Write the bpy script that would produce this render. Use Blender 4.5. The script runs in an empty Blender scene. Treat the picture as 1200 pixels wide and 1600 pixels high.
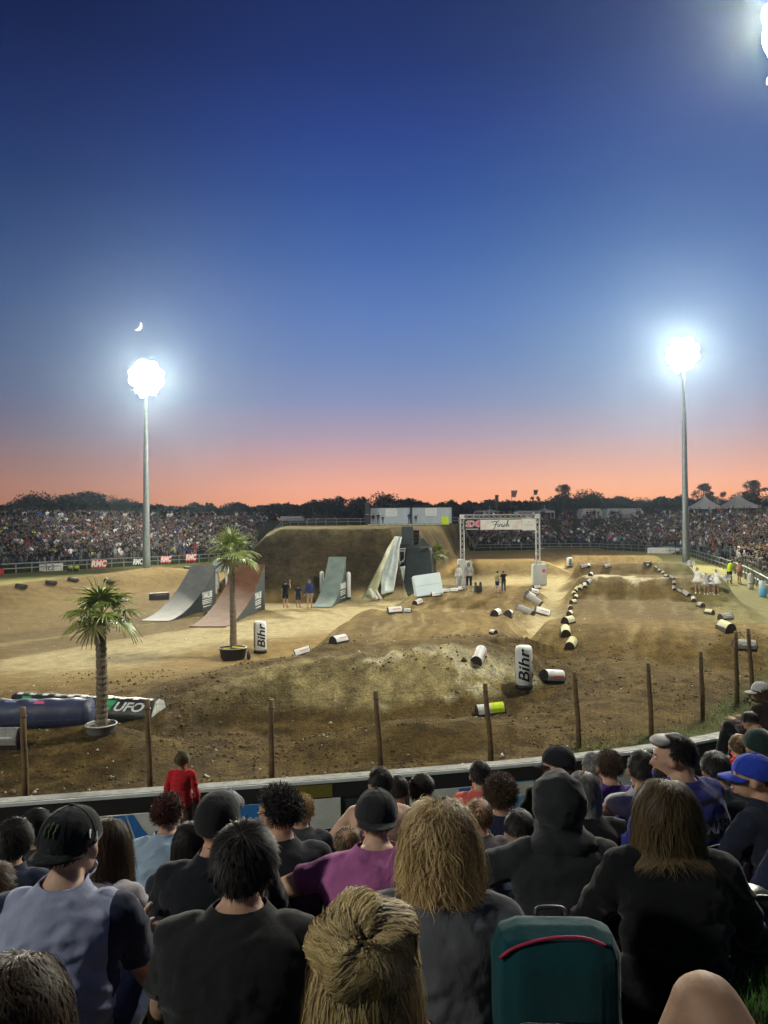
import bpy, bmesh, math, random
import numpy as np
from mathutils import Vector, Matrix, Euler

SC = bpy.context.scene
COL = SC.collection
random.seed(7); RNG = np.random.default_rng(7)
R = math.radians

# ------------------------------------------------------------ camera
EYE = 5.2
cam_d = bpy.data.cameras.new('camera'); cam = bpy.data.objects.new('camera', cam_d); COL.objects.link(cam)
cam_d.sensor_fit = 'VERTICAL'; cam_d.sensor_height = 36; cam_d.lens = 27.0
cam_d.clip_start = .05; cam_d.clip_end = 6000
cam.location = (0, 0, EYE)
PITCH, ROLL = R(.72), R(.5)
CM = Matrix.Rotation(R(90) + PITCH, 3, 'X') @ Matrix.Rotation(ROLL * -1, 3, 'Z')
cam.rotation_euler = CM.to_euler()
SC.camera = cam
SC.render.resolution_x, SC.render.resolution_y = 768, 1024

# ------------------------------------------------------------ exposure, sky
SC.view_settings.view_transform = 'Standard'; SC.view_settings.look = 'None'
SC.view_settings.exposure = 0.0; SC.view_settings.gamma = 1.0
SC.cycles.max_bounces = 5; SC.cycles.diffuse_bounces = 2; SC.cycles.volume_bounces = 0
SC.cycles.transparent_max_bounces = 12; SC.cycles.sample_clamp_indirect = 3
SC.cycles.sample_clamp_direct = 0

def s2l(c):
    return tuple((v / 255 / 12.92) if v / 255 <= .04045 else ((v / 255 + .055) / 1.055) ** 2.4 for v in c)

wd = bpy.data.worlds.new('World'); SC.world = wd; wd.use_nodes = True
wn, wl = wd.node_tree.nodes, wd.node_tree.links
wn.clear()
wo = wn.new('ShaderNodeOutputWorld'); bg = wn.new('ShaderNodeBackground'); wl.new(bg.outputs[0], wo.inputs[0])
geo = wn.new('ShaderNodeTexCoord'); sep = wn.new('ShaderNodeSeparateXYZ'); wl.new(geo.outputs['Generated'], sep.inputs[0])
# elevation (degrees / 45)
asn = wn.new('ShaderNodeMath'); asn.operation = 'ARCSINE'; wl.new(sep.outputs[2], asn.inputs[0])
mul = wn.new('ShaderNodeMath'); mul.operation = 'MULTIPLY'; mul.inputs[1].default_value = 180 / math.pi / 45; wl.new(asn.outputs[0], mul.inputs[0])
rmp = wn.new('ShaderNodeValToRGB'); wl.new(mul.outputs[0], rmp.inputs[0])
SKY = [(0, (246, 156, 114)), (1.4, (250, 168, 130)), (2.7, (244, 172, 146)), (4.6, (210, 163, 160)), (6.3, (176, 156, 174)), (9, (134, 144, 182)), (12, (108, 132, 182)),
       (15, (90, 120, 180)), (19, (66, 100, 166)), (23, (48, 80, 150)), (27, (38, 64, 135)), (31, (30, 50, 112)), (36, (24, 41, 90)), (60, (13, 23, 56))]
el = rmp.color_ramp.elements
while len(el) > 1: el.remove(el[0])
el[0].position = 0; el[0].color = (*s2l(SKY[0][1]), 1)
for d, c in SKY[1:]:
    e = el.new(min(1, d / 45)); e.color = (*s2l(c), 1)
# darker sky toward the left of the afterglow and behind the viewer
azi = wn.new('ShaderNodeMath'); azi.operation = 'ARCTAN2'; wl.new(sep.outputs[0], azi.inputs[0]); wl.new(sep.outputs[1], azi.inputs[1])
mr = wn.new('ShaderNodeMapRange'); wl.new(azi.outputs[0], mr.inputs[0]); mr.inputs[1].default_value = -math.pi; mr.inputs[2].default_value = math.pi
ar = wn.new('ShaderNodeValToRGB'); wl.new(mr.outputs[0], ar.inputs[0]); ae = ar.color_ramp.elements; ar.color_ramp.interpolation = 'EASE'
while len(ae) > 1: ae.remove(ae[0])
ae[0].position = 0; ae[0].color = (.26, .28, .30, 1)
for d, c in ((-60, (.26, .28, .30)), (-27, (.42, .45, .48)), (-1, (.96, .97, .98)), (16, (1.0, 1.07, .98)), (35, (.95, .95, .9)), (100, (.26, .28, .30)), (179, (.26, .28, .30))):
    e = ae.new((d + 180) / 360); e.color = (*c, 1)
hs = wn.new('ShaderNodeVectorMath'); hs.operation = 'MULTIPLY'; wl.new(rmp.outputs[0], hs.inputs[0]); wl.new(ar.outputs[0], hs.inputs[1])
wl.new(hs.outputs[0], bg.inputs[0]); bg.inputs[1].default_value = 1.05

# ------------------------------------------------------------ helpers
def link(o, parent=None):
    COL.objects.link(o)
    if parent is not None: o.parent = parent
    return o
def tag(o, label=None, cat=None, group=None, kind=None):
    if label: o['label'] = label
    if cat: o['category'] = cat
    if group: o['group'] = group
    if kind: o['kind'] = kind
    return o
def empty(name, loc=(0, 0, 0), rz=0.0, label=None, cat=None, group=None):
    o = bpy.data.objects.new(name, None); o.location = loc; o.rotation_euler = (0, 0, rz); o.empty_display_size = .2
    link(o); return tag(o, label, cat, group)
def mesh_obj(name, me, mats=None, parent=None, smooth=True):
    if mats is not None:
        for m in (mats if isinstance(mats, (list, tuple)) else [mats]): me.materials.append(m)
    if smooth and len(me.polygons): me.polygons.foreach_set('use_smooth', np.ones(len(me.polygons), bool))
    o = bpy.data.objects.new(name, me); return link(o, parent)
def from_bm(name, bm, mats=None, parent=None, smooth=False):
    me = bpy.data.meshes.new(name); bm.normal_update(); bm.to_mesh(me); bm.free()
    return mesh_obj(name, me, mats, parent, smooth)
def np_mesh(name, V, F):
    """V (n,3); F (m,k) int, all faces k-gons"""
    V = np.asarray(V, np.float32); F = np.asarray(F, np.int32); k = F.shape[1]
    me = bpy.data.meshes.new(name)
    me.vertices.add(len(V)); me.vertices.foreach_set('co', V.ravel())
    me.loops.add(F.size); me.loops.foreach_set('vertex_index', F.ravel())
    me.polygons.add(len(F)); me.polygons.foreach_set('loop_start', np.arange(0, F.size, k, dtype=np.int32))
    me.polygons.foreach_set('loop_total', np.full(len(F), k, np.int32))
    me.update(calc_edges=True); return me
def set_col(me, C, name='tint'):
    C = np.asarray(C, np.float32)
    if C.shape[1] == 3: C = np.hstack([C, np.ones((len(C), 1), np.float32)])
    a = me.color_attributes.new(name, 'FLOAT_COLOR', 'POINT'); a.data.foreach_set('color', C.ravel())
def box(bm, c, s, rot=None, bevel=0.0):
    M = Matrix.Translation(Vector(c))
    if rot is not None: M = M @ (rot.to_4x4() if isinstance(rot, Matrix) else Euler(rot).to_matrix().to_4x4())
    r = bmesh.ops.create_cube(bm, size=1, matrix=M @ Matrix.Diagonal((s[0], s[1], s[2], 1)))
    if bevel:
        es = list({e for v in r['verts'] for e in v.link_edges})
        bmesh.ops.bevel(bm, geom=es, offset=bevel, segments=2, affect='EDGES', profile=.5)
def tube(bm, pts, rad, n=8, cap=True):
    """tapered tube through pts; rad scalar or list"""
    P = [Vector(p) for p in pts]
    rr = rad if isinstance(rad, (list, tuple)) else [rad] * len(P)
    rings = []; prev = None
    for i, p in enumerate(P):
        t = (P[min(i + 1, len(P) - 1)] - P[max(i - 1, 0)]).normalized()
        a = Vector((0, 0, 1)) if abs(t.z) < .9 else Vector((1, 0, 0))
        if prev is not None: a = prev
        u = (a - t * a.dot(t)).normalized(); v = t.cross(u); prev = u
        rings.append([bm.verts.new(p + (u * math.cos(k * 2 * math.pi / n) + v * math.sin(k * 2 * math.pi / n)) * rr[i]) for k in range(n)])
    for a, b in zip(rings, rings[1:]):
        for k in range(n): bm.faces.new((a[k], a[(k + 1) % n], b[(k + 1) % n], b[k]))
    if cap and n > 2:
        bm.faces.new(list(reversed(rings[0]))); bm.faces.new(rings[-1])
def lathe(bm, prof, n=24, c=(0, 0, 0), close=True):
    rings = [[bm.verts.new((c[0] + r * math.cos(2 * math.pi * k / n), c[1] + r * math.sin(2 * math.pi * k / n), c[2] + z)) for k in range(n)] for r, z in prof]
    for a, b in zip(rings, rings[1:]):
        for k in range(n): bm.faces.new((a[k], a[(k + 1) % n], b[(k + 1) % n], b[k]))
    if close:
        bm.faces.new(list(reversed(rings[0]))); bm.faces.new(rings[-1])
def prism(bm, poly, y0, y1, M=None):
    """extrude polygon [(x,z)] along y"""
    a = [bm.verts.new((x, y0, z)) for x, z in poly]; b = [bm.verts.new((x, y1, z)) for x, z in poly]
    n = len(poly)
    fs = [bm.faces.new(a), bm.faces.new(list(reversed(b)))] + [bm.faces.new((a[(i + 1) % n], a[i], b[i], b[(i + 1) % n])) for i in range(n)]
    bmesh.ops.recalc_face_normals(bm, faces=fs)
    if M is not None: bmesh.ops.transform(bm, matrix=M, verts=a + b)
def copy_tree(o, parent=None):
    c = o.copy(); COL.objects.link(c)
    if parent is not None: c.parent = parent
    for ch in KIDS(o): copy_tree(ch, c)
    return c
def KIDS(o):
    return list(o.children)

# materials
def mat(name, col, rough=.7, spec=.3, metal=0.0, noise=None, bump=None, emit=None, es=1.0, objcol=False, attr=None, sheen=0.0, trans=0.0, alpha=None):
    m = bpy.data.materials.new(name); m.use_nodes = True
    n, l = m.node_tree.nodes, m.node_tree.links
    b = n['Principled BSDF']; b.inputs['Roughness'].default_value = rough; b.inputs['Metallic'].default_value = metal
    b.inputs['Specular IOR Level'].default_value = spec
    if sheen: b.inputs['Sheen Weight'].default_value = sheen
    if trans: b.inputs['Transmission Weight'].default_value = trans
    src = None
    if objcol:
        oi = n.new('ShaderNodeObjectInfo'); src = oi.outputs['Color']
    elif attr:
        at = n.new('ShaderNodeAttribute'); at.attribute_name = attr; src = at.outputs['Color']
    b.inputs['Base Color'].default_value = (*col, 1)
    if noise:   # (scale, amount[, detail])
        tc = n.new('ShaderNodeTexCoord'); nz = n.new('ShaderNodeTexNoise'); nz.inputs['Scale'].default_value = noise[0]
        nz.inputs['Detail'].default_value = noise[2] if len(noise) > 2 else 6; nz.inputs['Roughness'].default_value = .65
        l.new(tc.outputs['Object'], nz.inputs['Vector'])
        r = n.new('ShaderNodeMapRange'); r.inputs[1].default_value = .3; r.inputs[2].default_value = .7
        r.inputs[3].default_value = 1 - noise[1]; r.inputs[4].default_value = 1 + noise[1]
        l.new(nz.outputs['Fac'], r.inputs[0])
        mx = n.new('ShaderNodeVectorMath'); mx.operation = 'SCALE'
        if src is not None: l.new(src, mx.inputs[0])
        else: mx.inputs[0].default_value = col
        l.new(r.outputs[0], mx.inputs['Scale']); l.new(mx.outputs[0], b.inputs['Base Color'])
    elif src is not None: l.new(src, b.inputs['Base Color'])
    if bump:    # (scale, strength, distance[, stretch xyz])
        tc2 = n.new('ShaderNodeTexCoord'); mp = n.new('ShaderNodeMapping'); l.new(tc2.outputs['Object'], mp.inputs[0])
        if len(bump) > 3: mp.inputs['Scale'].default_value = bump[3]
        bn = n.new('ShaderNodeTexNoise'); bn.inputs['Scale'].default_value = bump[0]; bn.inputs['Detail'].default_value = 5
        l.new(mp.outputs[0], bn.inputs['Vector'])
        bp = n.new('ShaderNodeBump'); bp.inputs['Strength'].default_value = bump[1]; bp.inputs['Distance'].default_value = bump[2]
        l.new(bn.outputs['Fac'], bp.inputs['Height']); l.new(bp.outputs[0], b.inputs['Normal'])
    if emit is not None:
        b.inputs['Emission Color'].default_value = (*emit, 1); b.inputs['Emission Strength'].default_value = es
    return m

# value noise, vectorised
def _h(ix, iy, seed):
    n = (ix * 374761393 + iy * 668265263 + seed * 1274126177) & 0xffffffff
    n = ((n ^ (n >> 13)) * 1274126177) & 0xffffffff
    return ((n ^ (n >> 16)) & 0xffff) / 65535.0
def vnoise(x, y, seed=0):
    x = np.asarray(x, float); y = np.asarray(y, float)
    ix = np.floor(x).astype(np.int64); iy = np.floor(y).astype(np.int64); fx = x - ix; fy = y - iy
    fx = fx * fx * (3 - 2 * fx); fy = fy * fy * (3 - 2 * fy)
    a = _h(ix, iy, seed); b = _h(ix + 1, iy, seed); c = _h(ix, iy + 1, seed); d = _h(ix + 1, iy + 1, seed)
    return (a * (1 - fx) + b * fx) * (1 - fy) + (c * (1 - fx) + d * fx) * fy
def fbm(x, y, o=4, seed=0, g=.5):
    s = 0; a = 1; t = 0
    for i in range(o):
        s = s + a * vnoise(x * 2 ** i + 17.3 * i, y * 2 ** i - 9.1 * i, seed + i); t += a; a *= g
    return s / t * 2 - 1
def sst(a, b, v):
    t = np.clip((v - a) / (b - a), 0, 1); return t * t * (3 - 2 * t)

# ray through a photo pixel (1200 x 1600) -> world; used only to read positions off the plan
def ray(px, py):
    return (CM @ Vector(((px - 600) / 1200, -(py - 800) / 1200, -1)))
def AT(px, py, Y):
    d = ray(px, py); k = Y / d.y; return Vector((d.x * k, Y, EYE + d.z * k))
def ZP(px, py, z=0.0):
    d = ray(px, py); k = (z - EYE) / d.z; return Vector((d.x * k, d.y * k, z))
# ------------------------------------------------------------ terrain
BCTRL = [(-17, 9.3), (-10, 10.7), (-5.8, 11.55), (0, 12.75), (4, 13.9), (7, 15.2), (10.8, 17.6), (15, 22.5), (20, 33), (24.5, 46), (28.5, 57), (33.5, 72), (39, 92),
         (43, 110), (41, 126), (31, 135), (10, 131), (-8, 124), (-18, 114), (-25, 102), (-33, 92), (-41, 81), (-50, 66), (-54, 48), (-46, 28), (-31, 14)]
def catmull(P, closed=True, n=8):
    P = [np.array(p, float) for p in P]; out = []; N = len(P)
    for i in range(N if closed else N - 1):
        p0, p1, p2, p3 = (P[(i - 1) % N], P[i], P[(i + 1) % N], P[(i + 2) % N]) if closed else (P[max(i - 1, 0)], P[i], P[i + 1], P[min(i + 2, N - 1)])
        for k in range(n):
            t = k / n
            out.append(.5 * ((2 * p1) + (-p0 + p2) * t + (2 * p0 - 5 * p1 + 4 * p2 - p3) * t * t + (-p0 + 3 * p1 - 3 * p2 + p3) * t ** 3))
    if not closed: out.append(P[-1])
    return np.array(out)
BND = catmull(BCTRL)
def bdist(x, y):
    """signed distance to the arena boundary, positive outside"""
    x = np.asarray(x, float).ravel(); y = np.asarray(y, float).ravel()
    best = np.full(x.shape, 1e9); inside = np.zeros(x.shape, bool)
    A = BND; B = np.roll(BND, -1, 0)
    for (ax, ay), (bx, by) in zip(A, B):
        dx, dy = bx - ax, by - ay; t = np.clip(((x - ax) * dx + (y - ay) * dy) / (dx * dx + dy * dy), 0, 1)
        best = np.minimum(best, (x - ax - t * dx) ** 2 + (y - ay - t * dy) ** 2)
        if by != ay:
            c = ((ay > y) != (by > y)) & (x < (bx - ax) * (y - ay) / (by - ay) + ax); inside ^= c
    d = np.sqrt(best); return np.where(inside, -d, d)
def ridge(x, y, pts, wf, wb, sharp=1.0):
    """polyline ridge with heights; wf = width on the camera side (right of travel), wb = other side"""
    H = np.zeros_like(x)
    best = np.full(x.shape, 1e9); hb = np.zeros_like(x); sg = np.ones_like(x)
    for (ax, ay, ah), (bx, by, bh) in zip(pts, pts[1:]):
        dx, dy = bx - ax, by - ay; t = np.clip(((x - ax) * dx + (y - ay) * dy) / (dx * dx + dy * dy), 0, 1)
        qx, qy = x - ax - t * dx, y - ay - t * dy; d = qx * qx + qy * qy
        m = d < best; best = np.where(m, d, best); hb = np.where(m, ah + (bh - ah) * t, hb); sg = np.where(m, np.sign(dx * qy - dy * qx), sg)
    d = np.sqrt(best); w = np.where(sg > 0, wb, wf)
    return hb * sst(0, 1, 1 - d / w) ** sharp
def trap(v, a, b, c, d):
    return np.clip(np.minimum((v - a) / (b - a), (d - v) / (d - c)), 0, 1)
def smax(a, b, k=.25):
    h = np.clip(.5 + .5 * (a - b) / k, 0, 1); return b * (1 - h) + a * h + k * h * (1 - h) - .0 * k
LANE = [(26.5, 96), (24, 80), (20.5, 64), (16.8, 49), (13.5, 38), (11, 30), (8.5, 24)]
def lane_uv(x, y, L):
    best = np.full(x.shape, 1e9); U = np.zeros_like(x); Vv = np.zeros_like(x); acc = 0
    for (ax, ay), (bx, by) in zip(L, L[1:]):
        dx, dy = bx - ax, by - ay; ln = math.hypot(dx, dy); t = np.clip(((x - ax) * dx + (y - ay) * dy) / ln ** 2, 0, 1)
        qx, qy = x - ax - t * dx, y - ay - t * dy; d = qx * qx + qy * qy; m = d < best
        best = np.where(m, d, best); U = np.where(m, acc + t * ln, U); Vv = np.where(m, (dx * qy - dy * qx) / ln, Vv); acc += ln
    return U, Vv
def MOUND(x, y):
    w = fbm(x * .25, y * .25, 3, 5) * .9 + fbm(x * .8, y * .8, 3, 6) * .35
    xl = -7.4 + np.clip((y - 56) * -.12, -9, 0)
    xr = .35 + np.clip(y - 61.5, 0, None) * .185; tr = np.where(y < 62, 1.3, 1.3 + np.clip((y - 62) * .2, 0, 2.2) - np.clip((y - 90) * .1, 0, 2.2))
    return 4.72 * np.minimum(sst(0, 1, trap(x + w * .15 * (y > 62) + w * .5 * (x < -4), xl - 5.2, xl, xr, xr + tr)) ** .9, np.clip((y + w * .6 - 50.2) / 5.6, 0, 1)) + .10 * w * (y > 55) * (x < -.5) * (x > xl)
def HT(x, y, parts=False):
    sh = np.shape(x); x = np.asarray(x, float).ravel(); y = np.asarray(y, float).ravel()
    d = bdist(x, y)
    do = np.clip(d, 0, None)
    bank = np.where(do < 5, .385 * do, 1.925 + .283 * (do - 5)); cap = 5.35 + np.clip((do - 30) * .004, 0, 1)
    bank = np.minimum(bank, cap) - .10 * sst(0, 1.5, do) * (y < 20) - .05 * (y < 4)
    bank = bank + .30 * sst(.30, .44, x / np.maximum(y + .01, .4)) * sst(4.2, 2.7, y) * sst(.2, .8, y) * (x < 6)
    bank = bank + .12 * sst(0, .6, d)
    wx = x + fbm(x * .3, y * .3, 3, 11) * .6; wy = y + fbm(x * .3 + 9, y * .3, 3, 12) * .6
    h = .10 * fbm(x * .12, y * .12, 3, 1)
    # near berm with pale face
    b1 = ridge(wx, wy, [(-6.6, 20.2, .15), (-5.0, 20.9, .6), (-3.2, 21.6, 1.0), (-.7, 22.2, 1.3), (1.6, 23.0, 1.5), (3.0, 24.2, 1.45)], 2.9, 8, .8)
    # rhythm lane toward the berm
    U, V = lane_uv(wx, wy, [(11.5, 64), (8, 54), (5, 46), (3.2, 38), (1.6, 31), (1.2, 24.5)])
    pr = np.interp(U, [0, 8, 13, 17.0, 19.5, 24, 28.5, 32.2, 35, 38, 42], [.0, .1, .25, 1.15, 1.1, .45, .5, 1.3, 1.2, 1.15, 1.25])
    b2 = pr * sst(0, 1, np.clip((4.9 - np.abs(V)) / 2.1, 0, 1)) * sst(22.0, 24.5, wy)
    # jump behind the finish arch
    b3 = 1.45 * sst(0, 1, trap(wx, 6.2, 9.0, 14.0, 18.5)) * sst(0, 1, trap(wy, 66.5, 70.5, 75, 84))
    # start straight with rollers
    U2, V2 = lane_uv(wx, wy, LANE)
    base = .45 * sst(0, 1, np.clip((5.8 - np.abs(V2)) / 1.6, 0, 1)) * sst(20, 26, wy)
    rol = np.zeros_like(x)
    for u0, hh in ((15.5, .95), (32, 1.15), (48.5, 1.2), (69, .8)):
        rol = np.maximum(rol, hh * sst(0, 1, trap(U2, u0 - 5, u0 - .8, u0 + .8, u0 + 4.2)))
    b4 = base + rol * sst(0, 1, np.clip((5.2 - np.abs(V2)) / 1.2, 0, 1))
    # right-hand berm of the corner, turned earth
    b5 = ridge(wx, wy, [(13.8, 28.5, .2), (12.6, 25.5, .4), (9.5, 23, .5), (5.5, 20.6, .25)], 1.8, 4.5)
    # low mounds nearest the mesh fence
    b6 = ridge(wx, wy, [(-2.2, 17.6, .1), (.6, 17.9, .6), (2.3, 18.6, .42), (4, 19.2, .1)], 1.7, 1.6)
    b7 = ridge(wx, wy, [(-12, 17.3, .3), (-8.2, 17.4, .55), (-6.4, 17.6, .62), (-4.4, 17.1, .15)], 2.2, 1.8)
    b8 = ridge(wx, wy, [(-4.6, 23.0, .1), (-3.4, 24.5, .25), (-1, 27, .1)], 1.5, 1.5)
    # far-left berm
    b9 = ridge(wx, wy, [(-34, 44, .8), (-26, 50, 1.15), (-22.5, 58, 1.35), (-19.5, 66, 1.5), (-17.5, 72, .9)], 5.5, 5)
    b10 = .95 * sst(0, 1, 1 - np.hypot(wx - 19.2, wy - 79) / 3.6)
    b11 = ridge(wx, wy, [(-9, 30.5, .1), (-5.5, 31.5, .35), (-1.5, 33.5, .25), (.5, 36, .1)], 3, 3)
    b12 = ridge(wx, wy, [(5.8, 37.5, .1), (6.6, 33, .35), (6.4, 29, .3), (5.4, 26, .05)], 1.3, 1.6)
    f = h
    for b in (b1, b2, b3, b4, b5, b6, b7, b8, b9, b10, b11, b12): f = np.maximum(f, b + h * .4) if b is not b1 else smax(f, b, .2) - .0
    m = MOUND(x, y)
    ins = sst(0, 2.5, -d)
    f = f * ins
    f = np.maximum(f, m * np.where(d < 0, 1, 1))
    # grain, ruts
    near = np.exp(-np.clip(y - 12, 0, None) / 40)
    g = (.035 * fbm(x * 1.3, y * 1.3, 4, 21) + .022 * fbm(x * 5, y * 5, 3, 22) * near) * ins
    face = sst(.25, .6, b1) * sst(23.6, 22.2, y)
    g += face * (-.26 * np.abs(fbm(x * 1.8, y * 1.1, 4, 23)) + .07 * fbm(x * 6, y * 6, 3, 24))
    rut = .03 * np.sin(V * 7 + fbm(x * .4, y * .4, 2, 3) * 3) * (pr > .2) * (np.abs(V) < 4) + .02 * np.sin(V2 * 6) * (base > .3)
    H = np.where(d > 0, np.maximum(bank, m * (d < 16)) + .03 * fbm(x * 1.1, y * 1.1, 3, 30), f + g + rut * ins)
    if parts: return H.reshape(sh), dict(d=d, b1=b1, b2=b2, b3=b3, b4=b4, b9=b9, m=m, V=V, U=U, V2=V2, U2=U2, b6=b6, b7=b7, b5=b5, face=face, bank=bank)
    return H.reshape(sh)
def GZ(x, y): return float(HT(np.array([x]), np.array([y]))[0])
def G(px, py):
    """where the view ray through a photo pixel meets the terrain"""
    d = ray(px, py); d = d / d.y
    Y = np.geomspace(13, 170, 700); z = HT(d.x * Y, Y); rz = EYE + d.z * Y
    i = int(np.argmax(rz <= z)) if (rz <= z).any() else len(Y) - 1
    return Vector((d.x * Y[i], Y[i], float(z[i])))

def build_ground():
    r0 = 14.0
    rr = np.concatenate([np.geomspace(3, r0 + 8, 70)[:-1], np.geomspace(r0 + 8, 190, 560)[:-1], np.geomspace(190, 3200, 50)])
    u = np.linspace(-1, 1, 620); u = np.sign(u) * (np.abs(u) * .62 + .55 * np.abs(u) ** 4)
    Yg = rr - r0; X = u[None, :] * rr[:, None] * 1.1; Y = np.repeat(Yg[:, None], len(u), 1)
    xs, ys = X.ravel(), Y.ravel()
    H, p = HT(xs, ys, True)
    n = len(u); m = len(rr)
    idx = np.arange(n * m).reshape(m, n)
    F = np.stack([idx[:-1, :-1], idx[:-1, 1:], idx[1:, 1:], idx[1:, :-1]], -1).reshape(-1, 4)
    me = np_mesh('ground', np.stack([xs, ys, H], 1), F)
    # earth and grass colours (albedo zones, with shade darkened into the mound)
    dirt = np.array([.235, .160, .058]); pale = np.array([.44, .36, .19]); dark = np.array([.105, .070, .029]); grass = np.array([.085, .105, .030]); dry = np.array([.24, .22, .09])
    n1 = fbm(xs * .18, ys * .12, 4, 40); n2 = fbm(xs * .9, ys * .6, 4, 41); n3 = fbm(xs * 2.5, ys * 2.5, 3, 43)
    C = dirt[None] * 1.12 + np.zeros((len(xs), 3))
    def mix(C, col, w): w = np.clip(w, 0, 1)[:, None]; return C * (1 - w) + col * w
    C = mix(C, dark * 1.3, sst(0, .5, n1 + n2 * .5) * .6)
    pl = np.zeros_like(xs)
    for pts, w_ in (([(-12, 30, 1), (-7, 36, 1), (-2, 42, 1), (3, 47, .8), (6, 56, .8)], 6.5), ([(6.2, 27, .8), (7, 34, 1), (9.5, 44, 1), (13, 56, 1), (15, 66, .9)], 3.2), ([(-26, 30, .6), (-18, 33, .7), (-12, 37, .7)], 4.5),
                    ([(5, 64, 1), (12, 66, 1)], 7), ([(13, 58, .9), (17, 76, .9)], 3), ([(18, 34, .8), (23, 50, .8), (28, 68, .7)], 4), ([(-12, 44, .6), (-5, 48, .8), (1, 50, .8)], 3.5), ([(-30, 50, .3), (-30, 51, .3)], 8)):
        pl = np.maximum(pl, ridge(xs + n2 * 1.2, ys + n1 * 2, pts, w_, w_))
    C = mix(C, pale, sst(.12, .75, pl + n2 * .12 + n3 * .05) * .95); C = mix(C, dirt, sst(.1, .55, n2 + n1 * .4) * .38)
    lane = sst(.15, .4, p['b2']) * (np.abs(p['V']) < 4.0)
    C = mix(C, dirt * .95, lane * (.75 + .25 * n2)); C = mix(C, dark * 1.15, lane * sst(-.1, .5, n1 + n2 * .4) * .6)
    st = sst(5.6, 4.6, np.abs(p['V2']) + n2 * .5) * (ys > 20)
    C = mix(C, dirt * .78, st * .95); C = mix(C, dark * 1.1, st * sst(-.3, .5, n1 + .3 * n3) * .6)
    tk = fbm(p['V'] * 3.2, p['U'] * .16, 3, 50); tk2 = fbm(p['V2'] * 2.6, p['U2'] * .14, 3, 51)
    C = mix(C, pale * .8, lane * sst(.18, .4, tk) * .5); C = mix(C, dark, lane * sst(-.15, -.4, tk) * .5)
    C = mix(C, pale * .62, st * sst(.2, .42, tk2) * .45); C = mix(C, dark, st * sst(-.15, -.4, tk2) * .5)
    C = mix(C, dirt * .9, sst(3.2, 2, np.abs(xs - 11.4)) * sst(69, 70.5, ys) * 0 + sst(.2, .5, p['b3']) * sst(72, 71, ys) * .8)
    C = mix(C, dirt * .8, sst(-9, -15, xs + n2 * 2) * sst(30, 34, ys) * .7)
    # turned dark earth near the fence and in the corner
    nearz = sst(30, 22, ys + n2 * 1.2 + np.abs(xs - 4) * .12) * (p['d'] < 0)
    C = mix(C, dirt * .72, nearz * .92)
    C = mix(C, dark * .7, nearz * sst(-.15, .4, n1 + n3 * .6) * .75)
    C = mix(C, dark * 1.2, sst(24.5, 22, ys) * sst(-1, -4.5, xs) * sst(-7.5, -5.5, xs) * sst(19, 20.5, ys) * .7)
    # pale broken face of the berm
    fc = p['face'] * sst(-6.2, -2.5, xs)
    C = mix(C, np.array([.46, .37, .175]), fc)
    C = mix(C, dark * .9, fc * sst(.05, .3, fbm(xs * 1.1 + 3, ys * .5, 4, 81)) * .55)
    C = mix(C, np.array([.74, .67, .43]), p['face'] * sst(.02, .10, fbm(xs * .8 + ys * .5, ys * .9 - xs * .5, 4, 83) + .16 * (xs - 1.3)) * sst(-2.5, .5, xs) * .95)
    # chalk strip across the start straight
    ch = sst(.95, .7, np.abs(p['U2'] - 49.7 - p['V2'] * .12 + n2 * 1.6 + n3 * .5)) * (np.abs(p['V2']) < 4.9) * sst(-.02, .06, fbm(xs * .45 + 4, ys * .5, 3, 77))
    C = mix(C, np.array([.62, .54, .36]), ch)
    # brown run-ups toward the ramps
    for (ax, ay, bx, by, w) in ((-24, 26.5, -12.6, 41.0, 1.5), (-19, 25.5, -9.4, 40.6, 1.5)):
        dx, dy = bx - ax, by - ay; t = np.clip(((xs - ax) * dx + (ys - ay) * dy) / (dx * dx + dy * dy), 0, 1)
        dd = np.hypot(xs - ax - t * dx, ys - ay - t * dy); C = mix(C, dirt * .62, sst(w * 1.1, w * .8, dd + n3 * .15) * .8)
    # far-left berm brown
    C = mix(C, dirt * .75, sst(.1, .5, p['b9']) * .85)
    # grass inside the rails, on the mound top, on the banks
    gr = np.maximum(sst(-9, -5, p['d'] + n2 * 1.5), sst(-22, -17, p['d'] + n2 * 2) * sst(-12, -17, xs)) * (ys > 50) * (1 - sst(.5, .9, p['b9']))
    C = mix(C, dry * .65 + grass * .35, gr * .95); C = mix(C, grass, gr * sst(-.1, .4, n2) * .5)
    rg = sst(-7, -4.5, p['d'] + n2) * sst(30, 36, ys) * (xs > 0) * .8
    C = mix(C, dry, rg)
    ng = sst(-3.6, -2.6, p['d'] + n2 * .8) * (ys < 30) * sst(2.5, 6, xs + n2)
    C = mix(C, grass * 1.1 + .02, ng * .9)
    ng2 = sst(-3.4, -2.6, p['d'] + n2 * .5 + n3 * .4) * (ys < 30) * sst(2, -1, xs) * .55
    C = mix(C, np.array([.16, .16, .06]), ng2)
    mg = sst(.3, 1, p['m'])
    C = mix(C, np.array([.058, .043, .022]), mg); C = mix(C, np.array([.115, .086, .043]), mg * sst(-.05, .4, n1 + n2 * .6) * .8)  # dark mound soil, darkened further for light falling away from the face
    C = mix(C, np.array([.165, .132, .06]), mg * sst(3.6, 4.6, p['m'] + n2 * .5) * .7)
    bk = (p['d'] > -.3)
    C = mix(C, grass * .36, bk * 1.0); C = mix(C, np.array([.05, .042, .024]), bk * sst(0, .5, n2) * .5)
    set_col(me, C)
    # how cloddy the surface is
    clod = np.clip(nearz * .9 + lane * .35 + st * .5 + p['face'] + sst(.2, .8, p['b9']) * .4 + mg * .8, .12, 1) * (p['d'] < 0) + .4 * (p['d'] >= 0)
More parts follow.
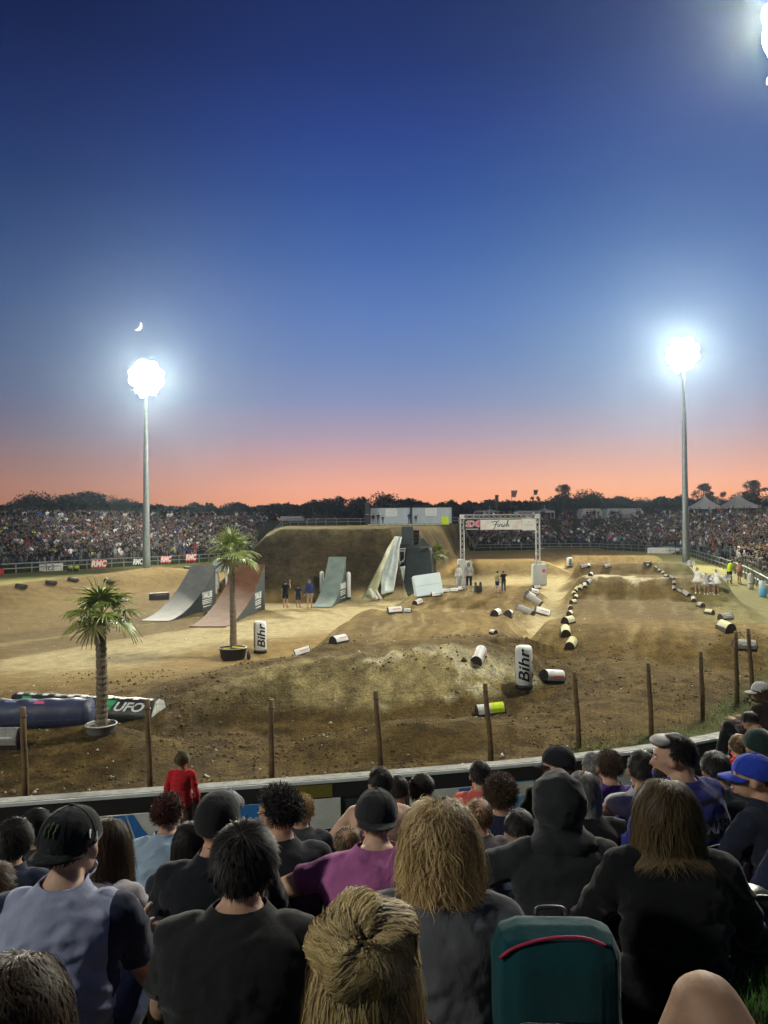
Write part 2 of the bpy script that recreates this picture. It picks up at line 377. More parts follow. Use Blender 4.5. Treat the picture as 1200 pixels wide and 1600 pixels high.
    a = me.attributes.new('clod', 'FLOAT', 'POINT'); a.data.foreach_set('value', clod.astype(np.float32))
    m = bpy.data.materials.new('earth'); m.use_nodes = True; nn, l = m.node_tree.nodes, m.node_tree.links
    b = nn['Principled BSDF']; b.inputs['Roughness'].default_value = .95; b.inputs['Specular IOR Level'].default_value = .12
    at = nn.new('ShaderNodeAttribute'); at.attribute_name = 'tint'; ac = nn.new('ShaderNodeAttribute'); ac.attribute_name = 'clod'
    tc = nn.new('ShaderNodeTexCoord')
    n1 = nn.new('ShaderNodeTexNoise'); n1.inputs['Scale'].default_value = 2.2; n1.inputs['Detail'].default_value = 10; n1.inputs['Roughness'].default_value = .72
    n2 = nn.new('ShaderNodeTexNoise'); n2.inputs['Scale'].default_value = 14; n2.inputs['Detail'].default_value = 6; n2.inputs['Roughness'].default_value = .7
    for q in (n1, n2): l.new(tc.outputs['Object'], q.inputs['Vector'])
    r1 = nn.new('ShaderNodeMapRange'); r1.inputs[1].default_value = .33; r1.inputs[2].default_value = .67; r1.inputs[3].default_value = .5; r1.inputs[4].default_value = 1.5; l.new(n1.outputs['Fac'], r1.inputs[0])
    r2 = nn.new('ShaderNodeMapRange'); r2.inputs[1].default_value = .3; r2.inputs[2].default_value = .7; r2.inputs[3].default_value = .6; r2.inputs[4].default_value = 1.4; l.new(n2.outputs['Fac'], r2.inputs[0])
    mm = nn.new('ShaderNodeMath'); mm.operation = 'MULTIPLY'; l.new(r1.outputs[0], mm.inputs[0]); l.new(r2.outputs[0], mm.inputs[1])
    # blend toward 1 where the surface is packed
    mx = nn.new('ShaderNodeMix'); mx.data_type = 'FLOAT'; 
    cl = nn.new('ShaderNodeMapRange'); cl.inputs[3].default_value = .45; cl.inputs[4].default_value = 1; l.new(ac.outputs['Fac'], cl.inputs[0])
    l.new(cl.outputs[0], mx.inputs[0]); mx.inputs[2].default_value = 1; l.new(mm.outputs[0], mx.inputs[3])
    sc = nn.new('ShaderNodeVectorMath'); sc.operation = 'SCALE'; l.new(at.outputs['Color'], sc.inputs[0]); l.new(mx.outputs[0], sc.inputs['Scale'])
    l.new(sc.outputs[0], b.inputs['Base Color'])
    vo = nn.new('ShaderNodeTexVoronoi'); vo.inputs['Scale'].default_value = 5; l.new(tc.outputs['Object'], vo.inputs['Vector'])
    ad = nn.new('ShaderNodeMath'); ad.operation = 'ADD'; l.new(n1.outputs['Fac'], ad.inputs[0]); l.new(n2.outputs['Fac'], ad.inputs[1])
    bp = nn.new('ShaderNodeBump'); bp.inputs['Distance'].default_value = .2; l.new(ac.outputs['Fac'], bp.inputs['Strength']); l.new(ad.outputs[0], bp.inputs['Height'])
    l.new(bp.outputs[0], b.inputs['Normal'])
    o = mesh_obj('ground', me, m); tag(o, kind='structure')
    return o
build_ground()
# clods, stones and litter on the turned earth: uncountable, one mass each
def scatter(name, n, size, m, fn, seed):
    rng = np.random.default_rng(seed); Y = 13.5 + 34 * rng.random(n) ** 1.7; X = (rng.random(n) - .5) * 1.15 * (Y + 2); d = bdist(X, Y); k = (d < -1.0) & fn(X, Y, rng); X, Y = X[k], Y[k]; n = len(X); Z = HT(X, Y)
    o = np.array([(1, 0, 0), (-.5, .87, 0), (-.5, -.87, 0), (0, 0, .8), (.1, 0, -.7)]); F = np.array([(0, 1, 3), (1, 2, 3), (2, 0, 3), (1, 0, 4), (2, 1, 4), (0, 2, 4)])
    s = size * rng.lognormal(0, .5, (n, 1, 1)) * rng.uniform(.6, 1.4, (n, 5, 3)); V = o[None] * s; a = rng.uniform(0, 6.28, n); c, q = np.cos(a)[:, None], np.sin(a)[:, None]
    V = np.stack([V[..., 0] * c - V[..., 1] * q + X[:, None], V[..., 0] * q + V[..., 1] * c + Y[:, None], V[..., 2] + Z[:, None] + size * .25], -1)
    ob = mesh_obj(name, np_mesh(name, V.reshape(-1, 3), (F[None] + (np.arange(n) * 5)[:, None, None]).reshape(-1, 3)), m, None, False); tag(ob, kind='stuff')
M_CLOD = mat('clod_earth', (.13, .09, .045), .95, .1, noise=(6, .5)); M_CHIP = mat('pale_chip', (.55, .52, .42), .8, .2)
scatter('earth_clods', 26000, .026, M_CLOD, lambda X, Y, r: (fbm(X * .5, Y * .5, 3, 91) + r.uniform(-.3, .3, len(X)) > .05) & (Y < 27), 1)
scatter('pale_stones', 900, .022, M_CHIP, lambda X, Y, r: r.random(len(X)) < 1, 2)
# ------------------------------------------------------------ floodlight masts (the near left mast and the rear spots are unseen and added)
M_GALV = mat('galvanised_steel', (.30, .34, .35), .45, .5, .6, noise=(3, .18), bump=(30, .1, .01))
M_LAMP = mat('lamp_glass', (.9, .95, 1), .3, emit=(.86, .94, 1.0), es=110)
M_LAMPBODY = mat('lamp_housing', (.25, .27, .28), .4, .5, .7)
AIM = Vector((2, 42, 0))
def mast(loc, h, label, power, aim, cone, back=0):
    t = empty('floodlight_mast', loc, 0, label, 'floodlight', 'floodlight masts round the arena')
    bm = bmesh.new(); lathe(bm, [(.44, 0), (.41, 1.2), (.35, h * .3), (.27, h * .62), (.18, h - .2), (.15, h)], 20); o = from_bm('pole', bm, M_GALV, t, True)
    bm = bmesh.new(); lathe(bm, [(.75, 0), (.75, .06), (.5, .07), (.5, .14)], 20); from_bm('base_plate', bm, M_GALV, t)
    d = (aim - (Vector(loc) + Vector((0, 0, h)))).to_2d().normalized(); yaw = math.atan2(d.y, d.x) - math.pi / 2
    Mr = Matrix.Rotation(yaw, 4, 'Z')
    bm = bmesh.new()
    for z in (h + .1, h + .95, h + 1.8, h + 2.65):
        tube(bm, [Mr @ Vector((-1.55, 0, z)), Mr @ Vector((1.55, 0, z))], .05)
    for x in (-1.1, 1.1, 0): tube(bm, [Mr @ Vector((x, -.05, h - .3)), Mr @ Vector((x, -.05, h + 2.9))], .05)
    from_bm('head_frame', bm, M_GALV, t)
    for iz, z in enumerate((h + .3, h + 1.15, h + 2.0, h + 2.8)):
        for x in ((-1.25, -.42, .42, 1.25) if iz in (1, 2) else (-.62, .0, .62)):
            Ml = Mr @ Matrix.Translation((x, .28, z)) @ Matrix.Rotation(R(-28), 4, 'X')
            bm = bmesh.new(); lathe(bm, [(.14, -.34), (.30, -.18), (.43, .05), (.46, .08)], 16)
            bmesh.ops.transform(bm, matrix=Ml @ Matrix.Rotation(R(-90), 4, 'X'), verts=bm.verts); lo = from_bm('lamp', bm, M_LAMPBODY, t, True)
            bm = bmesh.new(); lathe(bm, [(.57, .085), (.52, .12), (.05, .15)], 16)
            bmesh.ops.transform(bm, matrix=Ml @ Matrix.Rotation(R(-90), 4, 'X'), verts=bm.verts); from_bm('lamp_glass', bm, M_LAMP, lo, True)
    # bracket lamp under the head
    bm = bmesh.new(); box(bm, Mr @ Vector((.55, .45, h - .55)), (.5, .35, .22), rot=(0, 0, yaw), bevel=.04); sb = from_bm('lamp', bm, M_LAMPBODY, t)
    bm = bmesh.new(); box(bm, Mr @ Vector((.55, .64, h - .57)), (.4, .04, .16), rot=(0, 0, yaw)); from_bm('lamp_glass', bm, M_LAMP, sb)
    ld = bpy.data.lights.new('flood_beam', 'SPOT'); ld.energy = power; ld.spot_size = R(cone); ld.spot_blend = .5; ld.shadow_soft_size = 1.0; ld.color = (1.0, .94, .72)
    lo = bpy.data.objects.new('flood_beam', ld); link(lo, t); p = Mr @ Vector((0, .75, h + 1.5)); lo.location = p
    lo.rotation_euler = (aim - (Vector(loc) + p)).to_track_quat('-Z', 'Y').to_euler()
    if back:
        l2 = bpy.data.lights.new('rear_fill', 'SPOT'); l2.energy = back; l2.spot_size = R(150); l2.spot_blend = .6; l2.shadow_soft_size = .8; l2.color = (1, .96, .82); o2 = bpy.data.objects.new('rear_fill', l2); link(o2, t); o2.location = Mr @ Vector((0, -.6, h + 1.5)); o2.rotation_euler = (Vector((-5 if loc[0] < 0 else 24, 128, 2)) - Vector((loc[0], loc[1], h))).to_track_quat('-Z', 'Y').to_euler()  # added spot without a lamp head, brightens the far crowd and ground
    return t
def mast_at(px, py, Y, ptop, *a):
    x, y = AT(px, py, Y).xy; z = GZ(x, y)
    h = AT(px, ptop, Y).z - z
    return mast((x, y, z), h, *a)
mast_at(229, 891, 82, 613, 'tall galvanised floodlight mast standing at the left end of the far rail, lamps lit', 125000, Vector((-1, 42, 0)), 150, 26000)
mast_at(1072, 885, 89, 574, 'tall galvanised floodlight mast standing on the grass right of the start straight, lamps lit', 150000, Vector((4, 38, 0)), 150, 30000)
mast((14.55, 26.8, GZ(14.55, 26.8)), 20.4, 'nearest floodlight mast, its lamps glaring at the upper right edge of the picture', 38000, Vector((-3, 30, 0)), 162)
mast((-33, -11, GZ(-33, -11)), 19.0, 'unseen floodlight mast added on the near left bank outside the picture', 31000, Vector((2, 40, 0)), 150)  # inferred from the light, added to reach near backs and wall boards
# thin haze added over the arena so the lamps get glare-like halos
bm = bmesh.new(); box(bm, (0, 60, 15.6), (260, 320, 33.6))
hz = from_bm('haze', bm, None); tag(hz, kind='stuff')
hm = bpy.data.materials.new('halo_haze'); hm.use_nodes = True; hn = hm.node_tree.nodes; hn.clear()
ho = hn.new('ShaderNodeOutputMaterial'); pv = hn.new('ShaderNodeVolumePrincipled'); hm.node_tree.links.new(pv.outputs[0], ho.inputs['Volume'])
pv.inputs['Density'].default_value = .00028; pv.inputs['Anisotropy'].default_value = .82; pv.inputs['Color'].default_value = (.62, .80, 1, 1)
hz.data.materials.append(hm)
# ------------------------------------------------------------ materials
M_WOOD = mat('weathered_post', (.16, .105, .055), .85, .2, noise=(7, .35), bump=(20, .5, .01, (1, 1, .15)))
M_WIRE = mat('mesh_wire', (.10, .10, .08), .6, .4, .5)
M_WHITE = mat('white_vinyl', (.72, .74, .72), .45, .4, noise=(2.5, .10), bump=(6, .25, .01))
M_WHITE2 = mat('soiled_white', (.60, .61, .56), .6, .3, noise=(5, .22))
M_BLACK = mat('black_vinyl', (.022, .022, .024), .5, .4, noise=(6, .3))
M_DARKV = mat('dark_maroon_vinyl', (.05, .035, .035), .55, .3, noise=(6, .3))
M_YEL = mat('fluorescent_yellow', (.62, .80, .02), .55, .3)
M_RED = mat('red_print', (.62, .03, .04), .5, .3)
M_PINK = mat('magenta_print', (.65, .10, .22), .5, .3)
M_GREEN = mat('green_print', (.02, .42, .12), .5, .3)
M_BLUE = mat('blue_print', (.045, .22, .62), .5, .3, noise=(9, .08))
M_LBLUE = mat('light_blue_print', (.20, .46, .74), .5, .3)
M_INK = mat('black_print', (.015, .015, .017), .5, .3)
M_CREAM = mat('cream_board', (.74, .74, .68), .6, .3, noise=(4, .12))
M_ALU = mat('aluminium_truss', (.62, .64, .66), .35, .5, .5)
M_RAIL = mat('rail_metal', (.24, .25, .25), .5, .4, .5, noise=(4, .2))
M_GREYRAMP = mat('grey_ramp_deck', (.17, .175, .17), .7, .3, noise=(1.3, .22), bump=(8, .2, .01))
M_RUST = mat('rust_ramp_deck', (.17, .078, .042), .75, .25, noise=(1.2, .3), bump=(8, .2, .01))
M_GGREEN = mat('grey_green_deck', (.20, .26, .235), .7, .3, noise=(1.6, .2))
M_CHAR = mat('charcoal_panel', (.045, .058, .062), .55, .35, noise=(1.5, .25))
M_TARP = mat('grey_tarpaulin', (.40, .46, .44), .55, .35, noise=(1.2, .18), bump=(1.6, .8, .12))
M_TARPY = mat('yellowed_tarpaulin', (.46, .46, .27), .6, .3, noise=(1.5, .3), bump=(2, .6, .1))
M_PAD = mat('pale_blue_foam', (.62, .74, .78), .6, .3, noise=(1.5, .06))
M_STEELW = mat('pale_corrugated_steel', (.47, .55, .60), .5, .4, noise=(.8, .08))
M_GREYPAD = mat('grey_pad_vinyl', (.50, .53, .53), .5, .35, noise=(2, .10), bump=(3, .3, .02))
M_POTB = mat('black_plastic_pot', (.02, .022, .024), .45, .4)
M_SOIL = mat('soil', (.06, .04, .02), .95, .1)

FONT_CACHE = {}
def text_mesh(s, size=1.0, depth=.01, bold=.0, shear=0.0, align='CENTER', sx=1.0):
    cu = bpy.data.curves.new('t', 'FONT'); cu.body = s; cu.size = size; cu.extrude = depth; cu.offset = bold; cu.shear = shear
    cu.align_x = align; cu.align_y = 'CENTER'; cu.resolution_u = 3
    o = bpy.data.objects.new('t', cu); COL.objects.link(o)
    bpy.context.view_layer.update()
    me = bpy.data.meshes.new_from_object(o.evaluated_get(bpy.context.evaluated_depsgraph_get()))
    bpy.data.objects.remove(o); bpy.data.curves.remove(cu); me.materials.clear()
    if sx != 1: me.transform(Matrix.Diagonal((sx, 1, 1, 1)))
    return me
def lettering(name, s, size, m, M, parent, **k):
    """flat text whose plane is XY of M (text up = +Y)"""
    me = text_mesh(s, size, **k); me.transform(M); return mesh_obj(name, me, m, parent, False)
def upright(loc, yaw=0.0):
    """XY text plane -> stands upright facing -Y, rotated by yaw"""
    return Matrix.Translation(loc) @ Matrix.Rotation(yaw, 4, 'Z') @ Matrix.Rotation(R(90), 4, 'X')

# ------------------------------------------------------------ mesh fence between posts and spectators
posts = [(-6, 1262), (40, 1251), (235, 1238), (424, 1226), (595, 1200), (768, 1189), (905, 1169), (1018, 1151), (1098, 1125), (1151, 1101), (1176, 1086)]
tops = [(-10, 1115), (36, 1105), (230, 1093), (424, 1093), (587, 1080), (758, 1068), (898, 1050), (1013, 1036), (1095, 1018), (1150, 986), (1169, 982)]
where = ['at the lower left edge', 'left of the potted palm', 'just right of the striped cushion end', 'left of the middle, upright', 'below the pale berm face, leaning left',
         'crossing the yellow marker block, leaning left', 'in line with the long marker row', 'rising from the grass edge', 'beside the thick grass on the right', 'in front of the big grey marker', 'last before the right edge']
PB = []
for i, (b, tp) in enumerate(zip(posts, tops)):
    if i == 0: continue
    g = G(*b); a = AT(tp[0], tp[1], g.y - .02); t = empty('fence_post', g, 0, 'brown timber fence post ' + where[i], 'fence post', 'timber posts of the mesh fence')
    bm = bmesh.new(); tp_ = a - g; tube(bm, [Vector((0, 0, -.3)), tp_ * .33 + Vector((.01, 0, 0)), tp_ * .7 - Vector((.008, 0, 0)), tp_], [.062, .058, .055, .052], 10)
    from_bm('timber', bm, M_WOOD, t, True)
    bm = bmesh.new()
    for f in (.15, .55, .9):
        bm = bmesh.new(); lathe(bm, [(.064, -.012), (.064, .012)], 10, c=tp_ * f); from_bm('wire_tie', bm, M_WIRE, t)
    bm.free() if False else None; PB.append((g, a))
g0 = PB[0][0] - (PB[1][0] - PB[0][0]); PB.insert(0, (g0, g0 + Vector((0, 0, 1.6))))
bm = bmesh.new()
for (g, a), (g2, a2) in zip(PB, PB[1:]):
    nv = 9
    for k in range(nv + 1):
        f = k / nv; p = g.lerp(a, .03 + .92 * f); q = g2.lerp(a2, .03 + .92 * f); mid = (p + q) / 2 + Vector((0, 0, -.015 * (k % 3)))
        tube(bm, [p, mid, q], .0022 if 0 < k < nv else .0035, 3, False)
    nh = max(6, int((g2 - g).length / .16))
    for k in range(1, nh):
        f = k / nh; tube(bm, [g.lerp(g2, f) + Vector((0, 0, .04)), a.lerp(a2, f) * .95 + g.lerp(g2, f) * .05], .0018, 3, False)
wf = from_bm('wire_mesh_fence', bm, M_WIRE); tag(wf, 'thin wire mesh strung between the timber posts in front of the track', 'wire fence')

# ------------------------------------------------------------ advertising board wall in front of the spectators
WB = [AT(px, 1300, Y).xy for px, Y in ((-500, 10.3), (-250, 10.9))] + []
def bndpt(s):
    return None
WP = [(-10.5, 10.55), (-8, 11.05), (-5.8, 11.5), (-3, 12.05), (0, 12.65), (2.2, 13.15), (4.2, 13.75), (5.7, 14.35), (7.1, 15.1), (8.3, 15.9)]
WP = [Vector((x, y - .06, 0)) for x, y in WP]
WALLZ = 1.04
wall = empty('board_wall', (0, 12.6, 0), 0, 'curved black topped wall with printed boards in front of the seated spectators', 'wall')
inv = Vector((0, 12.6, 0))
def strip(name, z0, z1, off, th, m, parent, P=None, cap=None):
    P = P or WP; bm = bmesh.new(); rings = []
    for i, p in enumerate(P):
        t = (P[min(i + 1, len(P) - 1)] - P[max(i - 1, 0)]).normalized(); n = Vector((t.y, -t.x, 0))   # toward the spectators
        q = p + n * off - inv; r = p + n * (off - th) - inv
        rings.append([bm.verts.new(q + Vector((0, 0, z0))), bm.verts.new(q + Vector((0, 0, z1))), bm.verts.new(r + Vector((0, 0, z1))), bm.verts.new(r + Vector((0, 0, z0)))])
    for a, b in zip(rings, rings[1:]):
        for k in range(4): bm.faces.new((a[k], b[k], b[(k + 1) % 4], a[(k + 1) % 4]))
    bm.faces.new(rings[0]); bm.faces.new(list(reversed(rings[-1]))); bmesh.ops.recalc_face_normals(bm, faces=bm.faces)
    return from_bm(name, bm, m, parent)
WPf = [Vector((x, y, 0)) for x, y in catmull([p.xy for p in WP], False, 5)]
M_TOPB = mat('black_top_board', (.026, .022, .024), .5, .35, noise=(3, .25))
M_LEDGE = mat('dusty_ledge', (.30, .30, .28), .8, .2, noise=(6, .35))
strip('ledge', WALLZ + .005, WALLZ + .03, -.02, .22, M_LEDGE, wall, WPf)
strip('white_edging', WALLZ - .03, WALLZ + .02, .012, .03, M_WHITE, wall, WPf)
strip('top_board', WALLZ - .27, WALLZ - .032, 0, .04, M_TOPB, wall, WPf)
strip('back_board', WALLZ - .98, WALLZ - .275, -.03, .03, M_CHAR, wall, WPf)
strip('bottom_rail', .10, .25, .0, .05, M_BLACK, wall, WPf)
def wall_s(s):     # arc position -> point, tangent
    acc = 0
    for a, b in zip(WPf, WPf[1:]):
        l = (b - a).length
        if acc + l >= s: return a.lerp(b, (s - acc) / l), (b - a).normalized()
        acc += l
    return WPf[-1], (WPf[-1] - WPf[-2]).normalized()
WLEN = sum((b - a).length for a, b in zip(WPf, WPf[1:]))
def wall_at_px(px):
    best = 0; bd = 1e9
    for k in range(600):
        s = WLEN * k / 600; p, _ = wall_s(s); d = ray(px, 1270); x = d.x / d.y * p.y
        if abs(x - p.x) < bd: bd = abs(x - p.x); best = s
    return best
def panel(px0, px1, z0, z1, m, name='printed_board', off=.012, th=.02, parent=None):
    s0, s1 = wall_at_px(px0), wall_at_px(px1); n = max(2, int((s1 - s0) / .25))
    P = [wall_s(s0 + (s1 - s0) * k / n)[0] for k in range(n + 1)]
    return strip(name, z0, z1, off, th, m, parent or wall, P), s0, s1
def wall_poly(s0, s1, z0, z1, polys, m, parent, name, off=.018):
    """polys in unit square of the panel"""
    bm = bmesh.new()
    for poly in polys:
        pts = []
        for (u, v) in poly:
            p, t = wall_s(s0 + (s1 - s0) * u); n = Vector((t.y, -t.x, 0)); pts.append(p + n * off - inv + Vector((0, 0, z0 + (z1 - z0) * v)))
        vs = [bm.verts.new(q) for q in pts]; bm.faces.new(vs)
    return from_bm(name, bm, m, parent)
z0, z1 = .28, WALLZ - .28
pb, s0, s1 = panel(146, 268, z0, z1, M_CREAM)
wall_poly(s0, s1, z0, z1, [[(.15, 0.02), (.52, 0.02), (.40, .98), (.12, .98)], [(.56, .02), (.80, .02), (.62, .52), (.51, .98), (.42, .98)], [(.74, .98), (.98, .98), (.98, .1), (.86, .4)]], M_BLUE, pb, 'blue_lettering')
pb, s0, s1 = panel(372, 430, z0, z1, M_BLUE)
wall_poly(s0, s1, z0, z1, [[(.5, .02), (.98, .02), (.98, .4), (.6, .3)]], M_CREAM, pb, 'white_lettering')
pb, s0, s1 = panel(432, 532, z0, z1, M_CREAM)
pb, s0, s1 = panel(640, 745, z0, z1, M_CREAM)
wall_poly(s0, s1, z0, z1, [[(.72, .98), (.98, .98), (.98, .1), (.88, .1)]], M_BLUE, pb, 'blue_lettering')
pb, s0, s1 = panel(748, 835, z0, z1, M_LBLUE)
wall_poly(s0, s1, z0, z1, [[(.0, .98), (.3, .98), (.38, .02), (.15, .02)], [(.62, .98), (.99, .98), (.99, .55), (.72, .5)]], M_CREAM, pb, 'white_lettering')
pb, s0, s1 = panel(838, 990, z0, z1, M_CREAM)
pb, s0, s1 = panel(1010, 1085, z0, z1, mat('faded_yellow_board', (.30, .30, .12), .6, noise=(5, .2)))
pb, s0, s1 = panel(446, 520, WALLZ - .25, WALLZ - .05, mat('ochre_board', (.20, .17, .03), .6, .3, noise=(5, .25)))
pb, s0, s1 = panel(1088, 1190, .1, WALLZ - .10, M_BLACK, off=.02)
# fragments of white lettering: a curved accent over K, then AT
wall_poly(s0, s1, .1, WALLZ - .1, [
    [(.10, .86), (.13, .91), (.18, .87), (.24, .90), (.28, .88), (.26, .82), (.20, .79), (.14, .80)],
    [(.17, .50), (.17, .72), (.21, .74), (.21, .50)], [(.205, .62), (.25, .74), (.29, .74), (.24, .62), (.29, .50), (.25, .50)],
    [(.42, .66), (.455, .84), (.49, .84), (.52, .66), (.495, .66), (.472, .78), (.445, .66)], [(.54, .82), (.54, .90), (.68, .92), (.68, .84), (.635, .83), (.63, .68), (.595, .68), (.60, .825)]],
    M_CREAM, pb, 'white_lettering', off=.026)
# plastic bag hung on the wall
bm = bmesh.new(); bmesh.ops.create_icosphere(bm, subdivisions=4, radius=1)
for v in bm.verts:
    a = math.atan2(v.co.y, v.co.x); f = 1 + .10 * math.sin(a * 9 + v.co.z * 3) + .06 * math.sin(a * 17)
    k = .55 + .45 * min(1, (1 - v.co.z) * .8); v.co.x *= f * k * .19; v.co.y *= f * k * .09; v.co.z = v.co.z * .17
bm2 = from_bm('plastic_bag', bm, mat('thin_white_plastic', (.75, .77, .8), .3, .5, trans=.35, bump=(9, .8, .03)), None, True)
bm2.location = AT(361, 1252, 11.3); tag(bm2, 'crumpled white plastic bag hanging on the wall beside the child in red', 'plastic bag')
bm = bmesh.new(); 
for s in (-1, 1): tube(bm, [(s * .03, 0, .16), (s * .02, 0, .22), (s * .05, 0, .27)], [.012, .008, .004], 6)
from_bm('handle', bm, M_WHITE, bm2, True)

# ------------------------------------------------------------ arch-shaped track markers
def arch_mesh(L, W, H, n=14, cover=False, t=.012):
    bm = bmesh.new(); pr = []
    for k in range(n + 1):
        a = math.pi * k / n; pr.append((W / 2 * math.cos(a) * (1 - .0), H * math.sin(a) ** .8))
    if cover:
        a0, a1 = (int(n * .12), int(n * .88)); out = [((x) * 1.03, z + t) for x, z in pr[a0:a1 + 1]]; inn = [(x * 1.005, z + .002) for x, z in pr[a0:a1 + 1]]
        prism(bm, out + inn[::-1], -L * .47, L * .47)
    else:
        prism(bm, pr, -L / 2, L / 2)
    return bm
def rim_bm(L, W, H, n=14):
    bm = bmesh.new()
    for y in (-L / 2, L / 2):
        tube(bm, [(W / 2 * math.cos(math.pi * k / n), y, H * math.sin(math.pi * k / n) ** .8) for k in range(n + 1)], .014, 5)
    return bm
MK = {}
def marker_proto(key, cov, L, trim, endm=M_DARKV):
    t = empty('track_marker', (0, 0, -50)); W, H = .56, .46
    from_bm('body', arch_mesh(L, W, H), endm, t); from_bm('cover_sheet', arch_mesh(L, W, H, cover=True), cov, t, False)
    for y in (-L / 2, L / 2):
        bm = bmesh.new(); tube(bm, [(W / 2 * math.cos(math.pi * k / 14), y, H * math.sin(math.pi * k / 14) ** .8) for k in range(15)], .014, 5); from_bm('edge_piping', bm, M_DARKV, t, True)
    if key == 'Y':
        bm = bmesh.new(); pr = [(W / 2 * math.cos(math.pi * k / 14), H * math.sin(math.pi * k / 14) ** .8) for k in range(1, 14)]; prism(bm, [(x * 1.05, z + .02) for x, z in pr] + [(x, z) for x, z in pr[::-1]], .02 * L, .46 * L); from_bm('yellow_half', bm, M_YEL, t)
    for s in (-1, 1):
        bm = bmesh.new(); a = R(38); x = W / 2 * math.cos(a) * 1.05 * s; z = H * math.sin(a) ** .8 + .022
        box(bm, (x, L * .1 * s, z), (.045, L * .55, .006), rot=(0, s * R(48), 0)); from_bm('printed_stripe', bm, trim, t)
    MK[key] = t
M_GREYC = mat('grey_marker_cover', (.30, .30, .28), .6, .3, noise=(5, .2))
M_PALEY = mat('pale_yellow_cover', (.62, .60, .34), .6, .3, noise=(5, .15))
marker_proto('w', M_WHITE, 1.0, M_RED); marker_proto('g', M_GREYC, 1.0, M_WHITE2); marker_proto('y', M_PALEY, .8, M_WHITE2); marker_proto('Y', M_WHITE2, 1.15, M_YEL); marker_proto('s', M_WHITE, .7, M_DARKV)
marker_proto('k', M_DARKV, 1.2, M_GREYC); MKUSED = set()
def marker(px, py, yaw, key, label, group, s=1.0, tilt=(0, 0), dz=0):
    g = G(px, py); pr = MK[key]
    if key in MKUSED: o = copy_tree(pr)
    else: o = pr; MKUSED.add(key)
    e = .35; nx = GZ(g.x + e, g.y) - GZ(g.x - e, g.y); ny = GZ(g.x, g.y + e) - GZ(g.x, g.y - e)
    nrm = Vector((-nx, -ny, 2 * e)).normalized(); q = Vector((0, 0, 1)).rotation_difference(nrm).to_matrix() @ Matrix.Rotation(R(yaw - 90), 3, 'Z') @ Euler((R(tilt[0]), R(tilt[1]), 0)).to_matrix()
    o.rotation_euler = q.to_euler(); o.location = (g.x, g.y, GZ(g.x, g.y) - .02 + dz); s *= .62; o.scale = (s, s, s)
    tag(o, label, 'track marker', group); return o
gA = 'markers left of the rhythm lane'; gB = 'markers down the left edge of the start straight'; gC = 'markers down the right edge of the start straight'; gD = 'markers in the valley'; gE = 'markers on the far left berm'; gF = 'markers before the finish arch'
for a in [(474, 1023, 12, 'w', 'white topped arch marker lying right of the upright white bollard by the palm', gA), (530, 1005, 52, 'w', 'white arch marker with a dark open end, alone on the dusty slope', gA),
          (617, 958, 12, 'w', 'white arch marker left of the small wedge below the roll-in ramp', gA), (637, 957, -10, 's', 'half buried small white wedge marker below the roll-in ramp', gA, .7), (653, 945, 55, 'w', 'arch marker tilted against the foot of the pale foam block', gA),
          (680, 932, 25, 'w', 'arch marker at the right foot of the pale foam block', gA), (697, 926, 5, 'w', 'arch marker between the foam block and the left arch leg', gF, .8), (709, 925, 5, 'w', 'arch marker just left of the grey leg pads', gF, .8), (721, 922, 10, 'w', 'arch marker under the left arch leg pads', gF, .8),
          (775, 962, 68, 'w', 'larger of the two arch markers on the lip of the rhythm lane', gD), (793, 963, 70, 's', 'smaller arch marker leaning on the lip of the rhythm lane', gD), (771, 991, 118, 's', 'thin marker lying on the slope between the lane and the valley', gD, .6),
          (747, 1028, 72, 'w', 'white arch marker with dark end above the pale berm face', gD), (822, 958, -38, 'g', 'long dark marker lying on its side at the valley mouth', gD, 1.5, (0, 60)), (846, 960, -4, 'w', 'white marker with red print at the valley mouth', gD, 1.3),
          (834, 941, -30, 'g', 'dark marker tipped over below the right arch leg', gD, 1.5, (0, 62)), (827, 932, 30, 'w', 'marker at the top of the tipped dark marker', gF), (833, 926, 20, 'w', 'middle marker of the three stacked below the right arch leg', gF, .9), (839, 920, 15, 'w', 'marker touching the foot of the right arch leg pad', gF, .9),
          (861, 1062, 28, 'w', 'white arch marker with red print right of the big white bollard', gD, 1.15), (767, 1116, 5, 'Y', 'fluorescent yellow and white arch marker behind the leaning fence post', gD, 1.05)]:
    marker(*a)
ORD = 'first second third fourth fifth sixth seventh eighth ninth tenth eleventh twelfth thirteenth fourteenth fifteenth sixteenth'.split()
LN = [(884, 990), (893, 1009), (888, 974), (891, 961), (892, 952), (896, 943), (900, 935), (898, 929), (902, 924), (907, 920), (914, 917), (920, 911), (923, 900), (920, 887)]
for i, (px, py) in enumerate(sorted(LN, key=lambda p: -p[1])):
    marker(px, py, 62 + 20 * math.sin(i * 2.1), 'y' if i < 10 else 's', ['pale domed marker nearest on the left edge of the start straight', 'second nearest pale marker on the left edge of the start straight'][i] if i < 2 else ORD[i] + ' pale marker up the left edge of the start straight, counted from the camera', gB, 1.0 if i < 3 else .8)
RN = [(1012, 885), (1025, 890), (1030, 893), (1036, 896), (1041, 902), (1050, 905), (1053, 913), (1053, 920), (1062, 925), (1072, 931), (1084, 940), (1095, 949), (1108, 960), (1134, 968), (1134, 986), (1163, 1014)]
RL = {11: 'third domed grey marker up the right edge of the start straight', 12: 'domed pale marker on the right edge beside bare grass', 13: 'grey marker lying behind the yellow one on the right edge', 14: 'yellow topped marker on the right edge of the start straight', 15: 'large grey marker behind the two rightmost fence posts'}
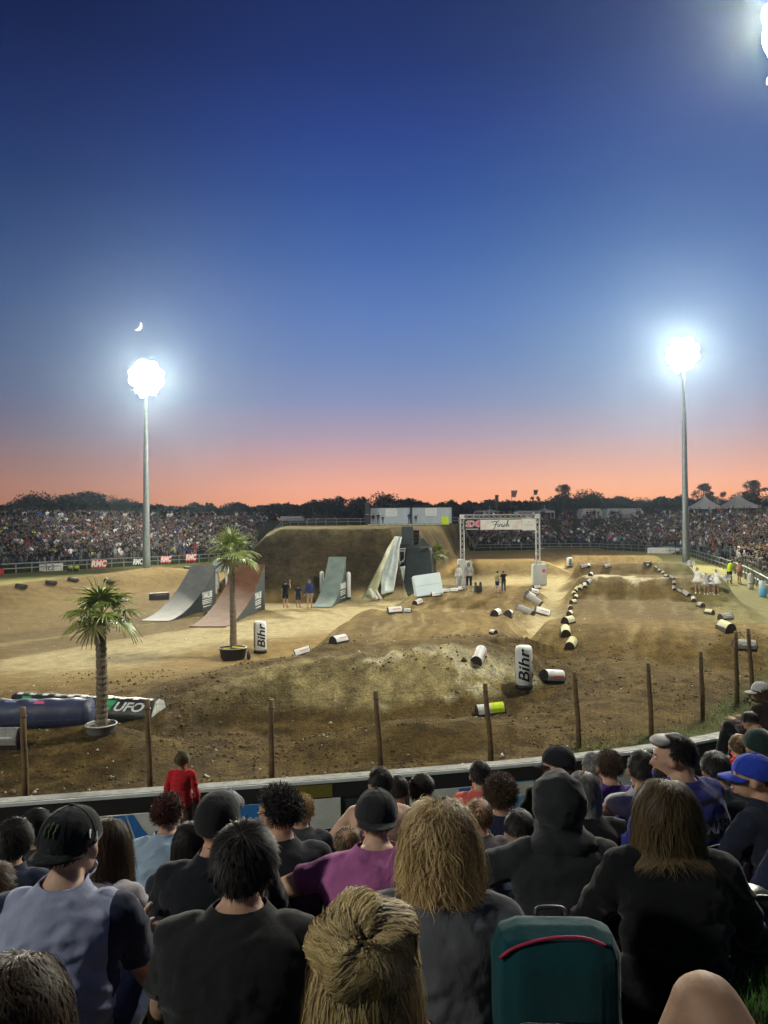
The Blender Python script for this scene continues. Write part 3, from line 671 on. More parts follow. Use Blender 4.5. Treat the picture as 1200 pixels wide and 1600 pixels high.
for i, (px, py) in enumerate(RN):
    marker(px, py, 95 + 25 * math.sin(i * 1.7) if i < 13 else (20, 100, -8)[i - 13], 'g' if i not in (12, 14) else 'y', RL.get(i, ORD[i] + ' marker down the right edge of the start straight, counted from the far end'), gC if i < 11 else 'nearest markers on the right edge', .55 if i < 9 else .85 if i < 13 else (1.05, 1.2, 1.1)[i - 13])
for a in [(33, 919, 3, 'leftmost dark marker on the far grass strip'), (80, 913, 3, 'second dark marker on the far grass strip, from the left'), (114, 908, 3, 'dark marker on the far grass near the two marshals'), (170, 911, 0, 'dark marker behind the fronds of the near palm'), (293, 889, 8, 'dark marker on the far grass left of the grey ramp')]:
    marker(a[0], a[1], a[2], 'k', a[3], gE, .95)
marker(249, 937, 12, 'k', 'long dark marker touching the foot of the grey ramp', gE, 1.7)
marker(4, 1163, 2, 'g', 'big grey arch marker cut by the left edge below the blue cushion', 'near left markers', 1.35)
for px, py, l in ((912, 887, 'white marker beside the small cone of earth'), (949, 886, 'pale marker on the far end of the start straight'), (1012, 882, 'black marker on the far end of the start straight')):
    marker(px, py, 10, 'w' if px != 1012 else 'g', l, 'far markers', .9)

# ------------------------------------------------------------ upright bollards
def bollard(px, py, h, r, yaw, label, word=True, tilt=0):
    g = G(px, py); t = empty('inflatable_bollard', g, 0, label, 'bollard')
    bm = bmesh.new(); lathe(bm, [(r * .9, .1), (r, .14), (r * 1.0, h * .5), (r * .98, h - .12), (r * .86, h - .03), (r * .6, h), (.02, h + .01)], 28); from_bm('column', bm, M_WHITE, t, True)
    bm = bmesh.new(); lathe(bm, [(r * 1.02, 0), (r * 1.02, .11), (r * .9, .12)], 28); from_bm('base', bm, M_BLACK, t, True)
    if word:
        for k, yw in enumerate((yaw, yaw + 100, yaw - 110)):
            me = text_mesh('Bihr', h * .36, .0, .008, .25, sx=1.25)
            bmx = bmesh.new(); bmx.from_mesh(me); bmesh.ops.triangulate(bmx, faces=bmx.faces); bmesh.ops.subdivide_edges(bmx, edges=[e for e in bmx.edges if e.calc_length() > .1], cuts=2)
            for v in bmx.verts:
                u, w = v.co.y, v.co.x; a = R(yw) - R(90) - u / (r * 1.0)      # reads upward
                v.co = Vector((math.cos(a) * (r + .008), math.sin(a) * (r + .008), h * .53 + w))
            from_bm('lettering', bmx, M_INK, t)
    if tilt: t.rotation_euler = (0, R(tilt), 0)
    return t
bollard(819, 1076, 1.22, .25, -6, 'big white inflatable bollard lettered in black, standing in the valley')
bollard(407, 1020, 1.22, .25, 22, 'white lettered bollard standing right of the tall palm pot')
bollard(890, 887, .95, .3, 0, 'small white bollard on top of the cone of earth', True)

# ------------------------------------------------------------ long cushions at the left
def cushion(p0, p1, prof, m, name, label):
    d = (p1 - p0); L = d.length; yaw = math.atan2(d.y, d.x); t = empty(name, p0, yaw, label, 'track cushion'); bm = bmesh.new()
    rings = []; N = 24
    for i in range(N + 1):
        x = L * i / N; rings.append([bm.verts.new((x, y * (1 + .02 * math.sin(i * 1.9)), z * (1 + .025 * math.sin(i * 1.3)))) for y, z in prof])
    n = len(prof)
    for a, b in zip(rings, rings[1:]):
        for k in range(n): bm.faces.new((a[k], b[k], b[(k + 1) % n], a[(k + 1) % n]))
    bm.faces.new(rings[0]); bm.faces.new(list(reversed(rings[-1]))); bmesh.ops.recalc_face_normals(bm, faces=bm.faces)
    from_bm('body', bm, m, t, True); return t, L
pa, pb_ = G(12, 1120), G(238, 1125); pa = pa + Vector((0, .5, 0)); pb_ = pb_ + Vector((0, .5, 0))
c, L = cushion(pa, pb_, [(-.42, 0), (-.36, .22), (-.16, .50), (.02, .54), (.25, .45), (.42, 0)], M_BLACK, 'wedge_cushion', 'long black, green and white wedge cushion lettered UFO behind the near palm')
bm = bmesh.new(); prism(bm, [(-.40, .01), (.40, .01), (.24, .44), (.02, .53), (-.15, .49), (-.345, .22)], 0, .03, Matrix.Translation((L + .04, 0, 0)) @ Matrix.Rotation(R(90), 4, 'Z')); from_bm('end_cap', bm, M_WHITE2, c)
tilt = math.atan2(.28, .20)
Mf = Matrix.Translation((0, -.275, .345)) @ Matrix.Rotation(tilt, 4, 'X')
for x in (L * .40, L * .83): lettering('lettering', 'UFO', .34, M_WHITE, Matrix.Translation((x, 0, 0)) @ Mf, c, bold=.008, shear=.3, depth=.004, sx=1.25)
bm = bmesh.new()
for x in (.12, .45, .72, .97):
    x *= L
    vs = [bm.verts.new(Mf @ Vector(q)) for q in ((x - .28, -.16, .006), (x - .08, -.16, .006), (x + .12, .17, .006), (x - .16, .17, .006))] if x < L * .9 else None
    if vs: bm.faces.new(vs)
from_bm('green_flash', bm, M_GREEN, c)
for k in range(11): bm = bmesh.new(); box(bm, (L * (k + .5) / 11, -.085, .527), (.16, .10, .012), rot=(R(12), 0, 0)); from_bm('white_patch', bm, M_WHITE, c)
p0, p1 = G(-60, 1150) + Vector((0, .4, 0)), G(126, 1140) + Vector((0, .55, 0)); pr = [(.36 * math.cos(a), .36 + .36 * math.sin(a)) for a in np.linspace(-math.pi / 2, 1.5 * math.pi, 17)[:-1]]
c, L = cushion(p0, p1, pr, mat('faded_navy_vinyl', (.045, .055, .11), .5, .35, noise=(2, .35)), 'tube_cushion', 'long faded navy tube cushion with a red mark at the lower left')
bm = bmesh.new(); vs = [bm.verts.new(p) for p in ((L * .55, -.225, .655), (L * .65, -.225, .655), (L * .63, -.15, .70), (L * .57, -.15, .70))]; bm.faces.new(vs); from_bm('red_mark', bm, M_PINK, c)
bm = bmesh.new(); 
for x in (.25, .5, .78): lathe(bm, [(.365, -.02), (.368, 0), (.365, .02)], 20, close=False)
bm.clear(); box(bm, (L * .3, -.12, .69), (1.5, .06, .01), rot=(R(20), 0, 0)); from_bm('pale_stripe', bm, mat('lavender_print', (.22, .24, .42), .5), c)

# ------------------------------------------------------------ palms
M_FROND = mat('palm_leaf', (.21, .27, .05), .38, .6, noise=(3, .45)); M_FROND2 = mat('dry_palm_leaf', (.20, .19, .07), .6, .3, noise=(3, .3))
M_TRUNK = mat('palm_trunk', (.20, .165, .12), .95, .1, noise=(18, .5), bump=(30, .8, .02))
def frond(bm, base, az, el, Lst, rad, rng, nb=24):
    """fan palm leaf: petiole plus a pleated fan of drooping blades"""
    d = Vector((math.cos(az) * math.cos(el), math.sin(az) * math.cos(el), math.sin(el)))
    pts = []; p = Vector(base); dd = d.copy()
    for i in range(6): pts.append(p.copy()); p = p + dd * Lst / 5; dd = (dd + Vector((0, 0, -.10))).normalized()
    tube(bm, pts, [.016, .013, .011, .01, .009, .008], 4, False)
    side = dd.cross(Vector((0, 0, 1))).normalized(); up = side.cross(dd).normalized(); tip = pts[-1]
    for k in range(nb):
        a = (k / (nb - 1) - .5) * R(250) + rng.uniform(-.05, .05); L = rad * (1 - .28 * abs(a) / R(125)) * rng.uniform(.82, 1.08)
        b = (dd * math.cos(a) + side * math.sin(a)).normalized(); b = (b + up * rng.uniform(-.1, .22)).normalized(); q = tip.copy(); w = .026
        prev = None; n = b.cross(up).normalized(); g = b.copy(); seg = 5; fold = up * .012
        for s in range(seg + 1):
            ww = w * (1.0 if s < 3 else (1 - (s - 2.5) / (seg - 2))) * (.45 if s == 0 else 1); ww = max(ww, .002)
            v = (bm.verts.new(q - n * ww), bm.verts.new(q + fold), bm.verts.new(q + n * ww))
            if prev: bm.faces.new((prev[0], prev[1], v[1], v[0])); bm.faces.new((prev[1], prev[2], v[2], v[1]))
            prev = v; q = q + g * L / seg; g = (g + Vector((0, 0, -.07 - .10 * s * rng.uniform(.6, 1.3)))).normalized()
def palm(loc, h, rad, tr, label, nf=30, pot=None, seed=1, lean=(0, 0), fr=.42):
    rng = random.Random(seed); t = empty('potted_palm', loc, 0, label, 'palm tree')
    bm = bmesh.new(); pts = []; rr = []; N = 40
    for i in range(N + 1):
        f = i / N; pts.append((lean[0] * f + .02 * math.sin(f * 5), lean[1] * f, f * h)); rr.append(tr * (1.12 - .25 * f + .16 * (i % 2) * (.4 + .6 * rng.random()) + (.35 * (f - .8) if f > .8 else 0)))
    tube(bm, pts, rr, 14)
    for i in range(340):       # ragged leaf bases
        f = rng.uniform(.06, 1); a = rng.uniform(0, 6.28); r = tr * (1.15 - .2 * f); x, y, z = lean[0] * f + math.cos(a) * r, lean[1] * f + math.sin(a) * r, f * h; L = rng.uniform(.03, .075)
        w = Vector((-math.sin(a), math.cos(a), 0)) * .014; o = Vector((math.cos(a), math.sin(a), 1.1)).normalized() * L; p = Vector((x, y, z)) - Vector((math.cos(a), math.sin(a), 0)) * .01
        bm.faces.new([bm.verts.new(p - w), bm.verts.new(p + w), bm.verts.new(p + o)])
    from_bm('trunk', bm, M_TRUNK, t)
    top = Vector((lean[0], lean[1], h)); bm = bmesh.new(); bd = bmesh.new()
    for i in range(nf):
        az = i * 2.399 + rng.uniform(-.2, .2); f = i / nf; el_ = R(82 - 98 * f) + rng.uniform(-.12, .12)
        frond(bd if f > .88 else bm, top + Vector((0, 0, .03 * (1 - f))), az, el_, rad * fr * rng.uniform(.85, 1.15), rad * .58 * rng.uniform(.85, 1.1), rng)
    from_bm('fronds', bm, M_FROND, t); from_bm('dry_fronds', bd, M_FROND2, t)
    if pot: pot(t)
    return t
def pot_black(t):
    bm = bmesh.new(); lathe(bm, [(.40, 0), (.46, .1), (.50, .40), (.53, .42), (.53, .46), (.48, .46), (.46, .40), (.02, .40)], 28, close=True); p = from_bm('pot', bm, M_POTB, t, True)
    bm = bmesh.new(); tube(bm, [(.53 * math.cos(a), .53 * math.sin(a), .465) for a in np.linspace(0, 6.283, 33)], .012, 5, False); from_bm('rim', bm, M_GREYPAD, p, True)
    bm = bmesh.new(); lathe(bm, [(.46, .405), (.2, .45), (.02, .46)], 20, close=False); from_bm('soil', bm, M_SOIL, p, True)
    bm = bmesh.new(); box(bm, (.24, -.30, .50), (.42, .12, .05), rot=(0, R(5), R(-10)), bevel=.02); box(bm, (-.16, -.36, .49), (.28, .07, .03), rot=(0, 0, R(12)), bevel=.01); from_bm('yellow_strap', bm, mat('yellow_strap', (.75, .62, .03), .5), p)
    bm = bmesh.new()
    for dy in (0,): lathe(bm, [(.02, -.05), (.15, -.05), (.17, 0), (.15, .05), (.02, .05)], 20)
    bmesh.ops.transform(bm, matrix=Matrix.Translation((.62, -.08, .17)) @ Matrix.Rotation(R(90), 4, 'Y'), verts=bm.verts); from_bm('wheel', bm, M_BLACK, p, True)
def pot_ring(t):
    bm = bmesh.new(); lathe(bm, [(.28, -.1), (.31, -.02), (.325, .09), (.34, .10), (.34, .12), (.31, .12), (.30, .06), (.02, .06)], 28, close=True); p = from_bm('pot', bm, mat('grey_pot', (.16, .16, .15), .5), t, True)
    bm = bmesh.new(); tube(bm, [(.335 * math.cos(a), .335 * math.sin(a), .125) for a in np.linspace(0, 6.283, 33)], .016, 6, False); from_bm('rim', bm, M_WHITE2, p, True)
    bm = bmesh.new(); lathe(bm, [(.30, .065), (.02, .10)], 20, close=False); from_bm('soil', bm, M_SOIL, p, True)
g = G(158, 1141); palm(g, AT(158, 966, g.y).z - g.z, 1.08, .115, 'shorter bushy palm in a grey pot at the left, just behind the mesh fence', 16, pot_ring, 3, (.02, 0))
g = G(364, 1031); palm(g, AT(360, 868, g.y).z - g.z, 1.32, .115, 'tall slender palm in a black wheeled pot in front of the ramps', 16, pot_black, 5, (.0, 0))
g = G(679, 900); palm((3.9, 59, GZ(3.9, 59)), 2.5, 1.25, .12, 'half hidden palm peeping out behind the roll-in ramp', 20, None, 8)

# ------------------------------------------------------------ freestyle ramps
def ramp(px_near, px_far, W, H, deck, side, name, label, words=True, power=1.9, extra=None, Lk=1.0):
    a = G(*px_near); b = G(*px_far); a.z = b.z = min(a.z, b.z); d = (b - a); L = d.length; yaw = math.atan2(d.y, d.x)
    t = empty(name, a, yaw, label, 'ramp')      # local +x = run direction, +y = left
    N = 24; pr = [(L * i / N, .02 + H * (i / N) ** power) for i in range(N + 1)]
    bm = bmesh.new(); ring = []
    for x, z in pr: ring.append([bm.verts.new((x, -.02, z)), bm.verts.new((x, W + .02, z)), bm.verts.new((x, W + .02, z + .05)), bm.verts.new((x, -.02, z + .05))])
    for p, q in zip(ring, ring[1:]):
        for k in range(4): bm.faces.new((p[k], q[k], q[(k + 1) % 4], p[(k + 1) % 4]))
    bm.faces.new(ring[0]); bm.faces.new(ring[-1]); bmesh.ops.recalc_face_normals(bm, faces=bm.faces); from_bm('deck', bm, deck, t)
    for y0, y1 in ((0, .04), (W - .04, W)):
        bm = bmesh.new(); prism(bm, [(L, 0)] + [(x, z - .003) for x, z in reversed(pr)], y0, y1); from_bm('side_panel', bm, side, t)
    bm = bmesh.new(); box(bm, (L - .03, W / 2, H / 2), (.04, W - .09, H * .98)); from_bm('back_panel', bm, side, t)
    bm = bmesh.new()
    for x in np.linspace(L * .3, L - .06, 5):
        z = H * (x / L) ** power
        for y in (.1, W - .1): box(bm, (x, y, z / 2), (.06, .06, z * .96))
    from_bm('strut', bm, M_GALV, t)
    if words:
        Mt = Matrix.Translation((L * .80, -.012, 0)) @ Matrix.Rotation(R(90), 4, 'X')
        lettering('lettering', 'YAMALUBE', .50, M_WHITE, Matrix.Translation((0, 0, .92 * H / 2.5)) @ Mt, t, bold=.02, sx=.58, depth=.004)
        bm = bmesh.new()
        for k in range(3): box(bm, (L * .80, -.012, (.66 - .10 * k) * H / 2.5), (1.35, .008, .055))
        box(bm, (L * .80, -.012, .30), (1.2, .008, .05)); from_bm('printed_stripe', bm, M_WHITE, t)
    return t, L
def fix_h(px, top, base):
    g = G(*base); return AT(px, top, g.y).z - g.z
hA = fix_h(335, 885, (336, 951))
ramp((262, 972), (337, 951), 1.55, hA, M_GREYRAMP, M_CHAR, 'kicker_ramp', 'grey curved take-off ramp with lettered black side, leftmost of the three ramps', power=2.0)
hB = fix_h(413, 884, (413, 952))
ramp((352, 981), (414, 952), 1.8, hB, M_RUST, M_CHAR, 'kicker_ramp', 'rust brown curved take-off ramp with lettered black side behind the tall palm', power=2.0)
hC = fix_h(542, 869, (540, 938))
tC, L = ramp((515, 950), (541, 938), 1.15, hC, M_GGREEN, M_CHAR, 'kicker_ramp', 'narrow grey green take-off ramp between two white air columns', True, 2.1)
def air_col(px, py, top, label):
    g = G(px, py); h = AT(px, top, g.y).z - g.z; t = empty('air_column', g, 0, label, 'air column', 'white air columns beside the narrow ramp'); bm = bmesh.new(); r = .14
    lathe(bm, [(r * .8, 0), (r, .1), (r, h - .25), (r * .85, h - .08), (.02, h)], 18); from_bm('tube', bm, M_WHITE, t, True); bm = bmesh.new(); lathe(bm, [(r * 1.1, 0), (r * 1.1, .12)], 18); from_bm('base_ring', bm, M_BLACK, t)
air_col(503, 930, 892, 'white air column on the left of the narrow ramp'); air_col(545, 938, 893, 'white air column on the right of the narrow ramp')
# platform and pale sheet behind the grey ramp
tS = empty('sheeted_trailer', G(350, 930), 0, 'pale sheeted frame standing between the grey and the rust ramp', 'frame')
gg = G(350, 930); bm = bmesh.new(); x0 = AT(336, 900, gg.y).x - gg.x; x1 = AT(358, 900, gg.y).x - gg.x; zt = AT(350, 873, gg.y).z - gg.z; zb = AT(350, 893, gg.y).z - gg.z
box(bm, ((x0 + x1) / 2, 0, (zt + zb) / 2), (x1 - x0, 1.2, zt - zb), bevel=.05); from_bm('pale_sheet', bm, mat('pale_sheeting', (.55, .66, .72), .4, noise=(2, .15), bump=(3, .5, .05)), tS)
bm = bmesh.new(); box(bm, (x0 + .12, -.3, zb / 2), (.16, .16, zb)); box(bm, (x1 - .12, -.3, zb / 2), (.1, .1, zb)); box(bm, (x0 + .12, .4, zb / 2), (.1, .1, zb)); from_bm('leg', bm, M_WHITE2, tS)

# ------------------------------------------------------------ roll-in ramp, tarpaulin, foam block
def grid_cloth(A, B, n, m, wob=.08, seed=0):
    """cloth between two edge polylines A and B (world), slight folds"""
    A = catmull(A, False, 6); B = catmull(B, False, 6)
    def res(P, n):
        s = np.concatenate([[0], np.cumsum(np.linalg.norm(np.diff(P, axis=0), axis=1))]); u = np.linspace(0, s[-1], n); return np.stack([np.interp(u, s, P[:, k]) for k in range(3)], 1)
    A = res(A, n); B = res(B, n); V = []
    for j in range(m):
        t = j / (m - 1); V.append(A * (1 - t) + B * t)
    V = np.array(V); w = fbm(np.repeat(np.arange(m)[:, None] * .35, n, 1), np.repeat(np.arange(n)[None] * .08, m, 0), 3, seed)
    V[:, :, 1] -= w * wob; idx = np.arange(n * m).reshape(m, n)
    F = np.stack([idx[:-1, :-1], idx[1:, :-1], idx[1:, 1:], idx[:-1, 1:]], -1).reshape(-1, 4)
    return V.reshape(-1, 3), F
ri = empty('roll_in_ramp', (1.6, 53.5, 0), 0, 'tall dark charcoal roll-in ramp at the right end of the big mound', 'ramp'); o = Vector((1.6, 53.5, 0))
def q(px, py, Y): return AT(px, py, Y) - o
def T_(px, py, lift=.5):
    Y = 52.0
    for _ in range(12): Y = .5 * Y + .5 * (50.2 + max(AT(px, py, Y).z, 0) * 1.186 - lift)
    return AT(px, py, Y) - o
def sheet(name, A, B, m, parent, n=18, mm=8, wob=.03, th=.06, seed=0):
    V, F = grid_cloth([tuple(v) for v in A], [tuple(v) for v in B], n, mm, wob, seed)
    me = np_mesh(name, V, F); ob = mesh_obj(name, me, m, parent); md = ob.modifiers.new('thickness', 'SOLIDIFY'); md.thickness = th; md.offset = 0; return ob
sheet('deck', [q(634, 854, 57.6), q(633, 875, 56.6), q(631, 898, 55.6), q(626, 917, 54.2), q(618, 928, 52.6)], [q(673, 854, 57.2), q(673, 875, 56.2), q(672, 898, 55.2), q(667, 917, 53.7), q(660, 934, 51.8)], M_CHAR, ri)
sheet('side_wall', [q(673.5, 854, 57.2), q(673.5, 875, 56.2), q(672.5, 898, 55.2)], [q(678, 868, 59.8), q(679, 885, 59.8), q(679, 903, 59.6)], M_CHAR, ri, 10, 4, .01)
bm = bmesh.new(); a = q(636, 856, 60.5); b = q(636, 822.5, 60.5); xx = q(627, 840, 60.5).x; x2 = q(645.5, 840, 60.5).x
box(bm, ((xx + x2) / 2, 60.5 - 53.5, (a.z + b.z) / 2), (x2 - xx, .6, b.z - a.z), bevel=.04); from_bm('upper_panel', bm, M_CHAR, ri)
bm = bmesh.new(); x3 = q(655, 840, 61).x; z0_, z1_ = q(645, 852, 61).z, q(645, 829, 61).z
for k in range(5): box(bm, ((x2 + x3) / 2, 61 - 53.5, z0_ + (z1_ - z0_) * k / 4), (x3 - x2, .5, .07))
for x in (x2 + .04, x3 - .04): box(bm, (x, 61 - 53.5 - .2, (z0_ + z1_) / 2), (.06, .06, z1_ - z0_))
box(bm, ((x2 + x3) / 2, 61 - 53.5 + .25, (z0_ + z1_) / 2), (x3 - x2 - .1, .1, z1_ - z0_)); from_bm('ladder_frame', bm, M_BLACK, ri)
bm = bmesh.new(); prism(bm, [(q(652, 855, 58.6).x, q(652, 855, 58.6).z), (q(674, 856, 58.6).x, q(652, 856, 58.6).z), (q(662, 841, 58.6).x, q(662, 841, 58.6).z), (q(657, 842, 58.6).x, q(662, 842, 58.6).z)], 58.5 - 53.5, 58.7 - 53.5); from_bm('fin', bm, M_CHAR, ri)
bm = bmesh.new(); a, b = q(657, 861, 56.6), q(668, 856, 56.6); tube(bm, [a, b], .09, 6); from_bm('handle_bar', bm, M_BLACK, ri)
bm = bmesh.new()
for p_, q_ in ((q(622, 884, 56), q(634, 871, 57)), (q(620, 878, 56), q(634, 878, 57)), (q(622, 861, 57), q(634, 861, 57.4)), (q(622, 858, 57), q(634, 857, 57.4))): tube(bm, [p_, q_], .05, 6)
for px in (624, 632): tube(bm, [q(px, 920, 56), q(px, 857, 57.4)], .05, 6)
from_bm('scaffold', bm, M_ALU, ri)
bm = bmesh.new(); box(bm, ((q(622, 890, 58).x + q(636, 890, 58).x) / 2, 58.2 - 53.5, 1.9), (1.1, .1, 3.2)); from_bm('shadow_board', bm, M_BLACK, ri)  # black board put in as the shade behind the scaffold
tp = empty('tarpaulin', (-.4, 52.5, 0), 0, 'grey green tarpaulin with a yellowed edge draped down the right corner of the mound', 'tarpaulin'); o = Vector((-.4, 52.5, 0))
sheet('edge_strip', [T_(563, 940), T_(580, 908), T_(594, 880), T_(606, 856), T_(617, 838)], [T_(583, 938, .9), T_(594, 910, 1.0), T_(602, 882, .9), T_(611, 858, .8), T_(620, 839, .7)], M_TARPY, tp, 22, 6, .12, .04, 4)
sheet('main_sheet', [T_(596, 928, 1.1), T_(596, 903, 1.2), T_(602, 880, 1.1), T_(610, 858, 1.0), T_(619, 838, .8)], [T_(615, 925, .6), T_(619, 900, .6), T_(622, 880, .6), T_(624, 858, .5), T_(628, 839, .4)], M_TARP, tp, 26, 12, .22, .03, 7)
sheet('loose_flap', [q(623, 886, 54.5), q(624, 900, 54.3), q(624, 913, 54.0)], [q(633, 884, 55), q(632, 900, 54.8), q(629, 913, 54.4)], M_TARP, tp, 10, 6, .2, .03, 9)
bm = bmesh.new()
for a in ((584, 935, 578, 920), (590, 936, 582, 925), (596, 937, 588, 923)): tube(bm, [q(a[0], a[1], 49.3), q(a[2], a[3], 49.6)], .10, 5)
from_bm('folded_edge', bm, M_WHITE2, tp)
g = G(668, 932); fb = empty('foam_block', (g.x, g.y, g.z), R(8), 'pale blue foam block with a seam, leaning at the foot of the dark roll-in ramp', 'foam block')
bm = bmesh.new(); box(bm, (0, 0, .62), (1.62, .55, 1.24), rot=(R(-12), R(-7), 0), bevel=.05); from_bm('pad', bm, M_PAD, fb)
bm = bmesh.new(); box(bm, (0, -.02, .62), (1.625, .56, .018), rot=(R(-12), R(-7), 0)); from_bm('seam', bm, M_GREYPAD, fb)
fb.scale = (1.0,) * 3

# ------------------------------------------------------------ containers on the mound
YC = 112.0
for i, (pa_, pb2) in enumerate(((578, 642), (643, 707))):
    z0_ = AT(600, 820, YC).z; z1_ = AT(600, 792.5, YC).z; x0 = AT(pa_, 810, YC).x; x1 = AT(pb2, 810, YC).x; W = x1 - x0; H = z1_ - z0_
    t = empty('shipping_container', ((x0 + x1) / 2, YC + 1.2, z0_), 0, ['left', 'right'][i] + ' pale grey container with a white notice on top of the mound', 'container', 'containers on the mound')
    bm = bmesh.new(); n = int(W / .28); pts = []
    for k in range(n):
        xa = -W / 2 + .06 + (W - .12) * k / n; xb = xa + (W - .12) / n
        pts += [(xa, 0), (xa + (xb - xa) * .4, 0), (xa + (xb - xa) * .5, .04), (xa + (xb - xa) * .9, .04)]
    lo = [bm.verts.new((x, y - 1.2 + .02, .1)) for x, y in pts]; up_ = [bm.verts.new((x, y - 1.2 + .02, H - .1)) for x, y in pts]
    for a, b, c_, d_ in zip(lo, lo[1:], up_[1:], up_): bm.faces.new((a, b, c_, d_))
    box(bm, (0, .03, H / 2), (W - .1, 2.3, H - .1)); from_bm('wall', bm, M_STEELW, t)
    bm = bmesh.new()
    for z in (.06, H - .06): box(bm, (0, -1.2, z), (W, .12, .12))
    for x in (-W / 2 + .06, W / 2 - .06): box(bm, (x, -1.2, H / 2), (.12, .13, H))
    from_bm('frame', bm, M_CHAR, t)
    bm = bmesh.new(); bx_ = (.15 if i == 0 else -.12); box(bm, (bx_, -1.24, H * .70), (1.7, .04, 1.15)); nt = from_bm('notice', bm, M_WHITE, t)
    for k, (w_, s_) in enumerate(((1.2, .2), (1.0, .1), (1.0, .1))):
        bm = bmesh.new(); box(bm, (bx_, -1.268, H * .70 + .30 - .28 * k), (w_, .008, .06)); from_bm('printed_line', bm, M_GREYPAD, nt)
bm = bmesh.new(); x0 = AT(690, 815, YC - 3).x; x1 = AT(701, 815, YC - 3).x; z0_, z1_ = AT(695, 822, YC - 3).z, AT(695, 807, YC - 3).z
yp = empty('yellow_booth', ((x0 + x1) / 2, YC - 3, z0_), 0, 'fluorescent yellow upright panel at the right end of the containers', 'panel'); box(bm, (0, 0, (z1_ - z0_) / 2), (x1 - x0, .3, z1_ - z0_), bevel=.03); from_bm('board', bm, M_YEL, yp)
bm = bmesh.new()
for s in (-1, 1): box(bm, (s * (x1 - x0) * .4, .3, .1), (.08, .9, .2))
from_bm('foot', bm, M_GALV, yp)
x0, x1 = AT(574, 822, YC - 4).x, AT(690, 822, YC - 4).x; zb = AT(600, 823, YC - 4).z
par = empty('barrier_row', ((x0 + x1) / 2, YC - 4, zb - .1), 0, 'low white barrier blocks in a line before the containers', 'barrier'); n = 13; w = (x1 - x0) / n
bm = bmesh.new()
for k in range(n): prism(bm, [(-w * .47, 0), (w * .47, 0), (w * .44, .45), (-w * .44, .45)], -.2, .2, Matrix.Translation((-(x1 - x0) / 2 + w * (k + .5), 0, 0)))
from_bm('block', bm, M_WHITE2, par)
dk = empty('equipment_case', (AT(574, 810, YC - 1).x, YC - 1, AT(574, 822, YC - 1).z), 0, 'tall black case standing at the left end of the containers', 'case'); bm = bmesh.new(); box(bm, (0, 0, 1.7), (.7, .7, 3.4), bevel=.04); from_bm('body', bm, M_BLACK, dk); bm = bmesh.new(); box(bm, (0, -.37, 1.7), (.5, .03, .1)); from_bm('latch', bm, M_GALV, dk)

# ------------------------------------------------------------ finish arch
gl, gr_ = G(727, 914), G(842, 918); YA = (gl.y + gr_.y) / 2 + .2
fa = empty('finish_arch', ((gl.x + gr_.x) / 2, YA, min(gl.z, gr_.z)), 0, 'aluminium truss finish arch with printed banners over the lane', 'arch'); o = fa.location.copy()
def truss(bm, a, b, w=.30, step=.42):
    d = (b - a); L = d.length; d.normalize(); s = Vector((0, 1, 0)) if abs(d.y) < .9 else Vector((1, 0, 0)); s2 = d.cross(s)
    cs = [(s * i + s2 * j) * w / 2 for i, j in ((-1, -1), (1, -1), (1, 1), (-1, 1))]
    for c_ in cs: tube(bm, [a + c_, b + c_], .028, 6)
    n = max(2, int(L / step))
    for k in range(n):
        p = a + d * L * k / n; q_ = a + d * L * (k + 1) / n
        for m_ in range(4):
            c1, c2 = cs[m_], cs[(m_ + 1) % 4]
            if k % 2: c1, c2 = c2, c1
            tube(bm, [p + c1, q_ + c2], .015, 4, False)
xl = AT(722.5, 860, YA).x - o.x; xr = AT(840.5, 860, YA).x - o.x; zt = AT(780, 807, YA).z - o.z
for x, nm in ((xl, 'left'), (xr, 'right')):
    bm = bmesh.new(); truss(bm, Vector((x, 0, .05)), Vector((x, 0, zt - .2))); from_bm('truss_leg', bm, M_ALU, fa)
bm = bmesh.new(); truss(bm, Vector((xl + .18, 0, zt)), Vector((xr - .18, 0, zt))); from_bm('truss_beam', bm, M_ALU, fa)
for x in (xl, xr): bm = bmesh.new(); box(bm, (x, 0, zt), (.36, .36, .36), bevel=.03); from_bm('corner_block', bm, M_WHITE2, fa)
YBn = YA - .25
def bnr(px0, px1, py0, py1, m, name):
    x0, x1 = AT(px0, py0, YBn).x - o.x, AT(px1, py0, YBn).x - o.x; z0_, z1_ = AT(780, py1, YBn).z - o.z, AT(780, py0, YBn).z - o.z
    bm = bmesh.new(); box(bm, ((x0 + x1) / 2, YBn - YA, (z0_ + z1_) / 2), (x1 - x0, .03, z1_ - z0_), bevel=.005); return from_bm(name, bm, m, fa), (x0 + x1) / 2, (z0_ + z1_) / 2, x1 - x0, z1_ - z0_
b, x, z, w, h = bnr(725, 750, 812, 828, M_INK, 'banner')
lettering('lettering', 'SX', .66, M_WHITE, upright(Vector((x, YBn - YA - .025, z + .07))), b, bold=.035, shear=.1, sx=1.35); lettering('lettering', 'SX', .66, M_PINK, upright(Vector((x, YBn - YA - .045, z + .07))), b, bold=.008, shear=.1, sx=1.35)
bm = bmesh.new(); box(bm, (x, YBn - YA - .03, z - h * .40), (w * .8, .01, .05)); from_bm('printed_line', bm, M_WHITE, b); bm = bmesh.new(); box(bm, (x + w * .42, YBn - YA - .02, z + .05), (w * .16, .01, .28)); from_bm('red_flash', bm, M_PINK, b)
b, x, z, w, h = bnr(750.5, 815, 812, 828, M_WHITE, 'banner')
bm = bmesh.new(); yy = YBn - YA - .03
def stroke(pts, r=.022, sc=1.0):
    P = catmull([(x + px_, z + pz) for px_, pz in pts], False, 5)
    tube(bm, [(a, yy, c_) for a, c_ in P], r, 4)
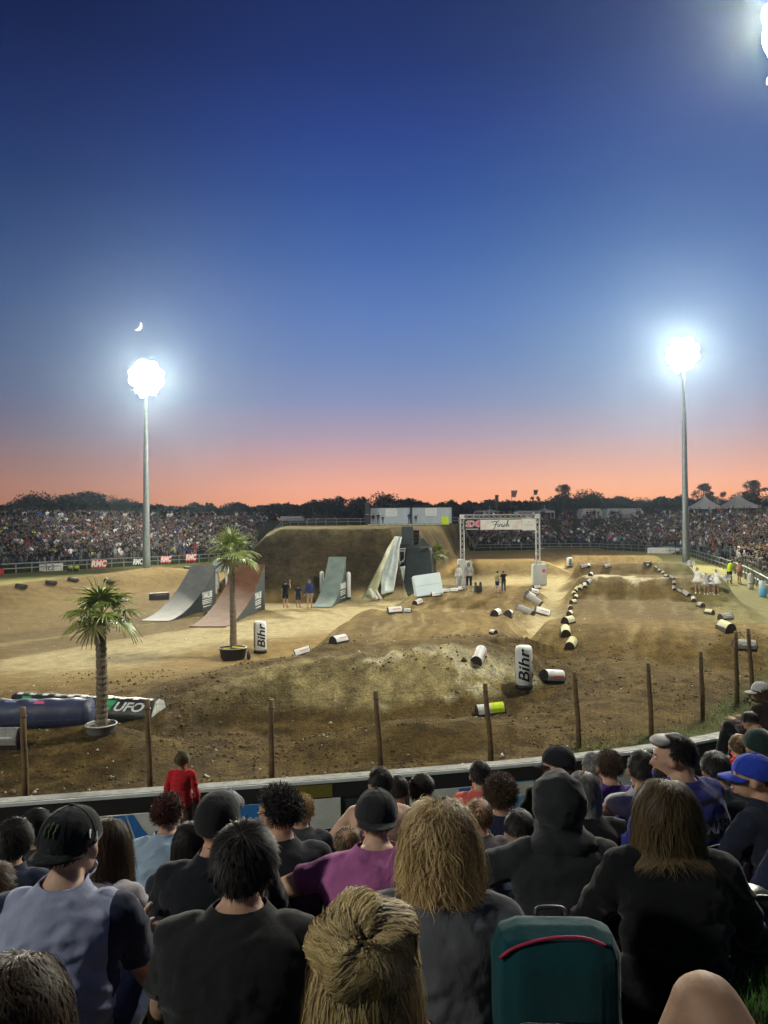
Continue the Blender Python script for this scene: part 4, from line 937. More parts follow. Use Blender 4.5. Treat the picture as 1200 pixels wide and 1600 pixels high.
stroke([(-.75, .18), (-.55, .26), (-.35, .24), (-.15, .33)], .028); stroke([(-.32, .26), (-.42, .0), (-.55, -.28), (-.62, -.34)], .03); stroke([(-.62, .0), (-.4, .06), (-.28, .04)], .02)
stroke([(-.22, .08), (-.27, -.12), (-.20, -.14), (-.10, .02)]); stroke([(-.10, .04), (-.14, -.14), (-.04, .06), (.04, .04), (.0, -.13), (.08, -.12)]); stroke([(.14, .06), (.10, -.12), (.17, -.13), (.24, 0)])
stroke([(.34, .07), (.25, .02), (.32, -.07), (.20, -.16), (.12, -.15)]); stroke([(.36, -.14), (.50, .12), (.58, .34), (.50, .28), (.42, -.14)]); stroke([(.42, -.12), (.52, .05), (.60, .03), (.55, -.12), (.66, -.10)]); stroke([(-.19, .16), (-.17, .18)], .03); stroke([(.17, .16), (.19, .18)], .03)
from_bm('lettering', bm, M_INK, b)
bm = bmesh.new()
for s in (-1, 1):
    for k in range(3): box(bm, (x + s * (w * .34 + k * .14), YBn - YA - .02, z), (.02, .006, h * .9), rot=(0, R(35), 0))
box(bm, (x, YBn - YA - .02, z - h * .47), (w * .98, .006, .03)); from_bm('red_lines', bm, M_PINK, b)
b, x, z, w, h = bnr(815.5, 837, 811, 829, M_WHITE, 'banner')
bm = bmesh.new(); box(bm, (x, YBn - YA - .02, z + .0), (w * .8, .006, .05)); box(bm, (x, YBn - YA - .02, z + .2), (.14, .006, .10)); box(bm, (x, YBn - YA - .02, z - .12), (w * .5, .006, .03)); from_bm('printed_line', bm, M_GREYPAD, b)
for px, py, w_, top, name in ((842, 917, 1.12, 881, 'leg_pad'), (720, 914, .55, 873, 'leg_pad'), (730, 914, .62, 876, 'leg_pad')):
    gq = G(px, py); h = AT(px, top, YA).z - GZ(AT(px, 900, YA).x, YA); xx = AT(px, 900, YA).x - o.x; zb = GZ(xx + o.x, YA) - o.z
    bm = bmesh.new(); box(bm, (xx, -.05 - (.3 if px < 730 else 0), zb + h / 2), (w_, .75, h), bevel=.12); p = from_bm(name, bm, M_GREYPAD, fa, True)
    if px > 800:
        bm = bmesh.new(); prism(bm, [(-.13, 0), (.13, 0), (.13, .14), (.07, .26), (-.07, .26), (-.13, .14)], -.01, .01, Matrix.Translation((xx + .30, -.435, zb + h * .62))); from_bm('red_badge', bm, M_PINK, p)

# ------------------------------------------------------------ rails and banners round the field
def rail_run(i0, i1, off, label, hh=1.05, step=2.6, cat='railing'):
    P = [Vector((x, y, 0)) for x, y in BND[i0:i1]]; C_ = P[len(P) // 2]; t = empty('railing', (C_.x, C_.y, 0), 0, label, cat)
    pts = []
    for i, p in enumerate(P):
        tt = (P[min(i + 1, len(P) - 1)] - P[max(i - 1, 0)]).normalized(); n = Vector((-tt.y, tt.x, 0)); x = p + n * off; x.z = GZ(x.x, x.y); pts.append(x - Vector((C_.x, C_.y, 0)))
    bm = bmesh.new()
    for z in (hh, hh * .52): tube(bm, [p + Vector((0, 0, z)) for p in pts], .055, 6)
    from_bm('rail', bm, M_RAIL, t); acc = 0; last = -9; npost = 0
    for a, b in zip(pts, pts[1:]):
        l = (b - a).length; n = max(1, int(l / step))
        for k in range(n):
            if npost >= 95: break
            p = a.lerp(b, k / n); bm = bmesh.new(); box(bm, p + Vector((0, .04, hh / 2 - .1)), (.09, .09, hh + .25)); from_bm('rail_post', bm, M_RAIL, t); npost += 1
    return t
# BND has 8 samples per control point
rail_run(9 * 8 - 2, 14 * 8 - 3, .6, 'grey two bar railing along the foot of the right hand crowd bank')
rail_run(14 * 8 - 3, 18 * 8, .6, 'grey two bar railing across the far end of the field')
rail_run(18 * 8, 22 * 8 + 4, .6, 'grey two bar railing along the far left crowd bank')
def bnd_near(px, py):
    g = G(px, py); bd = 1e9; bi = 0
    for i, p in enumerate(BND):
        v = (p[0] - (ray(px, py).x / ray(px, py).y) * p[1]) ** 2
        if p[1] > 55 and v < bd: bd = v; bi = i
    p = BND[bi]; q_ = BND[(bi + 1) % len(BND)]; tt = Vector((q_[0] - p[0], q_[1] - p[1], 0)).normalized()
    Y = p[1] - .9; d = ray(px, py); return Vector((d.x / d.y * Y, Y, 0)), tt
def hoarding(px, py, wpx, hpx, m, txt, tm, label, bold=.03, shear=.2, extra=None, sx=1.0):
    p, tt = bnd_near(px, py); z = AT(px, py, p.y).z; k = p.y / 1200; w, h = wpx * k, hpx * k
    ang = math.atan2(tt.y, tt.x); ang = ang + math.pi if tt.x < 0 else ang
    ang *= .6; w = w / max(.5, math.cos(ang))
    t = empty('advertising_banner', (p.x, p.y, GZ(p.x, p.y)), ang, label, 'banner'); zz = z - GZ(p.x, p.y)
    bm = bmesh.new(); box(bm, (0, 0, zz), (w, .04, h), bevel=.005); b = from_bm('sheet', bm, m, t)
    if txt: lettering('lettering', txt, h * 1.05, tm, upright(Vector((0 if not extra else -w * .06, -.035, zz))), b, bold=bold, shear=shear, sx=sx)
    if extra:
        bm = bmesh.new(); box(bm, (w * .36, -.028, zz), (w * .22, .01, h * .98)); from_bm('side_print', bm, extra, b)
    bm = bmesh.new()
    for s in (-1, 1): box(bm, (s * w * .4, .07, zz / 2), (.06, .06, zz + h * .5))
    from_bm('stake', bm, M_RAIL, t)
hoarding(80, 887, 29, 13, M_WHITE2, 'c2', M_INK, 'white banner with small dark lettering at the far left rail', .0, 0, sx=.8)
hoarding(154, 881, 19, 12, M_RED, 'RMC', M_WHITE, 'red banner lettered RMC, first right of the two marshals', sx=.85, bold=.04)
hoarding(215, 878, 14, 11, M_INK, 'RMC', M_WHITE, 'dark banner lettered RMC left of the far left mast', sx=.6, bold=.04)
hoarding(259, 874, 14, 11, M_RED, 'RMC', M_WHITE, 'red banner lettered RMC just right of the far left mast', sx=.66, bold=.04)
hoarding(298, 871, 14, 11, M_RED, 'RMC', M_WHITE, 'red banner lettered RMC nearest to the grey ramp', sx=.66, bold=.04)
hoarding(1, 893, 8, 9, M_RED, '', M_WHITE, 'red banner cut off by the left edge')
hoarding(860, 861, 32, 10, M_WHITE2, 'FXM', M_LBLUE, 'white banner lettered FXM in blue right of the finish arch', bold=.03, shear=.4, sx=1.2)
hoarding(1040, 861, 27, 11, M_WHITE2, '', M_INK, 'white banner with a grey emblem left of the right mast', extra=M_GREYPAD)

# ------------------------------------------------------------ tents, canopies, flagpoles
M_TENT = mat('tent_canvas', (.55, .53, .50), .7, .2, noise=(1.5, .08))
def tent(px, pbase, ptop, wpx, Y, label):
    k = Y / 1200; w = wpx * k; z0_ = AT(px, pbase, Y).z; z1_ = AT(px, ptop, Y).z; zg = GZ(AT(px, pbase, Y).x, Y); t = empty('pagoda_tent', (AT(px, pbase, Y).x, Y, zg), 0, label, 'tent', 'white tents behind the crowd')
    e = z0_ - zg; e = max(e, 1.8); H = z1_ - zg - e; bm = bmesh.new(); prev = None
    for i in range(9):
        f = i / 8; s = w / 2 * (1 - f) ** 1.6 + .03; z = e + H * f; ring = [bm.verts.new((sx_ * s, sy * s, z)) for sx_, sy in ((-1, -1), (1, -1), (1, 1), (-1, 1))]
        if prev:
            for m_ in range(4): bm.faces.new((prev[m_], prev[(m_ + 1) % 4], ring[(m_ + 1) % 4], ring[m_]))
        prev = ring
    bm.faces.new(prev); from_bm('roof', bm, M_TENT, t)
    bm = bmesh.new()
    for sx_, sy in ((0, -1), (0, 1), (-1, 0), (1, 0)): box(bm, (sx_ * w / 2 * .99, sy * w / 2 * .99, e - .18), (w if not sx_ else .04, w if not sy else .04, .36))
    from_bm('valance', bm, M_TENT, t)
    for sx_, sy in ((-1, -1), (1, -1), (1, 1), (-1, 1)):
        bm = bmesh.new(); box(bm, (sx_ * w * .48, sy * w * .48, e / 2 - .2), (.1, .1, e)); from_bm('tent_pole', bm, M_ALU, t)
    bm = bmesh.new(); tube(bm, [(0, 0, e + H), (0, 0, e + H + .7)], .03, 5); from_bm('finial', bm, M_ALU, t)
tent(1101, 792, 773, 37, 140, 'pointed white tent just right of the right mast'); tent(1154, 791, 771, 44, 142, 'pointed white tent nearest the right edge')
tent(765, 803, 795, 30, 175, 'low grey tent peak behind the left half of the finish arch'); tent(851, 802, 794, 26, 175, 'dark tent peak behind the right end of the finish arch')
def canopy(px0, px1, pt, pb3, Y, label):
    x0, x1 = AT(px0, pt, Y).x, AT(px1, pt, Y).x; z1_ = AT(px0, pt, Y).z; z0_ = AT(px0, pb3, Y).z; xg = (x0 + x1) / 2; zg = GZ(xg, Y); t = empty('marquee', (xg, Y, zg), 0, label, 'marquee', 'white marquees behind the crowd')
    w = x1 - x0; bm = bmesh.new(); prism(bm, [(-w / 2, z0_ - zg), (w / 2, z0_ - zg), (w / 2 - .5, z1_ - zg), (-w / 2 + .5, z1_ - zg)], -2, 2); from_bm('roof', bm, M_TENT, t)
    bm = bmesh.new()
    for k in range(5): box(bm, (-w / 2 + .3 + (w - .6) * k / 4, -1.8, (z0_ - zg) / 2 - .05), (.1, .1, z0_ - zg + .1))
    from_bm('leg', bm, M_ALU, t); bm = bmesh.new(); box(bm, (0, 1.5, (z0_ - zg) * .5), (w - .3, .1, (z0_ - zg) * .9)); from_bm('back_wall', bm, M_TENT, t)
canopy(318, 388, 806.5, 812, 165, 'long low white marquee left of the mound'); canopy(437, 475, 807, 813, 170, 'short white marquee just above the mound'); canopy(380, 395, 809, 815, 168, 'narrow white marquee between the two longer ones')
canopy(803, 842, 798.5, 801.5, 178, 'thin flat roofed marquee behind the right of the arch'); canopy(904, 938, 795, 806, 165, 'pale marquee with a gap behind the far crowd'); canopy(942, 1001, 795, 804, 165, 'longest pale marquee behind the far crowd'); canopy(740, 760, 798, 806, 168, 'pale cabin behind the arch beam')
def flag(px, ptop, Y, label, col, w=.8, h=2.2):
    x = AT(px, ptop, Y).x; zg = GZ(x, Y); zt_ = AT(px, ptop, Y).z; t = empty('flagpole', (x, Y, zg), 0, label, 'flag', 'flags behind the crowd')
    bm = bmesh.new(); tube(bm, [(0, 0, 0), (0, 0, zt_ - zg)], [.07, .03], 6); from_bm('pole', bm, M_CHAR, t)
    n = 12; V = []; F = []
    for i in range(n + 1):
        f = i / n
        for s in (0, 1): V.append((s * w * (1 - .35 * f) + .05, .12 * math.sin(f * 5 + s * 2), zt_ - zg - .05 - h * f))
    for i in range(n): F.append((2 * i, 2 * i + 1, 2 * i + 3, 2 * i + 2))
    ob = mesh_obj('flag', np_mesh('flag', V, F), col, t); md = ob.modifiers.new('t', 'SOLIDIFY'); md.thickness = .02
M_FL = mat('dull_flag', (.12, .09, .07), .8, .1); M_FL2 = mat('striped_flag', (.4, .25, .18), .8, .1)
flag(773.5, 773, 180, 'narrow dark feather flag on the skyline behind the arch', M_FL, .8, 4); flag(799, 766, 180, 'small striped flag on a thin pole against the sunset', M_FL2, 1.4, 1.6); flag(834, 765, 180, 'dark pennant left of the leafy tree', M_FL, 1.0, 1.2)
flag(860, 775, 180, 'dark bare pole in front of the round trees', M_FL, .3, .4)

# ------------------------------------------------------------ crescent moon
d = ray(214.5, 509).normalized(); D = 2600; c_ = Vector((0, 0, EYE)) + d * D; rr_ = D / 1200 * 6.6
bm = bmesh.new(); n = 26; out = []; inn = []
for k in range(n + 1):
    a = -math.pi / 2 + math.pi * k / n; out.append((rr_ * math.cos(a), rr_ * math.sin(a))); inn.append((rr_ * .50 * math.cos(a), rr_ * math.sin(a)))
poly = out + inn[::-1][1:-1]; vs = [bm.verts.new((x, y, 0)) for x, y in poly]; f = bm.faces.new(vs)
r_ = bmesh.ops.extrude_face_region(bm, geom=[f]); bmesh.ops.translate(bm, vec=(0, 0, 2), verts=[v for v in r_['geom'] if isinstance(v, bmesh.types.BMVert)])
bmesh.ops.triangulate(bm, faces=bm.faces); bmesh.ops.recalc_face_normals(bm, faces=bm.faces)
mo = from_bm('crescent_moon', bm, mat('moonlight', (.9, .9, .8), .9, emit=(1, .97, .88), es=2.2)); mo.location = c_
mo.rotation_euler = ((-d).to_track_quat('Z', 'Y').to_matrix() @ Matrix.Rotation(R(-32), 3, 'Z')).to_euler(); tag(mo, 'thin bright crescent moon in the blue sky above the left mast', 'moon')
# ------------------------------------------------------------ trees on the skyline
M_LEAF = mat('dark_foliage', (.022, .028, .012), .8, .15, noise=(.35, .5)); M_BARK = mat('bark', (.06, .045, .03), .9, .1)
def tree_proto(seed, W, H, trunk_h, nl, lean=0, gaps=.0, leaf=.55, blobs=14):
    rng = np.random.default_rng(seed); t = empty('tree', (0, 0, -80))
    bm = bmesh.new(); tube(bm, [(0, 0, -.5), (.1, 0, trunk_h * .6), (lean, 0, trunk_h), (lean * 1.5, .1, H * .6)], [.42, .34, .26, .12], 8)
    C = []
    for k in range(blobs):
        a = rng.uniform(0, 6.28); r = W / 2 * rng.uniform(.15, .8); z = trunk_h + (H - trunk_h) * rng.uniform(.12, .82); f = 1 - abs((z - trunk_h) / (H - trunk_h) - .4) * .9
        c = np.array([lean + math.cos(a) * r * f, math.sin(a) * r * f, z]); s = W * rng.uniform(.13, .26) * (1 - gaps * .4); C.append((c, s))
        tube(bm, [(lean * .8, 0, trunk_h * rng.uniform(.6, 1)), tuple((c + np.array([lean, 0, trunk_h])) / 2 + rng.normal(0, .2, 3)), tuple(c)], [.16, .10, .03], 5)
    from_bm('trunk', bm, M_BARK, t)
    V = np.zeros((nl * 3, 3)); per = rng.integers(0, blobs, nl)
    cen = np.array([c for c, s in C])[per]; ss = np.array([s for c, s in C])[per]
    d = rng.normal(0, 1, (nl, 3)); d /= np.linalg.norm(d, axis=1)[:, None]; rad = ss * rng.uniform(.25, 1.08, nl) ** .6; P = cen + d * rad[:, None] * np.array([1, 1, .8])
    for k in range(3):
        o = rng.normal(0, 1, (nl, 3)); o /= np.linalg.norm(o, axis=1)[:, None]; V[k::3] = P + o * leaf * rng.uniform(.5, 1.2, (nl, 1))
    me = np_mesh('crown', V, np.arange(nl * 3).reshape(-1, 3)); mesh_obj('crown', me, M_LEAF, t, False); return t
TP = [tree_proto(1, 15, 11, 2.2, 4200, blobs=22, leaf=.62), tree_proto(2, 13, 12, 2.5, 3600, blobs=18, leaf=.6), tree_proto(3, 17, 10, 1.8, 4600, blobs=26, leaf=.62),
      tree_proto(4, 9, 11, 4.0, 1500, gaps=.6, blobs=9, lean=.6, leaf=.42), tree_proto(5, 8, 12, 5.0, 900, gaps=.9, blobs=7, lean=-.5, leaf=.36)]
TPH = [11, 12, 10, 11, 12]; TPW = [15, 13, 17, 9, 8]; tused = set()
def tree(px, ptop, wpx, Y, k, label, group='trees on the skyline'):
    top = AT(px, ptop, Y); zg = GZ(top.x, Y) - .3; o = copy_tree(TP[k]) if k in tused else TP[k]; tused.add(k)
    o.location = (top.x, Y, zg); s = wpx * Y / 1200 / TPW[k] * .98; o.scale = (s, s, max(.2, (top.z - zg) / TPH[k] * .97)); o.rotation_euler = (0, 0, px * .7); tag(o, label, 'tree', group)
for a in [(-20, 790, 90, 190, 0, 'dark round tree cut by the left edge'), (50, 772, 90, 195, 2, 'broad dark tree at the far left behind the crowd'), (98, 770, 80, 205, 1, 'dark tree in the middle of the left clump'), (140, 763, 95, 195, 0, 'tallest dark tree of the left clump'), (182, 778, 70, 200, 2, 'dark tree closing the left clump on its right'),
          (362, 782, 56, 230, 0, 'single round tree behind the long marquee'), (522, 772, 52, 215, 1, 'tree at the left end of the clump behind the mound'), (512, 782, 40, 220, 4, 'ragged thin tree leaning out of the middle clump'), (560, 773, 60, 215, 0, 'dark tree left of the containers'), (602, 772, 62, 215, 2, 'dark tree above the left container'), (640, 775, 56, 218, 1, 'dark tree above the gap between the containers'), (668, 783, 40, 225, 3, 'small open tree above the right container'),
          (704, 778, 34, 215, 0, 'round tree just right of the containers'), (838, 766, 26, 205, 4, 'leafy airy tree left of the tall round one'), (882, 752, 44, 205, 3, 'tall tree rising above the round clump right of the arch'), (872, 772, 62, 210, 0, 'dark round tree below the tall one'), (918, 768, 72, 212, 2, 'broad dark tree right of the tall one'), (962, 772, 70, 215, 1, 'dark tree sloping down toward the right mast'), (1000, 780, 60, 220, 2, 'low dark tree left of the right mast'),
          (1036, 776, 36, 205, 3, 'open crowned tree just left of the right mast'), (1094, 751, 44, 190, 3, 'lit airy tree between the right mast and the first tent'), (1122, 757, 40, 190, 4, 'thin see-through tree between the two tents'), (1110, 772, 50, 200, 0, 'low dark tree behind the first tent'), (1178, 745, 48, 185, 3, 'tall airy tree above the second tent'), (1205, 748, 50, 188, 4, 'airy tree cut by the right edge'), (1168, 772, 70, 200, 2, 'dark tree behind the second tent')]:
    tree(*a)
# distant tree line, one mass
def far_wood():
    rng = np.random.default_rng(11); n = 70000; az = rng.uniform(-.62, .62, n); Y = rng.uniform(232, 262, n); X = np.tan(az) * Y
    top = 5.35 + 5.2 + 1.9 * fbm(az * 22, az * 0, 4, 3) + 1.1 * fbm(az * 90, az * 0 + 5, 3, 4) + 1.2 * np.clip(az + .1, 0, 1)
    z = 5.0 + (top - 5.0) * rng.uniform(0, 1, n) ** .55; P = np.stack([X, Y, z], 1); V = np.zeros((n * 3, 3))
    for k in range(3):
        o = rng.normal(0, 1, (n, 3)); V[k::3] = P + o / np.linalg.norm(o, axis=1)[:, None] * rng.uniform(.4, 1.0, (n, 1))
    ob = mesh_obj('far_wood', np_mesh('far_wood', V, np.arange(n * 3).reshape(-1, 3)), M_LEAF, None, False); tag(ob, kind='stuff')
far_wood()

# ------------------------------------------------------------ the crowd on the far banks
def low_person(pose, seed):
    """small whole figure: (V, F tris, region) region 0 skin 1 top 2 trousers 3 hair"""
    rng = random.Random(seed); bm = bmesh.new(); reg = []
    def add(fn, r):
        n0 = len(bm.verts); fn(); reg.extend([r] * (len(bm.verts) - n0))
    sit = pose == 'sit'; hz_ = .22 if sit else .86; lean = rng.uniform(-.05, .12); tw = rng.uniform(-.3, .3)
    def torso():
        rings = []
        for z, a, b, y in ((0, .17, .12, 0), (.22, .15, .10, .01 + lean * .3), (.42, .20, .11, lean * .8), (.50, .17, .09, lean), (.54, .06, .05, lean)):
            rings.append([bm.verts.new((a * math.cos(t), -y + b * math.sin(t), hz_ + z)) for t in [k * math.pi / 3 + tw for k in range(6)]])
        for p, q_ in zip(rings, rings[1:]):
            for k in range(6): bm.faces.new((p[k], p[(k + 1) % 6], q_[(k + 1) % 6], q_[k]))
        bm.faces.new(rings[-1])
    add(torso, 1); hc = Vector((rng.uniform(-.03, .03), -lean - .02, hz_ + .68))
    def head():
        r = bmesh.ops.create_icosphere(bm, subdivisions=1, radius=.11)
        for v in r['verts']: v.co = Vector((v.co.x * .85, v.co.y, v.co.z * 1.15)) + hc
    add(head, 0)
    def hair():
        r = bmesh.ops.create_icosphere(bm, subdivisions=1, radius=.118)
        for v in r['verts']: v.co = Vector((v.co.x * .9, v.co.y + .028, max(v.co.z, -.03) * 1.15 + .02)) + hc
    add(hair, 3)
    for s in (-1, 1):
        sh = Vector((.2 * s, -lean, hz_ + .46)); el_ = sh + Vector((.06 * s, -.05, -.26)); wr = el_ + (Vector((-.08 * s, -.2, .02)) if rng.random() < .5 else Vector((0, -.06, -.22)))
        if rng.random() < .10: el_ = sh + Vector((.12 * s, -.1, .15)); wr = el_ + Vector((-.05 * s, 0, .24))
        add(lambda: tube(bm, [sh, el_], [.055, .045], 4), 1); add(lambda: tube(bm, [el_, wr], [.04, .035], 4), 0)
        hp = Vector((.09 * s, 0, hz_ + .02))
        if sit: kn = Vector((.14 * s, -.38, hz_ + .22)); ft = Vector((.13 * s, -.5, -.1))
        else: kn = Vector((.1 * s, -.03, .46)); ft = Vector((.11 * s, 0, .0))
        add(lambda: tube(bm, [hp, kn], [.085, .06], 5), 2); add(lambda: tube(bm, [kn, ft], [.06, .045], 5), 2)
    bmesh.ops.triangulate(bm, faces=bm.faces); bm.verts.index_update()
    V = np.array([v.co for v in bm.verts]); F = np.array([[v.index for v in f.verts] for f in bm.faces]); bm.free(); return V, F, np.array(reg)
PROT = [low_person('sit', i) for i in range(7)] + [low_person('stand', 20 + i) for i in range(5)]
TOPS = [((.012, .013, .018), 30, 'black'), ((.02, .024, .045), 20, 'navy'), ((.07, .07, .078), 12, 'grey'), ((.03, .03, .034), 18, 'charcoal'), ((.78, .78, .76), 12, 'white'), ((.26, .27, .29), 8, 'light grey'), ((.42, .03, .04), 4, 'red'),
        ((.03, .08, .30), 4, 'blue'), ((.05, .22, .20), 2, 'teal'), ((.30, .34, .42), 3, 'pale blue'), ((.40, .10, .20), 1.5, 'pink'), ((.20, .12, .06), 3, 'brown'), ((.06, .12, .05), 3, 'dark green'), ((.55, .60, .05), .7, 'bright yellow'), ((.45, .16, .03), 1, 'orange')]
TC = np.array([t[0] for t in TOPS]); TW = np.array([t[1] for t in TOPS], float); TW /= TW.sum()
PANTS = np.array([(.02, .022, .03), (.05, .06, .11), (.09, .08, .07), (.22, .2, .17)]); HAIRC = np.array([(.015, .012, .01), (.04, .025, .015), (.10, .06, .03), (.25, .18, .08), (.3, .3, .3), (.015, .015, .02)])
cr = np.random.default_rng(99); SP = []
N_ = len(BND)
for i in range(6 * 8, 24 * 8):
    a, b = BND[i], BND[(i + 1) % N_]; L = np.linalg.norm(b - a); t = (b - a) / L; n = np.array([t[1], -t[0]])
    if n @ np.array([0 - a[0], 60 - a[1]]) > 0: n = -n
    if a[1] < 34: continue
    for row in range(26):
        d = 1.3 + row * .74
        if d > 20: continue
        st = .56
        for s in np.arange(cr.uniform(0, st), L * (1 + d * .012), st):
            if cr.random() < (.10 if row > 1 else .16) + max(0, float(fbm(s * .25 + i * 3.1, row * .35, 2, 5)) - .35) * .8 + (.25 if row > 22 else 0): continue
            p = a + t * s + n * (d + cr.normal(0, .12)) + t * cr.normal(0, .08)
            SP.append((p[0], p[1], d, math.atan2(-n[1], -n[0]), row, i))
SP = np.array(SP); x, y = SP[:, 0], SP[:, 1]
px_ = 600 + 1200 * x / y
keep = (px_ > -40) & (px_ < 1260) & (MOUND(x, y) < .4) & ~((px_ > 560) & (px_ < 690)) & ~((px_ > 400) & (px_ < 575) & (SP[:, 2] < 12.5))
keep &= ~((px_ >= 690) & (px_ < 712) & (SP[:, 2] > (712 - px_) * -.8 + 18))
# nobody right under the masts
SP = SP[keep]; d2 = bdist(SP[:, 0], SP[:, 1]); SP = SP[d2 > .9]; SP = SP[np.argsort(SP[:, 1] + .3 * np.abs(SP[:, 0]))]
Z = HT(SP[:, 0], SP[:, 1]); n = len(SP); print('crowd', n)
pi = np.where((SP[:, 4] < 2) & (cr.random(n) < .75), cr.integers(7, 12, n), cr.integers(0, 7, n)); pi = np.where((SP[:, 4] > 20) & (cr.random(n) < .6), cr.integers(7, 12, n), pi)
ti = cr.choice(len(TOPS), n, p=TW); SCL = cr.normal(1.0, .07, n); YAW = SP[:, 3] + math.pi / 2 + cr.normal(0, .35, n)
PC = PANTS[cr.integers(0, 4, n)]; HC = HAIRC[cr.integers(0, 6, n)]; SKIN = np.array([.42, .26, .19])
NIND = 205
# nearest ones as objects
M_CSKIN = mat('crowd_skin', tuple(SKIN), .6, .3); M_CTOP = mat('crowd_top', (.1, .1, .1), .85, .1, objcol=True)
M_CPANT = [mat('crowd_trousers', tuple(p), .85, .1) for p in PANTS]; M_CHAIR = [mat('crowd_hair', tuple(p), .8, .1) for p in HAIRC[:4]]
IM = []
for k, (V, F, rg) in enumerate(PROT):
    me = np_mesh('spectator', V, F); 
    for m in (M_CSKIN, M_CTOP, M_CPANT[k % 4], M_CHAIR[k % 4]): me.materials.append(m)
    me.polygons.foreach_set('material_index', rg[F[:, 0]].astype(np.int32)); me.polygons.foreach_set('use_smooth', np.ones(len(F), bool)); IM.append(me)
big = np.argsort(SP[:, 1] - np.where(SP[:, 4] < 2, 6, 0))[:NIND]; isind = np.zeros(n, bool); isind[big] = True
for j in big:
    o = bpy.data.objects.new('spectator', IM[pi[j]]); COL.objects.link(o); o.location = (SP[j, 0], SP[j, 1], Z[j] - .02); o.rotation_euler = (0, 0, YAW[j]); s = SCL[j]; o.scale = (s, s, s)
    c = TC[ti[j]]; o.color = (*c, 1); side = 'right hand bank' if SP[j, 0] > 0 else 'far left bank'; po = 'standing' if pi[j] > 6 else 'seated'; where_ = 'at the railing' if SP[j, 4] < 2 else 'among the rows'
    tag(o, f'{po} spectator in a {TOPS[ti[j]][2]} top {where_} on the {side}', 'spectator', f'{po} spectators in {TOPS[ti[j]][2]} tops {where_}, {side}')
# the rest of the mass
VV = []; FF = []; CC = []; off = 0
rest = np.where(~isind)[0]
for k in range(12):
    sel = rest[pi[rest] == k]; V, F, rg = PROT[k]; m = len(sel); nv = len(V)
    if not m: continue
    c, s = np.cos(YAW[sel]), np.sin(YAW[sel]); vx = V[None, :, 0] * c[:, None] - V[None, :, 1] * s[:, None]; vy = V[None, :, 0] * s[:, None] + V[None, :, 1] * c[:, None]
    W = np.stack([vx * SCL[sel][:, None] + SP[sel, 0][:, None], vy * SCL[sel][:, None] + SP[sel, 1][:, None], V[None, :, 2] * SCL[sel][:, None] + Z[sel][:, None]], -1).reshape(-1, 3)
    FF.append((F[None] + (np.arange(m) * nv)[:, None, None] + off).reshape(-1, 3)); VV.append(W); off += len(W)
    pal = np.stack([np.repeat(SKIN[None], m, 0) * cr.uniform(.35, .9, (m, 1)), TC[ti[sel]] * cr.uniform(.6, 1.3, (m, 1)), PC[sel], HC[sel]], 1); CC.append(pal[:, rg].reshape(-1, 3))
me = np_mesh('crowd', np.vstack(VV), np.vstack(FF)); set_col(me, np.vstack(CC))
ob = mesh_obj('crowd', me, mat('crowd_cloth', (.1, .1, .1), .85, .1, attr='tint')); tag(ob, kind='stuff')
# ------------------------------------------------------------ people: one continuous body each, clothes and hair as parts
def M_cloth(name, col, sc=1.0, rough=.9): return mat(name, col, rough, .12, noise=(7 * sc, .16), bump=(15 * sc, .55, .014, (1, 1, .55)), sheen=.15)
SKIN_M = {}
def M_skin(c):
    if c not in SKIN_M: SKIN_M[c] = mat('skin', c, .62, .28, noise=(14, .16), bump=(120, .25, .003))
    return SKIN_M[c]
SK = (.42, .25, .17); SK2 = (.50, .32, .23); SK3 = (.30, .17, .10)
HAIRM = {}
def M_hairm(key, c):
    if key not in HAIRM:
        m = mat('hair_' + key, c, .55, .22, attr='tint'); HAIRM[key] = m
    return HAIRM[key]
HCOL = dict(black=((.010, .009, .009), (.03, .026, .024)), brown=((.035, .021, .012), (.10, .065, .036)), blond=((.20, .13, .05), (.80, .58, .28)), lblond=((.17, .12, .045), (.74, .56, .27)), grey=((.10, .10, .095), (.34, .33, .31)), auburn=((.04, .012, .010), (.12, .04, .03)), dblond=((.05, .034, .016), (.17, .115, .05)))
def ell(bm, c, r, M=None, sub=2):
    mm = Matrix.Translation(Vector(c)) @ Matrix.Diagonal((r[0], r[1], r[2], 1)); bmesh.ops.create_icosphere(bm, subdivisions=sub, radius=1, matrix=(M @ mm) if M is not None else mm)
def loft(bm, rings):
    """rings of (centre, right axis, front axis, a, b)"""
    n = 20; prev = None; R_ = []
    for c, u, v, a, b in rings:
        R_.append([bm.verts.new(c + u * (math.cos(t) * a) + v * (math.sin(t) * b * (1 if math.sin(t) > 0 else .92))) for t in [k * 2 * math.pi / n for k in range(n)]])
    for p, q_ in zip(R_, R_[1:]):
        for k in range(n): bm.faces.new((p[k], p[(k + 1) % n], q_[(k + 1) % n], q_[k]))
    bm.faces.new(list(reversed(R_[0]))); bm.faces.new(R_[-1])
